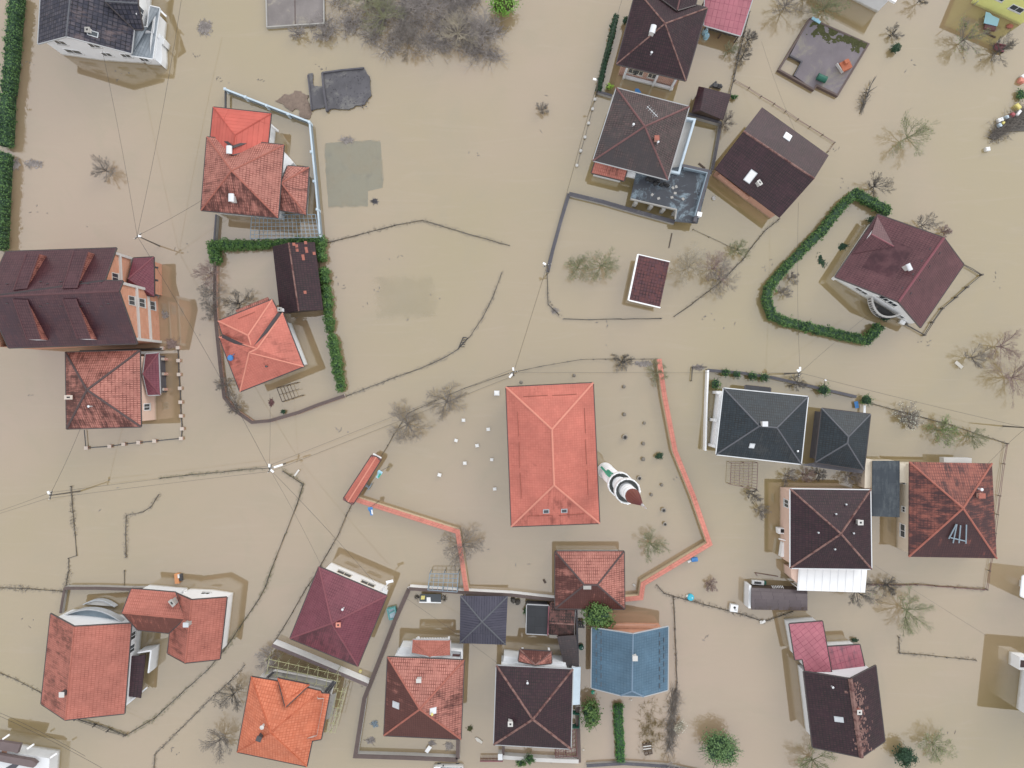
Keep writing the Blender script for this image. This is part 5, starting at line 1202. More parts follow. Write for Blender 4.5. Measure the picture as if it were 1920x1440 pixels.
mb = MB(); strip(mb, [rc[3], rc[0], rc[1]], .3, 3.8, 4.2); mb.build('gutter', M['bright'], T)
T = house('east_white_house', 'white walled house at the right edge, casting a large clear reflection westward', [(1910, 1290)])
rf = add_roof(T, [(1939, 1238, 4.6), (2090, 1250, 4.6), (2080, 1400, 4.6), (1923, 1384, 4.6), (2010, 1300, 7.5)], [[0, 1, 4], [1, 2, 4], [2, 3, 4], [3, 0, 4]], M['t_brown'], gutter=M['gutter_d'], walls='bright', ov=1.9)
slabpx(T, 'porch', [(1912, 1232), (1935, 1234), (1935, 1258), (1911, 1256)], 2.0, 2.8, M['bright']); slabpx(T, 'porch_recess_shade', [(1914, 1238), (1930, 1239), (1930, 1252), (1913, 1251)], 2.03, .1, M['r_dark'])  # second slab is a dark sheet in place of shade inside the porch
T = house('east_small_house', 'sliver of a white building at the right edge above the white walled house', [(1918, 1100)])
rf = add_roof(T, [(1918, 1080, 3.2), (2010, 1090, 3.2), (2005, 1160, 3.2), (1914, 1117, 3.2)], [[0, 1, 2, 3]], M['bright'], gutter=M['gutter_w'], walls='bright', ov=2.0)
# ------------------------------------------------------------------ slabs, ruins and silt that stand out of the water
def pad(name, label, poly, z, mat, cat, thick=1.2, rough_edge=0.0, seed=0):
    rng = random.Random(seed); pts = [P(x, y, z).xy for x, y in poly]
    if rough_edge:
        out = []
        for i in range(len(pts)):
            a, b = pts[i], pts[(i+1) % len(pts)]; k = max(1, int((b-a).length/0.25)); n = Vector((-(b-a).y, (b-a).x)).normalized()
            for j in range(k): p = a+(b-a)*j/k; out.append(p+n*rough_edge*(mnoise.noise(Vector((p.x*1.3, p.y*1.3, seed)))+.5*mnoise.noise(Vector((p.x*4, p.y*4, seed)))))
        pts = out
    m = MB(); m.prism([tuple(p) for p in pts], z-thick, z); c = sum(pts, Vector((0, 0)))/len(pts)
    return tag(m.build(name, mat, None, (c.x, c.y, 0)), label, cat)
def ragged(T, name, poly, z, thick, mat, amt=.16):
    pts = [P(x, y, z).xy for x, y in poly]; out = []
    for i in range(len(pts)):
        a, b = pts[i], pts[(i+1) % len(pts)]; k = max(1, int((b-a).length/.2)); n = Vector((-(b-a).y, (b-a).x)).normalized()
        for j in range(k): p = a+(b-a)*j/k; out.append(p+n*amt*(mnoise.noise(Vector((p.x*1.1, p.y*1.1, 3)))+.7*mnoise.noise(Vector((p.x*3.7, p.y*3.7, 3)))))
    m = MB(); m.prism([tuple(p) for p in out], z-thick, z); return m.build(name, mat, T)
M['wetslab2'] = plain('wet_dark_concrete', (0.085, 0.082, 0.092), 0.4, 0.4, 0.5, dirt_tone=(0.185, 0.18, 0.17), dirt_amt=0.34)
M['slab3'] = plain('weathered_roof_slab', (0.20, 0.18, 0.175), 0.7, 0.3, 0.5, dirt_tone=(0.34, 0.31, 0.25), dirt_amt=0.25)
M['deck'] = plain('dusky_flat_roof', (0.165, 0.145, 0.16), 0.7, 0.25, 0.45, dirt_tone=(0.23, 0.21, 0.175), dirt_amt=0.32)
T = thing('concrete_foundation', 'grey concrete foundation slab with a low rim at the top edge beside the thicket', 'foundation', centre([(550, 10)]))
slabpx(T, 'slab', [(497, -30), (606, -30), (607, 44), (499, 51)], .35, 1.2, M['slab3'])
m = MB(); strip(m, [P(x, y, .5).xy for x, y in ((498, -30), (500, 50), (607, 43), (606, -30))], .16, -.5, .48); m.build('rim', M['concrete'], T)
m = MB(); strip(m, [P(x, y, .5).xy for x, y in ((552, -30), (553, 46))], .1, .3, .40); m.build('joint', M['brownwall'], T)
T = thing('ruined_foundation', 'dark ruined house foundation with a ragged outline standing just above the water', 'foundation', centre([(640, 165)]))
ragged(T, 'floor', [(605, 135), (682, 127), (693, 143), (695, 177), (683, 196), (668, 198), (652, 206), (640, 204), (622, 204), (611, 208), (607, 180)], .3, 1.0, M['wetslab2'])
ragged(T, 'step', [(578, 139), (585, 137), (588, 162), (604, 162), (610, 202), (584, 206), (579, 165)], .25, 1.0, M['wetslab2'])
m = MB(); strip(m, [P(x, y, .5).xy for x, y in ((604, 136), (607, 170), (613, 208))], .28, -.5, .55); strip(m, [P(x, y, .5).xy for x, y in ((604, 136), (640, 131), (682, 127))], .2, -.5, .5); strip(m, [P(x, y, .4).xy for x, y in ((577, 140), (580, 166), (584, 206))], .18, -.5, .4); m.build('footing', M['dconcrete'], T)
m = MB(); rng = random.Random(3)
for _ in range(90): x, y = rng.uniform(612, 690), rng.uniform(132, 202); p = P(x, y, .3); m.ball((p.x, p.y, .3), rng.uniform(.04, .13), rng.uniform(.04, .13), rng.uniform(.03, .07), 6, 4, .3, rng)
o = m.build('rubble', M['dconcrete'], T); o['kind'] = 'stuff'
pad('silt_bank', 'brown bank of matted silt between the pale blue fence and the ruined foundation', [(517, 190), (527, 181), (540, 178), (556, 169), (566, 176), (578, 178), (580, 200), (587, 214), (580, 222), (570, 222), (556, 208), (540, 204)], .12, M['silt'], 'silt bank', .5, .5, 2)
pad('drowned_slab', 'square concrete slab showing grey green just at the water surface', [(607, 272), (612, 268), (713, 261), (720, 330), (718, 352), (690, 358), (690, 387), (616, 391)], .012, M['wetslab'], 'slab', .5, .06, 5)
pad('faint_slab', 'faint greenish slab barely visible under the water in the middle of the meadow', [(695, 520), (812, 512), (826, 592), (706, 604)], .008, M['faintslab'], 'slab', .3, .12, 7)
T = thing('outbuilding', 'flat roof of a drowned outbuilding with moss and a square hole, at the upper right', 'roof', centre([(1545, 105)]))
slabpx(T, 'roof_deck', [(1519, 33), (1630, 81), (1571, 179), (1532, 159), (1526, 168), (1489, 141), (1504, 115), (1481, 104)], .5, 1.2, M['deck'])
m = MB(); strip(m, [P(x, y, .6).xy for x, y in ((1519, 34), (1461, 130), (1526, 167), (1532, 159), (1571, 178), (1629, 82), (1519, 34))], .24, -.5, .56); m.build('roof_kerb', M['brownwall'], T)
m = MB(); strip(m, [P(x, y, .6).xy for x, y in ((1481, 103), (1504, 115), (1489, 142))], .18, .2, .6); m.build('hole_kerb', M['dconcrete'], T)
m = MB(); rng = random.Random(6)
for _ in range(1500):
    t = rng.random(); x = 1524+102*t; y = 40+42*t; k = abs(rng.gauss(0, 11)); x -= k*.45; y += k*.9
    if mnoise.noise(Vector((x*.07, y*.07, 2)))+.38 < k*.022: continue
    p = P(x, y, .5); q = rng.uniform(.04, .2); m.ball((p.x, p.y, .5), q, q*rng.uniform(.6, 1), q*.4, 6, 4, .35, rng)
o = m.build('moss', M['moss'], T); o['kind'] = 'stuff'
M['hearth'] = plain('orange_red_brick', (0.40, 0.13, 0.07), .8, .25, 2.0)
# brick oven and green barrel on that roof
c = P(1586, 122, 1.2); T = thing('brick_barbecue', 'orange red brick barbecue with a chimney block on the flat mossy roof', 'barbecue', (c.x, c.y, .5))
m = MB(); m.box(c, 1.35, 1.2, .5, 1.25, R(25)); m.build('hearth', M['hearth'], T); m = MB(); m.box((c.x-.1, c.y+.3), .5, .5, 1.25, 1.7, R(25)); m.build('chimney', M['hearth'], T)
m = MB(); m.bar((c.x-1.1, c.y+.3, .9), (c.x-.3, c.y-.9, .9), .1, .5); m.build('side_board', M['lconcrete'], T)
c = P(1542, 146, 1.0); m = MB(); m.tube((c.x-.55, c.y+.2, .95), (c.x+.5, c.y-.25, .95), .42, n=14); m.tube((c.x-.6, c.y+.23, .95), (c.x-.5, c.y+.19, .95), .46, n=14); m.tube((c.x+.42, c.y-.22, .95), (c.x+.52, c.y-.26, .95), .46, n=14)
tag(m.build('green_barrel', M['green'], None, (c.x, c.y, .5)), 'dark green barrel lying on the flat mossy roof', 'barrel')
c = P(1530, 37, .7); m = MB(); m.bar((c.x-.5, c.y+.3, .62), (c.x+.6, c.y-.35, .62), .35, .12); m.ball((c.x+.1, c.y, .68), .3, .2, .12, 8, 5, .2)
tag(m.build('blue_tarpaulin', M['paleblue'], None, (c.x, c.y, .5)), 'scrap of pale blue tarpaulin on the north corner of the flat mossy roof', 'tarpaulin')

# ------------------------------------------------------------------ garden walls
wall('salmon wall with cream inner face running down the east side of the prayer yard', [(1236, 673), (1246, 742), (1266, 846), (1300, 930), (1331, 1020), (1206, 1095), (1202, 1121), (1171, 1124)], .62, 1.25, 'pinkside', 'pink', 'yard_wall', group='salmon walls of the prayer yard')
wall('salmon wall with cream inner face on the southwest side of the prayer yard', [(668, 937), (858, 997), (866, 1050), (875, 1110)], .62, 1.25, 'pinkside', 'pink', 'yard_wall', group='salmon walls of the prayer yard')
wall('white wall with brown tiled coping north of the grey carport', [(767, 1104), (868, 1111), (960, 1116), (1040, 1125)], .42, 1.3, 'lime_wash', 'brownwall')
wall('long brown coped wall slanting down past the maroon pyramid house and along the street', [(767, 1104), (741, 1162), (702, 1262), (683, 1310), (666, 1418), (760, 1421), (858, 1425)], .55, .9, 'lconcrete', 'brownwall')
wall('white wall with dusky purple coping south of the maroon pyramid house', [(510, 1210), (599, 1247), (689, 1285)], .42, 1.7, 'lime_wash', 'purplecap')
wall('brown wall between the streaked red house and its driveway', [(859, 1385), (858, 1424)], .5, .9, 'lconcrete', 'brownwall')
wall('short brown wall beside the driveway of the dark maroon house', [(944, 1398), (943, 1424)], .35, .8, 'lconcrete', 'brownwall')
wall('white topped street wall behind shrubs below the dark maroon house', [(943, 1420), (1010, 1425), (1085, 1428)], .5, .9, 'lconcrete', 'lconcrete')
wall('brown side wall east of the dark maroon house', [(1083, 1326), (1086, 1430)], .5, .8, 'lconcrete', 'brownwall')
wall('low dark wall along the lane below the mossy terrace', [(1067, 363), (1130, 378), (1192, 396), (1265, 416)], .5, .7, 'concrete', 'dconcrete')
wall('narrow dark wall along the lane west of the two round fruit trees', [(1067, 363), (1052, 412), (1036, 470), (1027, 510)], .45, .5, 'concrete', 'dconcrete')
wall('dark wall closing the yard of the grey brown pyramid house on the east', [(1352, 229), (1345, 270), (1336, 318)], .35, .7, 'concrete', 'dconcrete')
wall('dark wall closing the yard of the grey brown pyramid house on the north', [(1292, 213), (1352, 230)], .35, .9, 'concrete', 'dconcrete')
wall('dark wall closing the yard of the grey brown pyramid house on the south', [(1281, 312), (1335, 324)], .4, .9, 'lconcrete', 'dconcrete')
wall('curved brown garden wall round the salmon roofed house', [(403, 498), (402, 560), (405, 610), (413, 690), (420, 745), (438, 768), (472, 792), (505, 789), (560, 773), (596, 759), (646, 742)], .42, .55, 'redbrick', 'brownwall')
wall('dark wall north of the thuja row', [(405, 402), (401, 454)], .22, .9, 'concrete', 'dconcrete')
wall('dark wall running under the red L shaped house roof', [(121, 1103), (180, 1103), (246, 1105), (285, 1105)], .4, .9, 'concrete', 'brownwall')
wall('dark wall with pale posts north of the rounded balcony', [(121, 1103), (116, 1130), (113, 1150)], .3, .6, 'concrete', 'brownwall')
wall('white wall on the west side of the slate hipped house', [(1328, 694), (1325, 770), (1323, 845)], .22, 1.0, 'lime_wash', 'lime_wash')
wall('dark retaining wall on the north side of the slate hipped house', [(1328, 694), (1390, 699), (1450, 708), (1520, 724), (1606, 744)], .35, .7, 'concrete', 'dconcrete')
wall('short dark wall south of the brown hipped house near the lime bush', [(1121, 171), (1148, 179)], .3, .7, 'concrete', 'dconcrete')
wall('dark wall on the east side of the black felt shed', [(1081, 1140), (1084, 1250)], .25, 1.0, 'concrete', 'dconcrete')
wall('street wall at the bottom edge, beside the long green hedge', [(1100, 1436), (1170, 1432), (1250, 1437), (1320, 1452)], .4, .5, 'concrete', 'dconcrete')
c = P(938, 1419, 1.2); T = thing('gate_pillar', 'square white gate pillar beside the driveway of the dark maroon house', 'pillar', (c.x, c.y, 0))
m = MB(); m.box(c, .5, .7, -1, 1.2); m.build('shaft', M['lconcrete'], T); m = MB(); m.box(c, .6, .8, 1.2, 1.3); m.build('cap', M['white'], T)
c = P(982, 1427, .8); T = thing('sliding_gate', 'wine red sliding gate across the driveway at the bottom edge', 'gate', (c.x, c.y, 0))
m = MB(); m.bar(P(900, 1427, .9), P(943, 1427, .9), .12, .15); m.bar(P(900, 1427, .3), P(943, 1427, .3), .12, .15)
for i in range(16): p = P(901+i*2.7, 1427, .8); m.box(p, .06, .06, -.5, .9)
m.build('gate_leaf', M['r_maroon'], T)

# pale blue metal fence
T = thing('metal_fence', 'pale blue panel fence round the yard of the streaked red house', 'fence', centre([(560, 260)]))
m = MB(); strip(m, [P(x, y, 1.2).xy for x, y in ((420, 166), (500, 197), (580, 228), (590, 330), (600, 444))], .12, -.8, 1.15); m.build('panel', M['bluesteel'], T)
m = MB(); strip(m, [P(x, y, 1.25).xy for x, y in ((420, 166), (500, 197), (580, 228), (590, 330), (600, 444))], .22, 1.16, 1.24); m.build('top_rail', M['bluewhite'], T)
for x, y in ((421, 166), (459, 181), (499, 197), (539, 213), (579, 228), (583, 284), (588, 339), (594, 392), (600, 443)):
    p = P(x, y, 1.4); m = MB(); m.box(p, .3, .3, -1, 1.4); m.build('post', M['bluewhite'], T)
m = MB(); m.bar(P(423, 172, .9), P(423, 203, .9), .18, .3); m.build('side_panel', M['darksteel'], T)
# brick post fence of the pyramid roof house
T = thing('brick_post_fence', 'fence of pale red brick posts with dark chain rails round the pyramid roof house', 'fence', centre([(300, 780)]))
bp = [(303, 653), (333, 652), (334, 676), (335, 702), (337, 728), (338, 754), (339, 780), (341, 804), (339, 822), (289, 827), (259, 830), (231, 833), (205, 837), (161, 840)]
for i, (x, y) in enumerate(bp):
    p = P(x, y, .35); m = MB(); m.box(p, .42, .36, -.8, .3); m.box(p, .5, .44, .3, .36); m.build('brick_post', M['redbrick'], T)
m = MB()
for i in range(1, len(bp)-1):
    a, b = P(*bp[i], .2), P(*bp[i+1], .2)
    for j in range(6):
        z1 = .22-.16*math.sin(math.pi*j/6); z2 = .22-.16*math.sin(math.pi*(j+1)/6); m.tube((*(a+(b-a)*j/6).xy, z1), (*(a+(b-a)*(j+1)/6).xy, z2), .06, n=5)
a, b = P(161, 840, .3), P(158, 806, .3); m.tube(a, b, .06); m.tube(P(150, 658, .4), P(303, 654, .4), .1)
m.build('rail', M['darksteel'], T)

# ------------------------------------------------------------------ fences
fence('thin wire fence with wooden posts along the road north of the salmon prayer hall', [(713, 858), (740, 812), (765, 775), (815, 752), (870, 728), (960, 698), (1040, 682), (1090, 674), (1160, 673), (1232, 673)], .45, 1.9, rr=.035, seed=2)
fence('wire fence down the lane from the gate roof to the maroon pyramid house', [(659, 946), (648, 968), (635, 1000), (618, 1030), (600, 1062), (576, 1100), (547, 1150), (513, 1206)], .4, 3.6, rr=.045, debris=.15, seed=3)
fence('fuzzy wire fence from the lane corner down to the lower left house', [(530, 884), (568, 908), (557, 945), (535, 1000), (515, 1050), (497, 1100), (484, 1125), (448, 1178), (418, 1222), (390, 1255), (340, 1300), (290, 1347), (235, 1380), (205, 1368), (175, 1358), (147, 1350)], .3, 5.0, rr=.045, debris=.5, seed=4, dm='bark_g')
fence('broken wire fence with debris on the northern edge of the central meadow', [(612, 455), (640, 448), (690, 435), (740, 422), (792, 413), (830, 424), (890, 442), (955, 460)], .15, 5.0, rr=.035, debris=.35, seed=5)
fence('curving wire fence with caught debris on the eastern edge of the central meadow', [(940, 512), (925, 555), (905, 595), (880, 632), (858, 655), (830, 672), (790, 690), (720, 715), (648, 743)], .15, 5.5, rr=.035, debris=.35, seed=6)
fence('wire fence running west along the lane to the leaning pole', [(300, 897), (360, 890), (420, 885), (470, 880), (505, 878)], .2, 5.0, rr=.03, debris=.45, seed=7, dm='bark_g')
fence('debris covered fence line in the left field, the longer one', [(133, 912), (136, 960), (140, 1000), (143, 1042), (128, 1047), (128, 1072), (122, 1101)], .12, 5, rr=.03, debris=.75, seed=8)
fence('debris covered fence line in the left field, the shorter bent one', [(297, 928), (283, 950), (268, 960), (236, 967), (236, 1045)], .12, 5, rr=.03, debris=.65, seed=9)
fence('short stub of fence just above the red L shaped house', [(233, 1070), (233, 1100)], .12, 3, rr=.03, debris=.6, seed=10)
fence('debris covered fence running off the left edge', [(-10, 1102), (50, 1104), (118, 1109)], .15, 4, rr=.03, debris=.9, seed=11)
fence('faint wire fence at the left edge beside the red gable house', [(-10, 1258), (30, 1275), (78, 1300)], .1, 5, rr=.025, debris=.2, seed=12)
fence('curved wire fence below the bare trees in the lower left', [(288, 1445), (290, 1415), (330, 1375), (400, 1305), (432, 1277), (458, 1248)], .15, 6, rr=.035, debris=.2, seed=13)
fence('dark fence with iron bars beside the red gable house', [(140, 1350), (175, 1362), (200, 1372), (232, 1380)], .5, 2.0, rr=.03, seed=14, name='bar_fence', pr=.1)
fence('low rail fence at the front of the field with the mottled shed', [(1056, 598), (1103, 599), (1165, 598), (1240, 597)], .25, 4.2, rr=.05, seed=15, name='rail_fence')
fence('fence stub with drift below the lane wall', [(1026, 513), (1027, 540), (1028, 570), (1048, 590)], .2, 4, rr=.04, debris=.35, seed=16)
fence('straight rail fence slanting past the pale bare tree to the maroon barn house', [(1265, 593), (1300, 568), (1350, 530), (1398, 482), (1405, 470), (1435, 432), (1462, 410)], .3, 4.5, rr=.05, debris=.08, seed=17, name='rail_fence')
fence('faint wire fence below the terrace annex', [(1300, 430), (1330, 444), (1372, 464)], .2, 2.6, rr=.02, seed=18)
fence('dark fence on the east side of the rose red carport', [(1406, 22), (1388, 95), (1370, 175)], .7, 3, rr=.06, debris=.1, seed=19)
fence('reddish wire fence with evenly spaced posts north of the maroon barn house', [(1378, 150), (1405, 164), (1428, 180), (1452, 194), (1474, 208), (1497, 223), (1520, 237), (1543, 252), (1566, 267), (1553, 284)], .4, 2.0, rr=.03, rail='r_brown', seed=20)
fence('post and rail fence round the east side of the maroon villa', [(1805, 494), (1842, 515), (1815, 538), (1794, 557), (1769, 578), (1750, 604), (1735, 628), (1700, 608)], .5, 2.2, rr=.06, seed=21, pr=.13)
fence('dark fence running east from the round tree past the leafy branches', [(1634, 757), (1690, 772), (1740, 785), (1790, 798), (1840, 816), (1890, 832)], .5, 3, rr=.045, debris=.05, seed=22)
fence('double rail fence on the east side of the rust stained house', [(1890, 832), (1884, 870), (1876, 930), (1868, 1000), (1852, 1106)], .5, 3, rr=.04, rail='r_brown', seed=23)
fence('brown rail fence south of the rust stained house', [(1850, 1106), (1790, 1102), (1720, 1097), (1628, 1097)], .35, 3, rr=.06, rail='r_brown', debris=.2, seed=24)
fence('short wire fence in the open water at the lower right', [(1686, 1195), (1687, 1225), (1717, 1227), (1775, 1233), (1830, 1238)], .15, 3, rr=.03, debris=.25, seed=25)
fence('fence strewn with junk running from the salmon wall to the rose annex', [(1232, 1098), (1246, 1113), (1265, 1119), (1330, 1136), (1400, 1155), (1433, 1166), (1470, 1153), (1486, 1147)], .2, 3.5, rr=.035, debris=.55, seed=26)
fence('wire fence between the blue roof house and the open water', [(1263, 1120), (1266, 1180), (1270, 1280), (1268, 1300)], .35, 3, rr=.04, debris=.08, seed=27)
fence('wire fence with square grey posts along the lane west of the grey brown house', [(1120, 170), (1116, 186), (1111, 204), (1104, 231), (1097, 257), (1089, 283), (1082, 310)], .3, 2.0, post='lconcrete', pr=.2, rr=.03, seed=28, name='post_fence', posts=[(1116, 186), (1111, 204), (1104, 231), (1097, 257), (1089, 283), (1082, 310)])
fence('thin fence rail at the northwest corner of the slate hipped house', [(1297, 714), (1299, 688), (1325, 688)], .6, 2, rr=.06, seed=29, name='pipe_rail')
# brushwood along the fence below
m = MB(); rng = random.Random(31)
for _ in range(480):
    t = rng.random(); x = 1268-9*t+rng.gauss(-3, 4); y = 1290+115*t; p = P(x, y, 0); e = p+Vector((rng.gauss(0, .5), rng.gauss(0, .9), rng.uniform(.05, .8))); m.tube(p, e, .025, .013, n=3, cap=False)
tag(m.build('brushwood', M['bark'], None), 'dark heap of brushwood along the fence southeast of the blue roof', 'brushwood', kind='stuff')

# ------------------------------------------------------------------ hedges and evergreens
hedge('tall dark green hedge along the upper left edge, northern stretch', [(26, -12), (20, 50), (16, 110), (10, 170)], 1.65, 2.0, 41, 'hedge', .22, .6, group='hedges along the left edge')
hedge('tall dark green hedge along the upper left edge, middle stretch', [(8, 178), (6, 230), (4, 268)], 1.55, 2.0, 42, 'hedge', .22, .6, group='hedges along the left edge')
hedge('tall dark green hedge along the left edge, southern stretch ending above the plum roof', [(3, 288), (0, 330), (-3, 400), (-6, 462)], 1.5, 2.0, 43, 'hedge', .22, .6, group='hedges along the left edge')
hedge('long clipped hedge looping round the garden of the maroon villa', [(1668, 395), (1640, 378), (1606, 360), (1585, 380), (1545, 430), (1510, 465), (1465, 512), (1443, 540), (1440, 565), (1450, 592), (1475, 602), (1530, 616), (1590, 630), (1628, 638), (1646, 620), (1650, 612)], 1.25, 1.7, 44, 'thuja', .2, .55)
hedge('narrow dark green hedge beside the brown hipped house', [(1156, 28), (1147, 68), (1137, 105), (1127, 148), (1123, 168)], .75, 1.0, 45, 'juniper', .2, .5)
hedge('straight bright green hedge south of the blue roof', [(1160, 1326), (1161, 1370), (1164, 1426)], 1.25, 1.0, 46, 'lawnhedge', .14, .5)
# thuja shrubs: four shapes, then copies along the row
variants = []
TG, TL = 'thuja shrubs in the rows round the dark tiled shed', 'dark green thuja shrub in the row round the dark tiled shed'
for s_ in range(4):
    rng = random.Random(60+s_); T = thing('thuja_shrub', TL, 'shrub', (0, 0, 0), TG); lm, cm = MB(), MB()
    cm.tube((0, 0, -.8), (0, 0, .8), .12, n=6); cm.ball((0, 0, .8), .58, .5, .85, 9, 6, .1, rng); leaves(lm, (0, 0, .75), 380, .24, rng, (.72, 1.05), (.88, .74, 1.15), up=.5, lump=.3, seed=s_)  # dark core ball puts the shade inside the shrub into its colour
    for k in range(5): a = rng.uniform(0, 6.28); leaves(lm, (.4*math.cos(a), .4*math.sin(a), 1.1+rng.uniform(-.2, .4)), 40, .2, rng, (.4, 1), (.32, .32, .4), up=.5)
    lm.build('foliage', M['thuja'], T); cm.build('stem_dark_core', M['juniper'], T); variants.append(T)
row = [(396, 461), (407, 459), (420, 458), (433, 459), (446, 458), (459, 457), (472, 458), (485, 457), (498, 456), (510, 455), (521, 455), (532, 453), (544, 451), (556, 450), (567, 450), (579, 450), (590, 451), (601, 452),
       (400, 473), (402, 485), (598, 466), (600, 480), (605, 510), (607, 523), (609, 541), (610, 555), (612, 572), (613, 586), (615, 600), (616, 614), (621, 633), (623, 645), (626, 659), (629, 671), (630, 684), (632, 697), (634, 710), (637, 725)]
rng = random.Random(70)
for i, (x, y) in enumerate(row):
    b = P(x, y, 1.3); loc = (b.x, b.y, 0); sc = rng.uniform(.82, 1.04)*(.8 if x > 500 and x < 600 and y < 458 else 1.0)
    if i < 4: variants[i].location = loc; variants[i].rotation_euler.z = rng.uniform(0, 6); variants[i].scale = (sc,)*3
    else: dup(variants[i % 4], loc, rng.uniform(0, 6), None, sc)
# round evergreens by the slate house
for i, (x, y, r_, lb) in enumerate(((1360, 699, .75, 'round clipped evergreen, westernmost of the four on the wall north of the slate roof'), (1380, 702, .68, 'round clipped evergreen, second from the west on the wall north of the slate roof'), (1411, 705, .82, 'round clipped evergreen, third from the west on the wall north of the slate roof'), (1433, 708, .78, 'round clipped evergreen, easternmost of the four on the wall north of the slate roof'),
                             (1341, 720, .9, 'round evergreen in the corner between the white wall and the slate roof'), (1544, 731, 1.0, 'round evergreen on the wall between slate roof and garage'), (1625, 750, .95, 'round evergreen at the corner of the slate garage'))):
    bush(lb, x, y, .9, r_, r_, 1.1, 80+i, 'thuja', .2, 'round_evergreen', group='clipped evergreens by the slate roofs')
bush('big leafy evergreen tree between the mottled hip roof and the blue roof', 1122, 1153, 2.6, 2.35, 2.1, 2.0, 90, 'bush', .30, 'evergreen_tree', 'tree', 1500, .35, 16)
bush('leafy green bush at the southwest corner of the blue roof', 1107, 1338, 1.6, 1.6, 2.0, 1.6, 91, 'bush', .3, 'evergreen_bush', 'bush', 900, .4, 12)
bush('bright spring green willow at the top edge beside the bare thicket', 944, 8, 2.0, 2.3, 1.6, 1.9, 92, 'willow', .28, 'spring_willow', 'tree', 1300, .3, 14, core='moss')
bush('large round green conifer at the bottom edge in open water', 1349, 1404, 2.2, 2.7, 2.5, 2.2, 93, 'cedar', .24, 'round_conifer', 'tree', 2600, .4, 26)
bush('dark evergreen bush right of the rust ridged house at the bottom', 1697, 1418, 1.4, 1.6, 1.5, 1.5, 94, 'juniper', .26, 'dark_evergreen', 'bush', 800, .4, 10)
bush('small dark round bush in open water below the dead branch, upper right', 1679, 90, .7, .75, .75, .8, 95, 'juniper', .2, 'round_bush', 'bush', 350, .2, 4)
bush('small dark conifer in the prayer yard near the salmon wall', 1236, 855, .6, .62, .58, .6, 96, 'juniper', .18, 'small_conifer', 'bush', 240, .4, 4)
bush('lime yellow bush beside the short dark wall south of the brown hipped house', 1142, 163, .7, .6, .5, .6, 97, 'lime', .2, 'lime_bush', 'bush', 220, .3, 4, core='moss')
bush('dark bush west of the brown hipped house', 1173, 38, .9, .5, .6, .8, 98, 'juniper', .18, 'dark_bush', 'bush', 220, .2, 3)
bush('small green bush beside the plum shed', 1376, 182, .5, .7, .4, .4, 99, 'hedge', .18, 'small_bush', 'bush', 160, .4, 5)
bush('green bush below the stone balcony of the maroon villa', 1661, 596, .6, .8, .6, .6, 100, 'juniper', .18, 'round_bush', 'bush', 260, .3, 4)
bush('dark bush tucked against the dormer corner of the maroon villa', 1636, 412, .8, .9, .5, .8, 101, 'juniper', .18, 'dark_bush', 'bush', 260, .3, 4)
bush('green shrub behind the street wall, left of the two', 976, 1430, .8, .8, .6, .8, 102, 'bush', .2, 'street_shrub', 'bush', 240, .5, 6, group='shrubs behind the street wall')
bush('green shrub behind the street wall, right of the two', 992, 1423, .9, .8, .8, .9, 103, 'hedge', .2, 'street_shrub', 'bush', 260, .5, 6, group='shrubs behind the street wall')
bush('small shrub beside the black felt shed', 985, 1146, .6, .4, .6, .6, 104, 'hedge', .18, 'small_bush', 'bush', 150, .3, 3)
bush('little shrub by the curved brown wall', 531, 772, .4, .45, .35, .4, 105, 'juniper', .16, 'small_bush', 'bush', 120, .3, 3)
bush('low green weed clump north of the smaller rose annex roof', 1603, 1201, .3, .6, .4, .3, 106, 'juniper', .16, 'weed_clump', 'bush', 120, .5, 4)

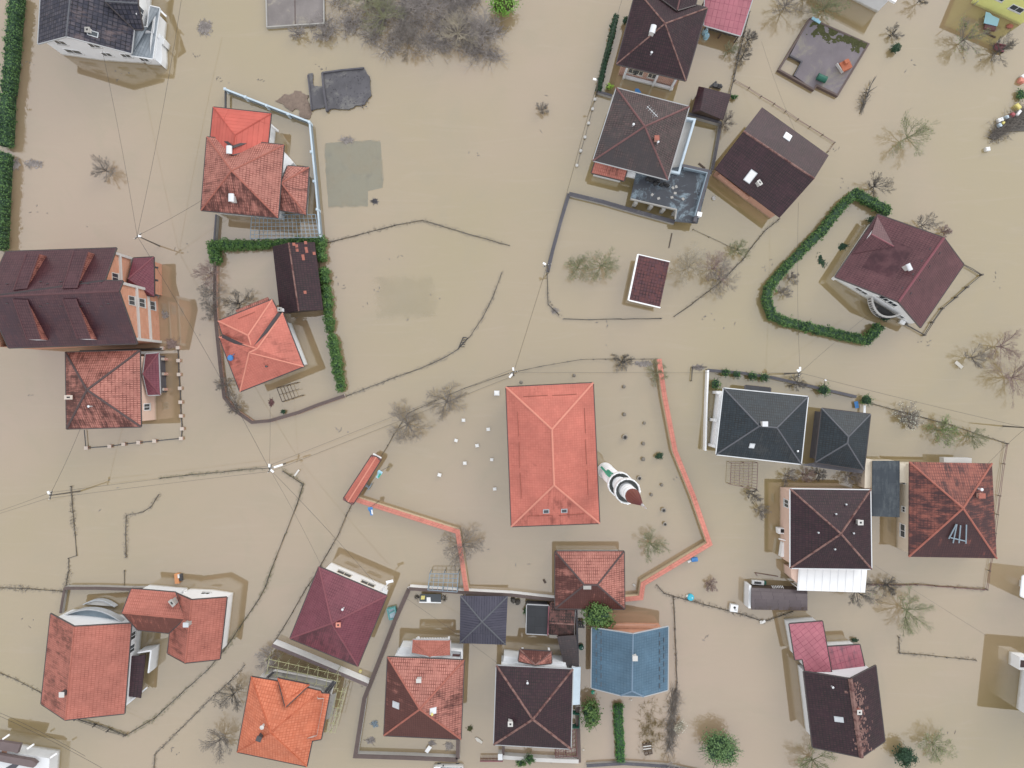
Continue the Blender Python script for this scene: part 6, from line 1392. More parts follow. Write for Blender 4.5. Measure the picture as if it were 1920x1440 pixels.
# ------------------------------------------------------------------ bare trees
TREES = [
 ('bare round tree alone in the left field', 203, 322, 3.4, 1.9, 1, 'bark', 7, 3),
 ('bare round tree north of the salmon stepped roofs', 452, 570, 4.6, 2.2, 2, 'bark_b', 6, 3),
 ('large bare round tree on the road fence west of the prayer yard', 765, 795, 4.4, 3.1, 3, 'bark', 9, 4),
 ('bare tree on the road fence, east of the large one', 838, 752, 3.8, 2.6, 4, 'bark', 7, 3),
 ('bare round tree over the salmon wall southwest of the prayer hall', 868, 1020, 4.6, 3.0, 5, 'bark', 9, 4),
 ('small greenish bare tree southeast of the prayer hall', 1217, 1017, 3.6, 2.3, 6, 'bark_g', 7, 3),
 ('greenish bare fruit tree, the larger of the pair west of the mottled shed', 1127, 500, 4.4, 2.4, 7, 'bark_g', 7, 3),
 ('greenish bare fruit tree, the smaller of the pair west of the mottled shed', 1083, 503, 3.0, 1.8, 8, 'bark_g', 6, 3),
 ('pale bare tree just east of the mottled shed', 1288, 503, 4.6, 2.7, 9, 'bark_p', 8, 4),
 ('reddish bare tree between the pale tree and the rail fence', 1336, 505, 5.0, 2.3, 10, 'bark_r', 6, 3),
 ('dark bare tree leaning over the rail fence east of the mottled shed', 1345, 524, 4.4, 2.4, 11, 'bark', 5, 3),
 ('small greenish bare tree where the two fences meet', 1380, 470, 2.8, 1.6, 12, 'bark_g', 6, 3),
 ('bare tree northwest of the villa hedge', 1634, 352, 3.8, 2.2, 13, 'bark_b', 6, 3),
 ('greenish leaning bare tree in open water at the upper right', 1694, 262, 5.0, 2.9, 14, 'bark_g', 6, 4),
 ('thin bare tree behind the maroon villa', 1724, 425, 4.4, 1.9, 15, 'bark', 5, 3),
 ('large greenish bare tree in open water at the lower right', 1692, 1140, 5.6, 3.2, 16, 'bark_g', 9, 4),
 ('dark bare tree below the blinding white awning', 1600, 1105, 4.8, 2.4, 17, 'bark_b', 5, 3),
 ('bare tree west of the new orange roof, the upper one', 441, 1298, 4.0, 2.2, 18, 'bark_b', 6, 3),
 ('bare tree west of the new orange roof, the lower one', 417, 1382, 3.8, 2.3, 19, 'bark', 7, 3),
 ('bare tree with a spring green flush, lower right beside the dark evergreen', 1744, 1390, 3.6, 2.3, 20, 'bark_g', 7, 3),
 ('bare tree with a spring green flush below the rust ridged house', 1520, 1420, 4.0, 2.6, 21, 'bark_g', 7, 3),
 ('thin leaning bare tree at the right edge near the floating white panel', 1815, 671, 4.2, 2.2, 22, 'bark', 4, 3),
 ('reddish misty bare tree at the right edge', 1890, 708, 5.0, 3.0, 23, 'bark_r', 8, 4),
 ('reddish bare tree at the right edge above the misty one', 1868, 650, 4.2, 2.6, 24, 'bark_r', 6, 3),
 ('leafing tree in front of the lime yellow house', 1800, 80, 4.4, 2.6, 25, 'bark', 5, 3),
 ('dark bare tree below the lime yellow house near the drifting table', 1866, 100, 3.6, 2.2, 26, 'bark_b', 6, 3),
 ('bare greenish tree over the north corner of the flat mossy roof', 1542, 20, 4.6, 2.7, 27, 'bark_g', 7, 3),
 ('dark bare tree at the top edge beside the rose carport', 1468, 18, 5.2, 2.8, 28, 'bark', 6, 4),
 ('bare tree at the top edge above the drowned fence corner', 1508, -6, 4.6, 2.4, 29, 'bark', 6, 3),
 ('bare trunk leaning at the top edge left of the lime yellow reflection', 1720, 5, 4.0, 1.6, 30, 'bark_b', 3, 3),
 ('small bare tree beside the rose carport fence, the upper one', 1400, 78, 3.0, 1.2, 31, 'bark_b', 4, 3),
 ('small bare tree beside the rose carport fence, the lower one', 1390, 110, 3.0, 1.3, 32, 'bark_b', 4, 3),
 ('small bare tree west of the rose carport fence', 1366, 98, 2.4, 1.1, 33, 'bark_g', 4, 3),
 ('small bare tree at the corner of the plum shed yard', 1358, 232, 3.0, 1.6, 34, 'bark', 5, 3),
 ('bare reddish tree on the brown wall, northernmost of three', 400, 515, 3.6, 2.0, 35, 'bark_r', 6, 3),
 ('bare tree on the brown wall, middle one of three', 402, 552, 3.4, 1.9, 36, 'bark', 6, 3),
 ('bare tree on the brown wall, southernmost of three', 405, 583, 3.0, 1.7, 37, 'bark', 5, 3),
 ('small bare tree between the salmon roof and the brown wall', 427, 722, 2.6, 1.4, 38, 'bark', 5, 3),
 ('small bare tree in the bend of the brown wall', 445, 760, 2.6, 1.4, 39, 'bark', 5, 3),
 ('bare shrub beside the lane fence south of the white wall with purple coping', 507, 1232, 2.4, 1.8, 40, 'bark_v', 7, 3),
 ('bare vine tree north of the white-guttered house', 1474, 893, 2.6, 1.2, 41, 'bark', 4, 3),
 ('bare reddish vine north of the white-guttered house', 1508, 890, 2.4, 1.2, 42, 'bark_r', 5, 3),
 ('bare vine tree under the slate garage', 1533, 888, 2.6, 1.0, 43, 'bark_b', 4, 3),
 ('dark bare shrub beneath the slate garage', 1590, 892, 2.6, 1.5, 44, 'bark_v', 6, 3),
 ('gnarled bare tree at the foot of the vine trellis', 1408, 925, 2.8, 1.2, 45, 'bark_b', 4, 3),
 ('thin bare shrub west of the white-guttered house', 1424, 958, 2.2, 1.2, 46, 'bark', 4, 3),
 ('bare tree against the northern wall of the slate hipped house', 1490, 716, 3.0, 1.3, 47, 'bark_b', 4, 3),
 ('gnarled bare stump tree on the road fence near the salmon wall', 1165, 678, 2.0, 1.5, 48, 'bark_b', 6, 3),
 ('bare shrub straddling the top of the salmon wall', 1232, 698, 2.6, 1.6, 49, 'bark_g', 6, 3),
 ('thin bare shrub in the villa garden, the upper one', 1482, 521, 1.8, 1.0, 50, 'bark', 4, 3),
 ('thin bare shrub in the villa garden, the lower one', 1466, 548, 2.0, 1.2, 51, 'bark', 4, 3),
 ('bare shrub alone in the open water north of the lane', 1016, 208, 1.6, .95, 52, 'bark', 6, 2),
 ('small bare shrub by the mossy fence of the rust stained house', 1660, 1095, 2.4, 1.4, 53, 'bark_b', 6, 3),
 ('bare tree at the bottom edge by the brushwood heap', 1252, 1440, 3.0, 1.8, 54, 'bark_v', 6, 3),
 ('dead tree lying half drowned in the open water at the upper right', 1672, 64, 1.4, 1.1, 55, 'bark_b', 4, 3),
 ('thin reddish shrub near the villa behind the maroon roof', 1768, 435, 1.5, .8, 56, 'bark_r', 7, 2),
 ('purplish drowned shrub near the junk fence', 1330, 1095, 1.2, 1.0, 57, 'bark_r', 7, 2),
 ('low bare shrub beside the slate house trellis', 1700, 790, 2.2, 1.4, 58, 'bark', 4, 3),
]
LEAFY = {20: ('sprig', 500), 21: ('sprig', 650), 14: ('sprig', 260), 25: ('sprig', 420), 27: ('sprig', 260), 16: ('sprig', 350), 7: ('sprig', 120), 8: ('sprig', 120), 58: ('blossom', 160), 12: ('sprig', 90), 17: ('sprig', 60), 6: ('sprig', 90)}
for lb, x, y, h, r_, sd, bk, nl, dp in TREES:
    lf = LEAFY.get(sd)
    tree(lb, x, y, h*.9, r_*1.02, 200+sd, bk, nl, dp, tr=.07+.018*r_, fork=.22, leaf=lf[0] if lf else None, nleaf=lf[1] if lf else 0, lsize=.15, minr=.015 if dp == 4 else .02)
# leafy branches at the garden fence of the slate garage
tree('leafy pale green tree lying towards the fence east of the slate garage', 1750, 806, 2.8, 2.0, 301, 'bark_g', 7, 3, lean=(.8, 0), leaf='sprig', nleaf=700, lsize=.18)
tree('white flowering shrub beside the fence line east of the slate garage', 1697, 782, 2.4, 1.8, 302, 'bark', 6, 3, leaf='blossom', nleaf=200, lsize=.14)
tree('thin tree with a split trunk near the corner of the garden fence, east', 1818, 818, 2.6, 1.7, 303, 'bark_g', 5, 3)
tree('white flowering bush at the fence by the brushwood heap', 1272, 1358, 1.0, .9, 304, 'bark_p', 6, 2, leaf='blossom', nleaf=260, lsize=.13)
# drowned scrub east of the blue roof
rng = random.Random(78); m = MB()
for _ in range(420):
    x, y = rng.gauss(1222, 17), rng.gauss(1362, 22)
    if 1195 < x < 1255 and 1310 < y < 1425 and mnoise.noise(Vector((x*.08, y*.08, 4))) > -.15:
        p = P(x, y, 0)
        for _k in range(4): m.tube(p, p+Vector((rng.gauss(0, .3), rng.gauss(0, .3), rng.uniform(.1, .5))), .013, .008, n=3, cap=False)
tag(m.build('drowned_scrub', M['bark_y'], None), 'sparse yellowish brown scrub poking through the water southeast of the blue roof', 'scrub', kind='stuff')
# thicket
rng = random.Random(77); m = MB()
poly_x = lambda t: 0
for k in range(230):
    x = rng.uniform(560, 945); y = rng.uniform(-60, 125)
    lim = 70 if x < 640 else (75 if x < 690 else (100 if x < 860 else 125-(x-860)*.2))
    if y > lim-rng.uniform(0, 12): continue
    if 495 < x < 612 and y < 58: continue
    if x > 900 and y < 45: continue
    if 560 <= x < 690 and y < 45 and rng.random() < .5: continue
    b = P(x, y, 0)
    for _ in range(rng.randint(16, 36)):
        a = rng.uniform(0, 6.283); L = rng.uniform(.5, 2.0); e = rng.uniform(.15, 1.0); p = b+Vector((rng.gauss(0, .5), rng.gauss(0, .5), 0))
        q = p+Vector((math.cos(a)*L*.5, math.sin(a)*L*.5, L*.5*e)); r2 = q+Vector((math.cos(a+rng.uniform(-.6, .6))*L*.5, math.sin(a+rng.uniform(-.6, .6))*L*.5, L*.25*rng.uniform(-.4, 1)))
        m.tube(p, q, .026, .02, n=3, cap=False); m.tube(q, r2, .02, .012, n=3, cap=False)
        for _ in range(2): m.tube(q, q+Vector((rng.gauss(0, .5), rng.gauss(0, .5), rng.uniform(0, .4))), .015, .01, n=3, cap=False)
tag(m.build('bramble_thicket', M['bark_v'], None), 'violet grey leafless bramble thicket standing in water at the top edge', 'thicket', kind='stuff')
for i, (x, y, h, r_, bk, lb) in enumerate(((860, 70, 6.2, 2.9, 'bark_p', 'tall pale grey bare tree at the southern tip of the thicket'), (722, 40, 6.5, 3.0, 'bark_g', 'tall greenish bare tree in the western part of the thicket'), (690, 5, 6.0, 2.8, 'bark_g', 'greenish bare tree at the top edge in the western thicket'), (800, 20, 6.0, 2.6, 'bark_v', 'violet bare tree in the middle of the thicket'), (905, 70, 5.0, 2.6, 'bark_v', 'violet bare tree at the eastern end of the thicket'), (765, 82, 5.0, 2.3, 'bark', 'grey bare tree at the lower middle of the thicket'))):
    tree(lb, x, y, h*.9, r_, 400+i, bk, 8, 4, tr=.13, minr=.016, group=None)
tree('low bare shrubs below the grey foundation slab, western one', 560, 66, 1.2, 1.3, 420, 'bark_v', 7, 3)
tree('low bare shrub below the grey foundation slab, eastern one', 608, 68, 1.2, 1.4, 421, 'bark_v', 7, 3)
# ------------------------------------------------------------------ utility poles and wires
def pole(label, base, top, z, arm=True, lamps=(), r=.11, armang=0.0, name='utility_pole', insul=True):
    b, t = P(*base, 0), P(*top, z); T = thing(name, label, 'pole', b, 'poles carrying the village lines')
    m = MB(); d = (t-b); m.tube(b-d*.15, t, r, r*.65, n=8); m.build('pole', M['pole'], T)
    if arm:
        m = MB(); a = Vector((math.cos(armang), math.sin(armang), 0)); m.bar(t-a*.55-Vector((0, 0, .25)), t+a*.55-Vector((0, 0, .25)), .1, .1); ar = m.build('cross_arm', M['darksteel'], T)
        m = MB()
        for s_ in (-.5, -.2, .2, .5): q = t+a*s_; m.tube((q.x, q.y, t.z-.22), (q.x, q.y, t.z), .05, .04, n=6)
        m.build('insulator', M['lconcrete'], ar)
    for (lx, ly) in lamps:
        e = P(lx, ly, z+.15); m = MB(); s_ = t+(e-t)*.35; m.tube(t-Vector((0, 0, .2)), s_, .03, n=5); la = m.build('lamp_arm', M['steel'], T)
        m = MB(); dd = (e-s_); m.bar(s_, e, .24, .13); m.build('lamp_head', M['bright'], la)
    return t
t1 = pole('leaning wooden pole with one lamp between the plum roof and the streaked red house', (299, 461), (257, 442), 5.6, True, ((264, 443),), armang=.7)
t2 = pole('leaning concrete pole with one lamp in the left field', (150, 921), (93, 929), 6.5, True, ((90, 921),), armang=1.3)
t3 = pole('pole with three lamps at the lane junction left of the gate roof', (535, 869), (505, 879), 6.0, True, ((505, 870), (513, 885), (530, 871)), armang=1.2)
t5 = pole('lamp pole beside the north fence of the prayer yard', (963, 704), (963, 698), 6.5, True, ((962, 689), (955, 708)), armang=.3)
t4 = pole('lamp pole on the lane wall west of the fruit trees', (1029, 509), (1026, 497), 6.0, True, ((1018, 493),), armang=.3)
t6 = pole('pole with twin lamps on the road north of the slate roof', (1471, 701), (1500, 699), 6.0, True, ((1500, 688), (1495, 693)), armang=1.4)
t7 = pole('bare pole leaning out of the frame at the right edge', (1881, 799), (1924, 802), 5.5, False)
t8 = pole('lamp pole at the south end of the narrow dark hedge', (1118, 178), (1121, 150), 6.0, False, ((1112, 148),), r=.09)
b = P(1546, 726, 0); e = pole('slim white lamp post behind the round evergreen east of the slate roof', (1546, 733), (1546, 714), 3.4, False, ((1549, 712),), r=.05, name='lamp_post')
def wire(label, a, b, sag=.5, r=.022, n=14, off=0.0):
    a, b = Vector(a), Vector(b); d = (b-a); s_ = Vector((-d.y, d.x, 0)).normalized()*off; m = MB(); pr = None
    for i in range(n+1):
        t = i/n; p = a+d*t+s_-Vector((0, 0, sag*4*t*(1-t)))
        if pr is not None: m.tube(pr, p, r*.82, n=4, cap=False)
        pr = p
    tag(m.build('overhead_wire', M['wire'], None), label, 'wire', 'overhead wires between the poles')
wire('overhead wire from the leaning wooden pole up past the grey roof house', t1, P(192, 95, 5), .3)
wire('overhead wire from the leaning wooden pole to the top edge', t1, P(343, -20, 6), .5)
wire('overhead wire from the leaning wooden pole to the streaked red house', t1, P(384, 372, 4.6), .3)
wire('overhead wire from the leaning wooden pole down to the lane junction', t1, t3, .8, .028)
wire('overhead wire from the lane junction to the pole in the left field, upper strand', t3, t2, .7, .026, off=.35)
wire('overhead wire from the lane junction to the pole in the left field, lower strand', t3, t2, .8, .026, off=-.35)
wire('overhead wire from the left field pole off the left edge, upper strand', t2, P(-30, 968, 6), .4, .024, off=.25)
wire('overhead wire from the left field pole off the left edge, lower strand', t2, P(-30, 973, 6), .4, .024, off=-.3)
wire('overhead wire from the left field pole to the weathered pyramid roof', t2, P(150, 805, 5), .2)
wire('overhead wire from the lane junction to the prayer yard lamp pole, upper strand', t3, t5, .8, .026, off=.4)
wire('overhead wire from the lane junction to the prayer yard lamp pole, lower strand', t3, t5, .9, .026, off=-.4)
wire('overhead wire from the lane junction to the maroon pyramid house', t3, P(702, 1092, 4.8), .5, .026)
wire('faint overhead wire from the lane junction towards the fence by the maroon pyramid house', t3, P(600, 1056, 4.5), .4, .018)
wire('faint overhead wire from the lane junction up to the salmon stepped roofs', t3, P(506, 738, 5), .2, .018)
wire('overhead wire from the prayer yard lamp pole up the lane', t5, t4, .5, .028)
wire('overhead wire along the lane from the fruit trees north', t4, t8, .9, .028)
wire('overhead wire from the narrow hedge lamp pole to the top edge', t8, P(1172, -20, 6), .4, .028)
wire('overhead wire from the prayer yard lamp pole to the road north of the slate roof', t5, t6, .8, .022)
wire('overhead wire from the twin lamp pole to the right edge pole', t6, t7, .9, .026)
wire('overhead wire from the twin lamp pole to the maroon villa', t6, P(1628, 590, 3.6), .3, .02)
wire('overhead wire from the twin lamp pole north past the villa hedge', t6, P(1497, 380, 5), .5, .018)
wire('overhead wire from the white-guttered roof out to the lower right', P(1640, 1060, 4.5), P(1850, 1192, 4.5), .3, .018)
wire('overhead wire from the right edge pole to the rust stained roof', t7, P(1850, 872, 3.8), .2, .018)
wire('overhead wire across the lower left corner, upper strand', P(-20, 1328, 6), P(160, 1418, 6), .3, .022)
wire('overhead wire across the lower left corner, lower strand', P(-20, 1334, 6), P(205, 1448, 6), .3, .022)
wire('overhead wire from the white wall corner to the dark maroon house', P(762, 1122, 3), P(942, 1250, 4.6), .2, .018)
wire('overhead wire from the brown hipped house yard to the maroon barn house', P(1428, 78, 5), P(1495, 255, 5), .4, .014)

# ------------------------------------------------------------------ gate roof and flags
c = centre([(678, 899)]); T = thing('gate_roof', 'long salmon tiled canopy over the gate of the prayer yard', 'gate', c)
V = [(697, 854), (714, 862), (662, 945), (644, 935)]
rf = add_roof(T, [(697, 854, 2.2), (714, 862, 2.2), (662, 945, 2.2), (644, 935, 2.2), (705.5, 857, 2.75), (652.5, 941, 2.75)], [[1, 2, 5, 4], [3, 0, 4, 5]], M['t_pink'], ridge=M['r_pink'], gutter=M['gutter_d'], walls=None)
m = MB(); m.bar(P(697, 854, 2.3), P(714, 862, 2.3), .25, .3); m.bar(P(644, 935, 2.3), P(662, 945, 2.3), .3, .3); m.build('end_beam', M['r_brown'], T)
m = MB(); m.bar(P(700, 851, 2.2), P(715, 859, 2.2), .2, .2); m.build('end_sign', M['bright'], T)
for x, y in ((703, 861), (655, 936), (679, 899)): p = P(x, y, 1.8); m = MB(); m.box(p, .4, .4, -1, 2.2, R(-30)); m.build('gate_pillar', M['pink'], T)
m = MB(); p = P(685, 910, .6); m.box(p, 1.2, .1, -.5, .9, R(-30)); m.box((p.x+.6, p.y-.2), .1, .9, -.5, .9, R(-30)); m.build('gate_leaf', M['bluesteel'], T)
def flag(label, base, top, z, tip, mat, mat2=None):
    b, t = P(*base, 0), P(*top, z); T = thing('flag_pole', label, 'flag', b, 'flags at the prayer yard gate')
    m = MB(); m.tube(b-Vector((0, 0, .8)), t, .035, n=6); m.build('pole', M['pole'], T)
    e = P(*tip, z-.6); m = MB(); n = 8; d = (e-t); s_ = Vector((-d.y, d.x, 0)).normalized()
    for i in range(n):
        q = []
        for k in (i, i+1):
            u = k/n; w_ = .28*(1-.35*u)*(1+.25*math.sin(u*6)); p = t+d*u+Vector((0, 0, .1*math.sin(u*8))); q.append((p-s_*w_, p+s_*w_))
        m.face([q[0][0], q[0][1], q[1][1], q[1][0]]); m.face([x-Vector((0, 0, .015)) for x in (q[1][0], q[1][1], q[0][1], q[0][0])])
    o = m.build('cloth', M[mat], T)
    if mat2: m = MB(); m.bar(t+d*.3+s_*.15+Vector((0, 0, .08)), t+d*.9+s_*.12+Vector((0, 0, .06)), .2, .02); m.build('cloth_stripe', M[mat2], T)
flag('limp pale teal flag on a pole just east of the gate canopy', (731, 874), (714, 883), 4.0, (707, 896), 'paleblue', 'mint')
flag('limp blue and white flag on a pole just south of the gate canopy', (711, 940), (694, 951), 4.2, (697, 966), 'blueplastic', 'bright')
m = MB(); p = P(557, 887, .2); m.bar(p+Vector((-.35, -.4, 0)), p+Vector((.3, .45, .1)), .22, .06); tag(m.build('floating_board', M['bright'], None), 'bright white board floating beside the three-lamp pole', 'board')

# ------------------------------------------------------------------ gravestones and posts in the prayer yard
def gravestone(x, y, w_, h, first=None):
    b = P(x, y, h)
    T = thing('gravestone', 'white square gravestone in the water west of the prayer hall', 'gravestone', (b.x, b.y, 0), 'white gravestones west of the prayer hall')
    m = MB(); m.box(b, w_, w_*.9, -.8, h-.12); m.build('stone', M['white'], T); m = MB(); m.box(b, w_*1.12, w_*1.02, h-.12, h-.04); m.box(b, w_*.7, w_*.62, h-.04, h+.05); m.build('cap', M['bright'], T)
    return T
g0 = gravestone(869, 788, .42, .4); rng = random.Random(12)
for x, y in ((915.5, 805), (855, 826), (894.5, 835.5), (871.5, 868.5), (922, 862), (824, 890.5), (927.5, 917)):
    b = P(x, y, .4); dup(g0, (b.x, b.y, rng.uniform(-.06, .06)), rng.uniform(-.3, .3), None, rng.uniform(.88, 1.1))
g = gravestone(931.5, 737, .62, .55); g['label'] = 'largest white gravestone, at the northwest corner of the salmon prayer hall roof'
def stone_post(T):
    m = MB(); m.lathe((0, 0), [(.13, -.8), (.13, .25), (.16, .32), (.23, .40), (.25, .52), (.18, .62), (.05, .68)], 10); m.build('shaft', M['stone'], T, smooth=True)
    m = MB(); m.lathe((0, 0), [(.22, .40), (.265, .46), (.22, .55)], 10); m.build('turban', M['bark_b'], T)
T0 = thing('turban_gravestone', 'old dark turban-topped gravestone east of the prayer hall', 'gravestone', (0, 0, 0), 'old turban gravestones in the prayer yard'); stone_post(T0)
pl = [(1170.5, 777), (1208.5, 793.5), (1206.5, 832), (1206, 861), (1241, 909.5), (1221.5, 928), (1076.5, 704), (977, 717), (1170, 725)]
for i, (x, y) in enumerate(pl):
    b = P(x, y, .4)
    if i == 0: T0.location = b.x, b.y, 0
    else: dup(T0, (b.x, b.y, rng.uniform(-.1, .05)), rng.uniform(0, 6), 'old dark turban-topped gravestone north of the prayer hall' if i >= 6 else None, rng.uniform(.8, 1.1))
for x, y, lb, r_ in ((1172, 820, 'widest round stone pillar among the old gravestones east of the prayer hall', .34), (1199, 897, 'white banded round gravestone beside the upper balcony of the minaret', .28), (1244.5, 957, 'white banded round gravestone near the salmon wall southeast of the minaret', .30), (1247, 983, 'southernmost banded round gravestone near the salmon wall', .24)):
    b = P(x, y, .5); T = thing('round_gravestone', lb, 'gravestone', (b.x, b.y, 0), 'banded round gravestones')
    m = MB(); m.lathe(b, [(r_*.8, -.8), (r_*.75, .3), (r_, .42), (r_, .6)], 14); m.build('drum', M['stone'], T); m = MB(); m.lathe(b, [(r_*1.05, .42), (r_*1.08, .5), (r_*.95, .58)], 14); m.build('band', M['lconcrete'], T); m = MB(); m.lathe(b, [(r_*.55, .6), (r_*.5, .66)], 12); m.build('hollow_shade', M['black'], T)  # black disc stands in for the shade inside the drum top

# ------------------------------------------------------------------ pergolas and trellises
def pergola(label, quad, z, nx, ny, mat, r=.04, sag=0.0, name='pergola', legs=True, seed=0, drop=0.0):
    rng = random.Random(seed); A, B, D, E = [P(x, y, z) for x, y in quad]; c = (A+B+D+E)/4
    T = thing(name, label, 'pergola', (c.x, c.y, 0))
    m = MB()
    for i in range(nx+1):
        if rng.random() < drop: continue
        t = i/nx; m.tube(A+(B-A)*t, E+(D-E)*t, r if 0 < i < nx else r*1.5, n=5)
    m.build('long_bar', M[mat], T); m = MB()
    for j in range(ny+1):
        if rng.random() < drop: continue
        t = j/ny; m.tube(A+(E-A)*t, B+(D-B)*t, r if 0 < j < ny else r*1.5, n=5)
    m.build('cross_bar', M[mat], T)
    if legs:
        for p in (A, B, D, E, (A+B)/2, (D+E)/2): m = MB(); m.tube((p.x, p.y, -1), p, r*1.6, n=6); m.build('leg', M[mat], T)
    return T
pergola('blue grey steel vine pergola between the streaked red house and the thuja row', [(472, 403), (591, 402), (599, 445), (469, 447)], 1.6, 16, 6, 'bluesteel', .035)
pergola('blue steel frame of a shelter over the white coped wall', [(806, 1076), (859, 1076), (857, 1110), (802, 1106)], 2.0, 6, 4, 'bluesteel', .04)
pergola('rickety stick trellis south of the salmon stepped roofs', [(519, 727), (556, 717), (566, 741), (529, 753)], .8, 6, 2, 'wood', .035, seed=3, drop=.1, name='stick_trellis')
pergola('sagging wire vine trellis southwest of the slate hipped house', [(1371, 868), (1421, 868), (1419, 918), (1369, 908)], 1.0, 3, 9, 'r_brown', .024, seed=4, name='vine_trellis')
for (x, y, dx) in ((571, 404, 13), (580, 407, 0), (533, 405, 8), (592, 426, 1)):
    pass
T = pergola('low wooden rack standing in the water right of the long green hedge', [(1206, 1397), (1219, 1394), (1223, 1413), (1210, 1416)], .4, 5, 2, 'wood', .05, name='garden_rack')
for zz in (1400, 1405): m = MB(); m.bar(P(1206, zz, .5), P(1221, zz-2, .5), .12, .06); m.build('slat', M['lconcrete'], T)
# jetty like trellis under wires of vines by the dark maroon house
T = pergola('brown slatted vine frame at the southeast corner of the dark maroon roof', [(1042, 1404), (1080, 1365), (1082, 1418), (1042, 1420)], 1.2, 8, 6, 'r_brown', .04, name='vine_arbour')
m = MB(); strip(m, [P(x, y, 1.4).xy for x, y in ((1074, 1340), (1087, 1341), (1086, 1366), (1073, 1366))], .08, .2, 1.3); o = m.build('green_crate_fence', M['green'], None); tag(o, 'green mesh enclosure beside the white lean-to', 'enclosure')
# glazed table or cold frame by the white wall
c = P(807, 1122, .9); T = thing('cold_frame', 'small glass topped garden frame with yellow flowers under the white coped wall', 'cold frame', (c.x, c.y, 0))
slabpx(T, 'glass_top', [(788, 1114), (827, 1114), (827, 1129), (787, 1128)], .7, .05, M['glass']); m = MB(); m.bar(P(786, 1129, .75), P(827, 1130, .75), .12, .12); m.build('front_rail', M['bright'], T)
m = MB(); rng = random.Random(2)
for x0, y0 in ((782, 1121), (833, 1122)):
    p = P(x0, y0, .3); twig_clump(m, p, .35, .5, 40, rng, .03)
m.build('dead_plants', M['bark_b'], T); slabpx(T, 'flowers', [(790, 1117), (797, 1117), (796, 1124), (789, 1124)], .73, .02, M['yellowp']); slabpx(T, 'paper', [(800, 1120), (807, 1120), (808, 1129), (800, 1129)], .735, .02, M['bright'])

# ------------------------------------------------------------------ vehicles, drums and other loose things
c = P(840, 1443, 1.0); T = thing('white_car', 'white hatchback car half cut by the bottom edge, on the flooded street', 'car', (c.x, c.y, 0))
L, W = 4.0, 1.75; x0 = c.x-2.0; yc = c.y-.55
def sec(x, hw, z0, z1): return [(x, yc-hw, z0), (x, yc-hw*.98, (z0+z1)/2), (x, yc-hw*.86, z1), (x, yc+hw*.86, z1), (x, yc+hw*.98, (z0+z1)/2), (x, yc+hw, z0)]
S_ = [sec(x0, .62, -.1, .35), sec(x0+.12, .78, -.15, .62), sec(x0+.9, .87, -.15, .78), sec(x0+1.25, .88, -.15, .82), sec(x0+3.5, .87, -.15, .85), sec(x0+3.9, .80, -.15, .72), sec(x0+4.0, .66, -.1, .4)]
m = MB()
for a, b in zip(S_[:-1], S_[1:]):
    for i in range(5): m.face([a[i], a[i+1], b[i+1], b[i]])
m.face(S_[0][::-1]); m.face(S_[-1]); body = m.build('body', M['bright'], T, smooth=False)
def gh(x, hw, z): return [(x, yc-hw, z), (x, yc+hw, z)]
m = MB(); g = [gh(x0+1.0, .74, .79), gh(x0+1.75, .60, 1.22), gh(x0+3.3, .58, 1.22), gh(x0+3.85, .70, .76)]
b2 = [gh(x0+1.0, .80, .76), gh(x0+3.85, .78, .70)]
m.face([g[0][0], g[1][0], g[1][1], g[0][1]]); m.build('windscreen', M['glass'], T)
m = MB(); m.face([g[2][0], g[3][0], g[3][1], g[2][1]]); m.build('rear_window', M['glass'], T)
for s_ in (0, 1):
    m = MB(); m.face([g[0][s_], g[1][s_], g[2][s_], g[3][s_]] if s_ == 0 else [g[3][s_], g[2][s_], g[1][s_], g[0][s_]]); m.build('side_window', M['glass'], T)
m = MB(); q = [g[1][0], g[2][0], g[2][1], g[1][1]]; m.face([(p[0], p[1], 1.225) for p in q]); m.face([(p[0], p[1]*1.0, 1.20) for p in reversed(q)]); m.build('car_roof', M['bright'], T)
m = MB(); m.bar((x0+1.75, yc, 1.235), (x0+3.3, yc, 1.235), 1.16, .03); m.build('roof_panel', M['bright'], T)
for s_ in (-1, 1):
    m = MB(); m.ball((x0+.2, yc+s_*.58, .5), .14, .17, .1, 8, 5); m.build('headlight', M['glass'], T)
    m = MB(); m.ball((x0+1.35, yc+s_*.98, .82), .1, .13, .08, 8, 5); m.build('wing_mirror', M['black'], T)
    for xx in (.75, 3.2): m = MB(); m.tube((x0+xx, yc+s_*.72, -.1), (x0+xx, yc+s_*.9, -.1), .31, n=16); wh = m.build('wheel', M['black'], T); m = MB(); m.tube((x0+xx, yc+s_*.86, -.1), (x0+xx, yc+s_*.91, -.1), .18, n=12); m.build('rim', M['steel'], wh)
def loose(name, label, cat, mb, mat, group=None): return tag(mb.build(name, M[mat], None), label, cat, group)
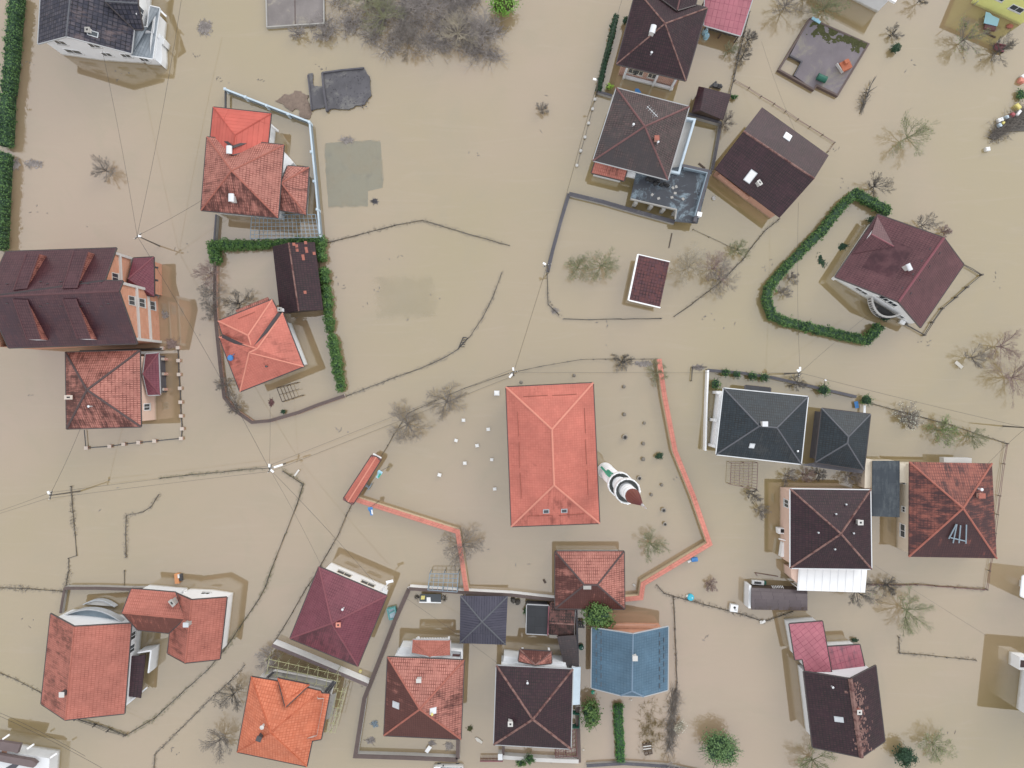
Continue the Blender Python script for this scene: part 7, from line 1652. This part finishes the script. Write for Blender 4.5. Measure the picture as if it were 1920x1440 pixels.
# teal container by the brown wall
c = P(735, 1151, .7); T = thing('teal_container', 'open teal plastic water container beside the long brown wall', 'container', (c.x, c.y, 0)); a = R(12)
m = MB()
pts = [(c.x+x*math.cos(a)-y*math.sin(a), c.y+x*math.sin(a)+y*math.cos(a)) for x, y in ((-.5, -.7), (.5, -.7), (.5, .7), (-.5, .7), (-.5, -.7))]
strip(m, [Vector(p) for p in pts], .14, -.4, .75); m.build('shell', M['teal'], T); m = MB(); m.box(c, 1.0, 1.4, .1, .45, a); m.build('contents', M['bluewhite'], T); m = MB(); m.box((c.x-.05, c.y+.2), .7, .12, .45, .8, a+.3); m.build('divider', M['teal'], T)
def drum(label, x, y, z0, mat, r_=.3, h=.9, lying=None, grp='plastic drums left about the yards'):
    p = P(x, y, z0+h); T = thing('plastic_drum', label, 'drum', (p.x, p.y, 0), grp); m = MB()
    if lying is None:
        m.lathe(p, [(r_, z0-.3), (r_*1.05, z0+h*.3), (r_*1.08, z0+h*.33), (r_*1.0, z0+h*.36), (r_*1.05, z0+h*.7), (r_*1.08, z0+h*.73), (r_*.9, z0+h)], 14); m.build('barrel', M[mat], T); m = MB(); m.lathe((p.x+r_*.4, p.y), [(.07, z0+h), (.07, z0+h+.05)], 8); m.build('bung', M['bright'], T)
    else:
        d = Vector((math.cos(lying), math.sin(lying), 0)); m.tube(p-d*h/2, p+d*h/2, r_, n=14); m.tube(p-d*h*.18, p-d*h*.12, r_*1.07, n=14); m.tube(p+d*h*.12, p+d*h*.18, r_*1.07, n=14); m.build('barrel', M[mat], T); m = MB(); m.tube(p+d*h*.5, p+d*h*.53, r_*.7, n=10); m.build('lid', M['bright'], T)
drum('blue drum under the rose red carport, the upper one', 1324, 55, .4, 'paleblue', .33, .8); drum('blue drum under the rose red carport, the lower one', 1326, 65, 0, 'paleblue', .35, .8)
drum('bright aqua drum caught on the junk fence', 1295.5, 1121, 0, 'aqua', .42, .45); drum('green drum beside the lean-to shed wall', 1090, 1215, 0, 'green', .33, .6); drum('green tub near the southwest corner of the blue roof', 1112, 1299, 0, 'mint', .22, .3)
drum('blue drum resting against the outside of the salmon wall', 1302, 1049, .1, 'blueplastic', .3, .8, lying=.1); drum('white canister beside the blue drum at the salmon wall', 1292.5, 1052, .1, 'bright', .17, .45, lying=.5)
drum('yellow round buoy in the water beside the long white coped wall', 675.5, 1259, 0, 'yellowp', .2, .15)
drum('white canister beside the aqua drum on the junk fence', 1289, 1118, 0, 'bright', .16, .3)
# white washing machine / cabinet drifting on junk fence
c = P(1377, 1141, .8); T = thing('white_cabinet', 'white cabinet with a round black eye stranded on the junk fence', 'cabinet', (c.x, c.y, 0))
m = MB(); m.box(c, 1.0, .95, -.2, .75, R(-8)); m.build('cabinet_body', M['bright'], T); m = MB(); m.lathe((c.x+.05, c.y+.1), [(.16, .75), (.16, .78)], 14); m.build('round_door', M['black'], T); m = MB(); m.box((c.x+.15, c.y-.2), .3, .12, .75, .78, R(-8)); m.build('panel', M['gutter_g'], T)
c = P(1432, 1166, .4); m = MB(); m.box(c, .5, .3, -.1, .4, R(30)); m.box((c.x-.3, c.y-.1), .3, .4, -.1, .3, R(10)); loose('white_crate', 'small white crate stranded at the bend of the junk fence', 'crate', m, 'bright')
# blue tarp, table, boat, floating boards
m = MB(); p = P(1196, 172, 1.0); m.face([P(1191, 166, 1.2), P(1197, 166, 1.2), P(1203, 174, .8), P(1190, 174, .9)]); m.face([P(1190, 174, .86), P(1203, 174, .76), P(1197, 166, 1.16), P(1191, 166, 1.16)]); loose('blue_tarpaulin', 'bright blue tarpaulin just north of the grey brown pyramid roof', 'tarpaulin', m, 'blueplastic')
c = P(1858, 37, .75); T = thing('garden_table', 'pale aqua garden table drifting below the lime yellow wall', 'table', (c.x, c.y, 0)); slabpx(T, 'tabletop', [(1849, 22), (1856, 24), (1861, 29), (1874, 35), (1870, 49), (1845, 43)], .75, .08, M['paleblue'])
for x, y in ((1850, 27), (1868, 36), (1866, 46), (1849, 42)): p = P(x, y, .6); m = MB(); m.tube((p.x, p.y, -.8), (p.x, p.y, .7), .05); m.build('leg', M['darksteel'], T)
m = MB(); p = P(1855, 52, .4); m.bar(P(1846, 49, .45), P(1866, 54, .45), .7, .3); loose('brown_bench', 'brown bench pushed under the drifting pale aqua table', 'bench', m, 'r_brown')
m = MB(); p = P(1895, 48, .3); m.ball((p.x, p.y, .15), .5, .3, .2, 8, 5, .2); loose('clay_pot', 'reddish clay pot near the drifting garden table', 'pot', m, 'r_red')
c = P(1876, 90, .5); T = thing('garden_bench', 'small brown garden bench between bare branches below the lime yellow house', 'bench', (c.x, c.y, 0)); slabpx(T, 'seat', [(1866, 83), (1884, 87), (1882, 97), (1864, 93)], .5, .1, M['r_maroon']); m = MB(); m.bar(P(1867, 82, .9), P(1885, 86, .9), .08, .4); m.build('backrest', M['r_maroon'], T)
for x, y in ((1867, 85), (1882, 95)): p = P(x, y, .4); m = MB(); m.box(p, .1, .4, -.8, .45); m.build('leg', M['darksteel'], T)
def plank(label, x, y, L, w_, ang, mat, z=.06, name='floating_board', h=.06):
    p = P(x, y, z); d = Vector((math.cos(ang), math.sin(ang), 0))*L/2; m = MB(); m.bar(p-d, p+d, w_, h)
    n = int(L/.3)
    return loose(name, label, 'board', m, mat)
plank('white panel floating at the right edge by the thin leaning tree', 1798, 684, 1.2, .45, R(-42), 'bright'); plank('white board floating inside the yard of the streaked red house', 803, 1405, .95, .5, R(55), 'bright', .5)
c = P(898, 1389, .2); m = MB(); m.prism([(c.x+x, c.y+y) for x, y in ((-.55, .35), (-.2, .4), (.5, -.15), (.35, -.42), (-.25, -.1))], -.05, .15); loose('foam_block', 'bright white foam block floating in the driveway between the two street houses', 'panel', m, 'bright')
plank('dark plank floating in the yard east of the grey brown house', 1316, 311, 1.1, .25, R(-40), 'wood'); plank('thin dark plank floating south of the terrace annex', 1257, 451, 2.0, .14, R(78), 'wood', .05)
plank('short dark beam floating west of the mottled hip roof', 1021, 1090, .55, .28, R(-60), 'wood', .1); plank('small grey board floating east of the mottled hip roof', 1189, 1097, .4, .2, R(-50), 'lconcrete', .1)
plank('blue plank leaning by the evergreen at the corner of the slate garage', 1606, 759, .9, .5, R(100), 'blueplastic', .4)
plank('white gate panel north of the slate garage', 1621, 768, 1.1, .3, R(88), 'bright', .8); plank('brown beam drifting below the lime yellow house', 1858, 66, 1.4, .2, R(-25), 'wood', .1)
m = MB(); c = P(330, 1086, .6); m.box(c, .55, 1.3, .0, .45, R(5)); T = thing('orange_board_stack', 'stack of orange boards in the water just above the red L shaped house', 'stack', (c.x, c.y, 0)); m.build('board', M['orangep'], T); m = MB(); m.box((c.x+.5, c.y+.15), .35, .9, -.3, .4, R(5)); m.build('box', M['darksteel'], T); m = MB(); m.box((c.x+.27, c.y+.35), .2, .5, .1, .5, R(5)); m.build('bag', M['bright'], T)
c = P(1422, 1093, .6); T = thing('white_sled', 'white and green crate of bottles beside the curved roof shed', 'crate', (c.x, c.y, 0)); m = MB(); m.box(c, 1.6, .55, -.2, .5, R(-4)); m.build('crate_body', M['bright'], T); m = MB(); m.box((c.x-.05, c.y), .9, .3, .5, .56, R(-4)); m.build('bottles', M['darksteel'], T); m = MB(); m.box((c.x+.95, c.y-.05), .3, .45, -.2, .5); m.build('green_lid', M['green'], T)
m = MB(); p = P(1423, 1076, .1); m.tube(P(1416, 1074, .15), P(1459, 1081, .15), .04); m.tube(P(1416, 1074, .15), P(1420, 1080, .15), .04); loose('floating_pole', 'thin reddish pole floating north of the curved roof shed', 'pole', m, 'r_brown')
m = MB(); p = P(1310, 403, 2.6); m.box(p, .55, .5, 2.0, 3.0, R(-12)); m.box(p, .62, .57, 3.0, 3.06, R(-12)); loose('white_box', 'white square box on the southeast corner of the terrace annex', 'box', m, 'bright')
m = MB(); p = P(1339, 371, .3); m.lathe(p, [(.25, -.3), (.27, .2), (.2, .28), (.12, .2)], 12); loose('round_tub', 'small pale round tub in the water beside the terrace annex', 'tub', m, 'lconcrete')
m = MB(); p = P(1345, 160, .5); m.box(p, 1.0, .5, -.2, .5, R(-15)); m.ball((p.x+.35, p.y-.1, .5), .35, .3, .3, 8, 5, .25); m.bar((p.x-.9, p.y-.1, .2), (p.x-.1, p.y+.5, .5), .25, .08); loose('scrap_heap', 'heap of dark scrap against the north wall of the plum shed', 'scrap', m, 'darksteel')
m = MB(); rng = random.Random(5)
for i in range(12): p = P(1333+i*4.3, 52+i*1.3, .5); m.ball((p.x, p.y, .4), .3, .22, .35, 8, 5, .25, rng)
loose('firewood_pile', 'dark pile of logs along the open side of the rose red carport', 'firewood', m, 'bark_b')
m = MB()
for x, y in ((971, 1130), (962, 1127), (990, 1132)): p = P(x, y, .6); m.lathe(p, [(.28, -.2), (.34, .4), (.30, .42)], 12); m.ball((p.x, p.y, .6), .33, .3, .3, 8, 5, .3)
loose('plant_tubs', 'dark plant tubs lined up below the white coped wall', 'plant tubs', m, 'bark_b')
m = MB()
for i in range(3): m.tube(P(1083+i*4.5, 1164, .6), P(1084+i*4.5, 1177, .6), .12); 
m.bar(P(1082, 1167, .7), P(1096, 1168, .7), .2, .1); m.bar(P(1082, 1175, .7), P(1096, 1176, .7), .2, .1); loose('garden_chair', 'dark garden chair tucked under the big leafy evergreen', 'chair', m, 'darksteel')
m = MB()
for x, y in ((1183, 1312), (1094, 1406)): p = P(x, y, .1); m.ball((p.x, p.y, .05), .18, .14, .12, 8, 5, .2)
loose('foam_scrap', 'scraps of white foam floating south of the blue roof', 'foam', m, 'bright')
# rubbish heap at the right edge
m = MB(); rng = random.Random(15)
pts = [P(x, y, .2).xy for x, y in ((1854, 258), (1870, 240), (1895, 215), (1925, 200), (1925, 245), (1890, 246), (1868, 262))]
m.prism([tuple(p) for p in pts], -.6, .15); twig = MB(); loose('earth_bank', 'dark muddy bank carrying rubbish at the right edge', 'bank', m, 'bark_b')
m = MB()
for _ in range(500):
    t = rng.random(); x = 1858+62*t+rng.gauss(0, 5); y = 255-42*t+rng.gauss(0, 8); p = P(x, y, .1); m.tube(p, p+Vector((rng.gauss(0, .6), rng.gauss(0, .5), rng.uniform(.05, .7))), .03, .015, n=3, cap=False)
tag(m.build('bank_brush', M['bark'], None), 'tangle of bare brush over the muddy bank at the right edge', 'brush', kind='stuff')
JUNK = [(1877, 224, 'bright', .7, .5, 'white box on the muddy bank, nearest its western end'), (1853, 279, 'bright', .55, .5, 'white box alone in the water southwest of the muddy bank'), (1910, 199, 'yellowp', .5, .8, 'pale yellow crate above the muddy bank'), (1900, 214, 'redplastic', .5, .45, 'red plastic box on the muddy bank'), (1911, 211, 'bright', .8, .35, 'white basin on the muddy bank'), (1917, 150, 'r_pink', .7, .6, 'pinkish bag at the right edge above the rubbish'), (1919, 143, 'bright', .5, .4, 'white bag at the right edge above the rubbish'), (1889, 219, 'bluewhite', .4, .4, 'pale blue tin on the muddy bank'), (1876, 234, 'bluewhite', .5, .35, 'pale tin lid at the foot of the muddy bank'), (1882, 230, 'yellowp', .35, .3, 'small yellowish tin on the muddy bank')]
for i, (x, y, mt, a, b, lb) in enumerate(JUNK):
    p = P(x, y, .5); m = MB(); an = rng.uniform(0, 3); m.box(p, a, b, -.1, .5, an); m.box(p, a*.8, b*.7, .5, .58, an+.1); loose('rubbish_box', lb, 'rubbish', m, mt, 'rubbish on the muddy bank')
bush('leafy green weeds among the rubbish at the right edge', 1914, 178, .4, .7, 1.0, .4, 130, 'hedge', .2, 'weed_clump', 'bush', 200, .4, 6)
# dead branches afloat, and rafts of litter
def raft(label, x, y, w_, h_, seed, n=120, mat='bark_v', ang=0.0):
    rng = random.Random(seed); m = MB(); c = P(x, y, 0); ca, sa = math.cos(ang), math.sin(ang)
    for _ in range(n):
        u, v = rng.gauss(0, .38)*w_, rng.gauss(0, .38)*h_; p = Vector((c.x+u*ca-v*sa, c.y+u*sa+v*ca, .02)); a = rng.uniform(0, 6.28); L = rng.uniform(.1, .45); m.tube(p, p+Vector((math.cos(a)*L, math.sin(a)*L, rng.uniform(0, .1))), .035, .02, n=3, cap=False)
    for _ in range(n//2):
        u, v = rng.gauss(0, .33)*w_, rng.gauss(0, .33)*h_; p = (c.x+u*ca-v*sa, c.y+u*sa+v*ca, .01); m.ball(p, rng.uniform(.06, .2), rng.uniform(.06, .2), .04, 6, 4, .3, rng)
    loose('debris_raft', label, 'debris', m, mat, 'rafts of floating debris')
raft('square raft of dark brush floating right of the grey roof house', 384, 52, 1.1, 1.2, 1, 260); raft('raft of brush floating above the drowned slab', 651, 263, 1.0, .5, 2, 120)
raft('spread of brush floating in the left field near the hedge', 62, 307, 1.6, .6, 3, 120); raft('raft of brush against the left hedge', 28, 308, .8, .8, 4, 140, ang=.8); raft('small raft of brush east of the brick gable of the plum roof house', 310, 590, .5, .5, 5, 60)
raft('tangle of brush by the brick post fence corner', 323, 645, .8, .7, 6, 180, 'bark_r'); raft('dark clumps floating in the yard of the streaked red house, left one', 695, 1388, .7, .5, 7, 70); raft('dark clump floating in the yard of the streaked red house, right one', 842, 1398, .6, .6, 8, 80)
raft('dark clump floating in the yard of the streaked red house, middle one', 810, 1393, .5, .4, 9, 60); raft('raft of grey brush by the pipe rail northwest of the slate house', 1310, 689, .9, .35, 10, 120); raft('raft of drift on the small fence stub below the lane wall', 1040, 583, .5, .3, 11, 50)
raft('dark shrub tops just breaking the water east of the brick gable', 296, 550, .4, .8, 12, 70); raft('clump of green flotsam in the driveway', 881, 1365, .4, .4, 13, 40, 'moss'); raft('blue green flotsam inside the yard of the streaked red house', 703, 1358, .5, .5, 14, 50, 'bluesteel')
raft('band of silt drift along the road fence near the salmon wall', 1205, 682, 1.6, .35, 15, 100); raft('brown clump of reeds south of the salmon stepped roofs', 508, 755, .3, .6, 16, 60, 'r_brown'); raft('twigs floating near the mossy corner tree in the villa garden', 1580, 462, .8, .5, 17, 60, 'juniper')
raft('row of drowned garden stubs in the villa garden', 1540, 490, .5, 1.2, 18, 60, 'juniper', .5); raft('spread of straw floating at the drowned slab corner', 703, 377, .35, .25, 19, 120, 'wetslab2')
m = MB(); rng = random.Random(21); d = P(1617, 208, .1); e = P(1635, 155, .5)
for k in range(16):
    a = d+(e-d)*rng.random(); b = a+(e-d)*rng.uniform(.1, .45)+Vector((rng.gauss(-.2, .4), rng.gauss(0, .4), rng.uniform(0, .3))); m.tube(a, b, rng.uniform(.03, .07), .02, n=5, cap=False)
for k in range(70): a = d+(e-d)*rng.uniform(.05, .8); m.tube(a, a+Vector((rng.gauss(-.5, .45), rng.gauss(.1, .35), rng.uniform(0, .3))), .02, .012, n=3, cap=False)
m.tube(d+Vector((-.3, -.3, 0)), e, .07, .04, n=6); loose('dead_tree', 'dead branchy tree trunk floating in open water at the upper right', 'dead tree', m, 'bark_b')
m = MB(); rng = random.Random(22)
for k in range(5): a = P(866-k, 634+k*4, .3); m.tube(a, P(874-k*.8, 632+k*4.5, .4), .05, n=5)
m.tube(P(865, 640, .3), P(869, 632, .4), .05); m.tube(P(869, 632, .4), P(877, 634, .4), .05); m.tube(P(877, 634, .4), P(862, 650, .2), .05); m.tube(P(865, 640, .3), P(860, 652, .2), .05)
loose('bent_gate', 'bent grey metal gate on the fence at the eastern edge of the meadow', 'gate', m, 'darksteel')
# light litter everywhere
m = MB(); rng = random.Random(23); cl = [(rng.uniform(0, 1920), rng.uniform(0, 1440)) for _ in range(60)]+[(700, 540), (760, 600), (690, 580), (740, 480), (820, 560), (90, 400), (170, 420), (50, 740), (190, 950)]
for x, y in cl:
    for _ in range(rng.choice((1, 2, 3, 5))):
        p = P(x+rng.gauss(0, 9), y+rng.gauss(0, 6), 0); a = rng.uniform(0, 3.1); L = rng.uniform(.05, .28); m.tube(p-Vector((math.cos(a)*L, math.sin(a)*L, -.01)), p+Vector((math.cos(a)*L, math.sin(a)*L, .02)), .035, .02, n=4)
        m.ball((p.x, p.y, 0), rng.uniform(.04, .15), rng.uniform(.04, .1), .04, 6, 4, .3, rng)
tag(m.build('floating_litter', M['bark'], None), 'specks of driftwood and leaves scattered over the water', 'litter', kind='stuff')
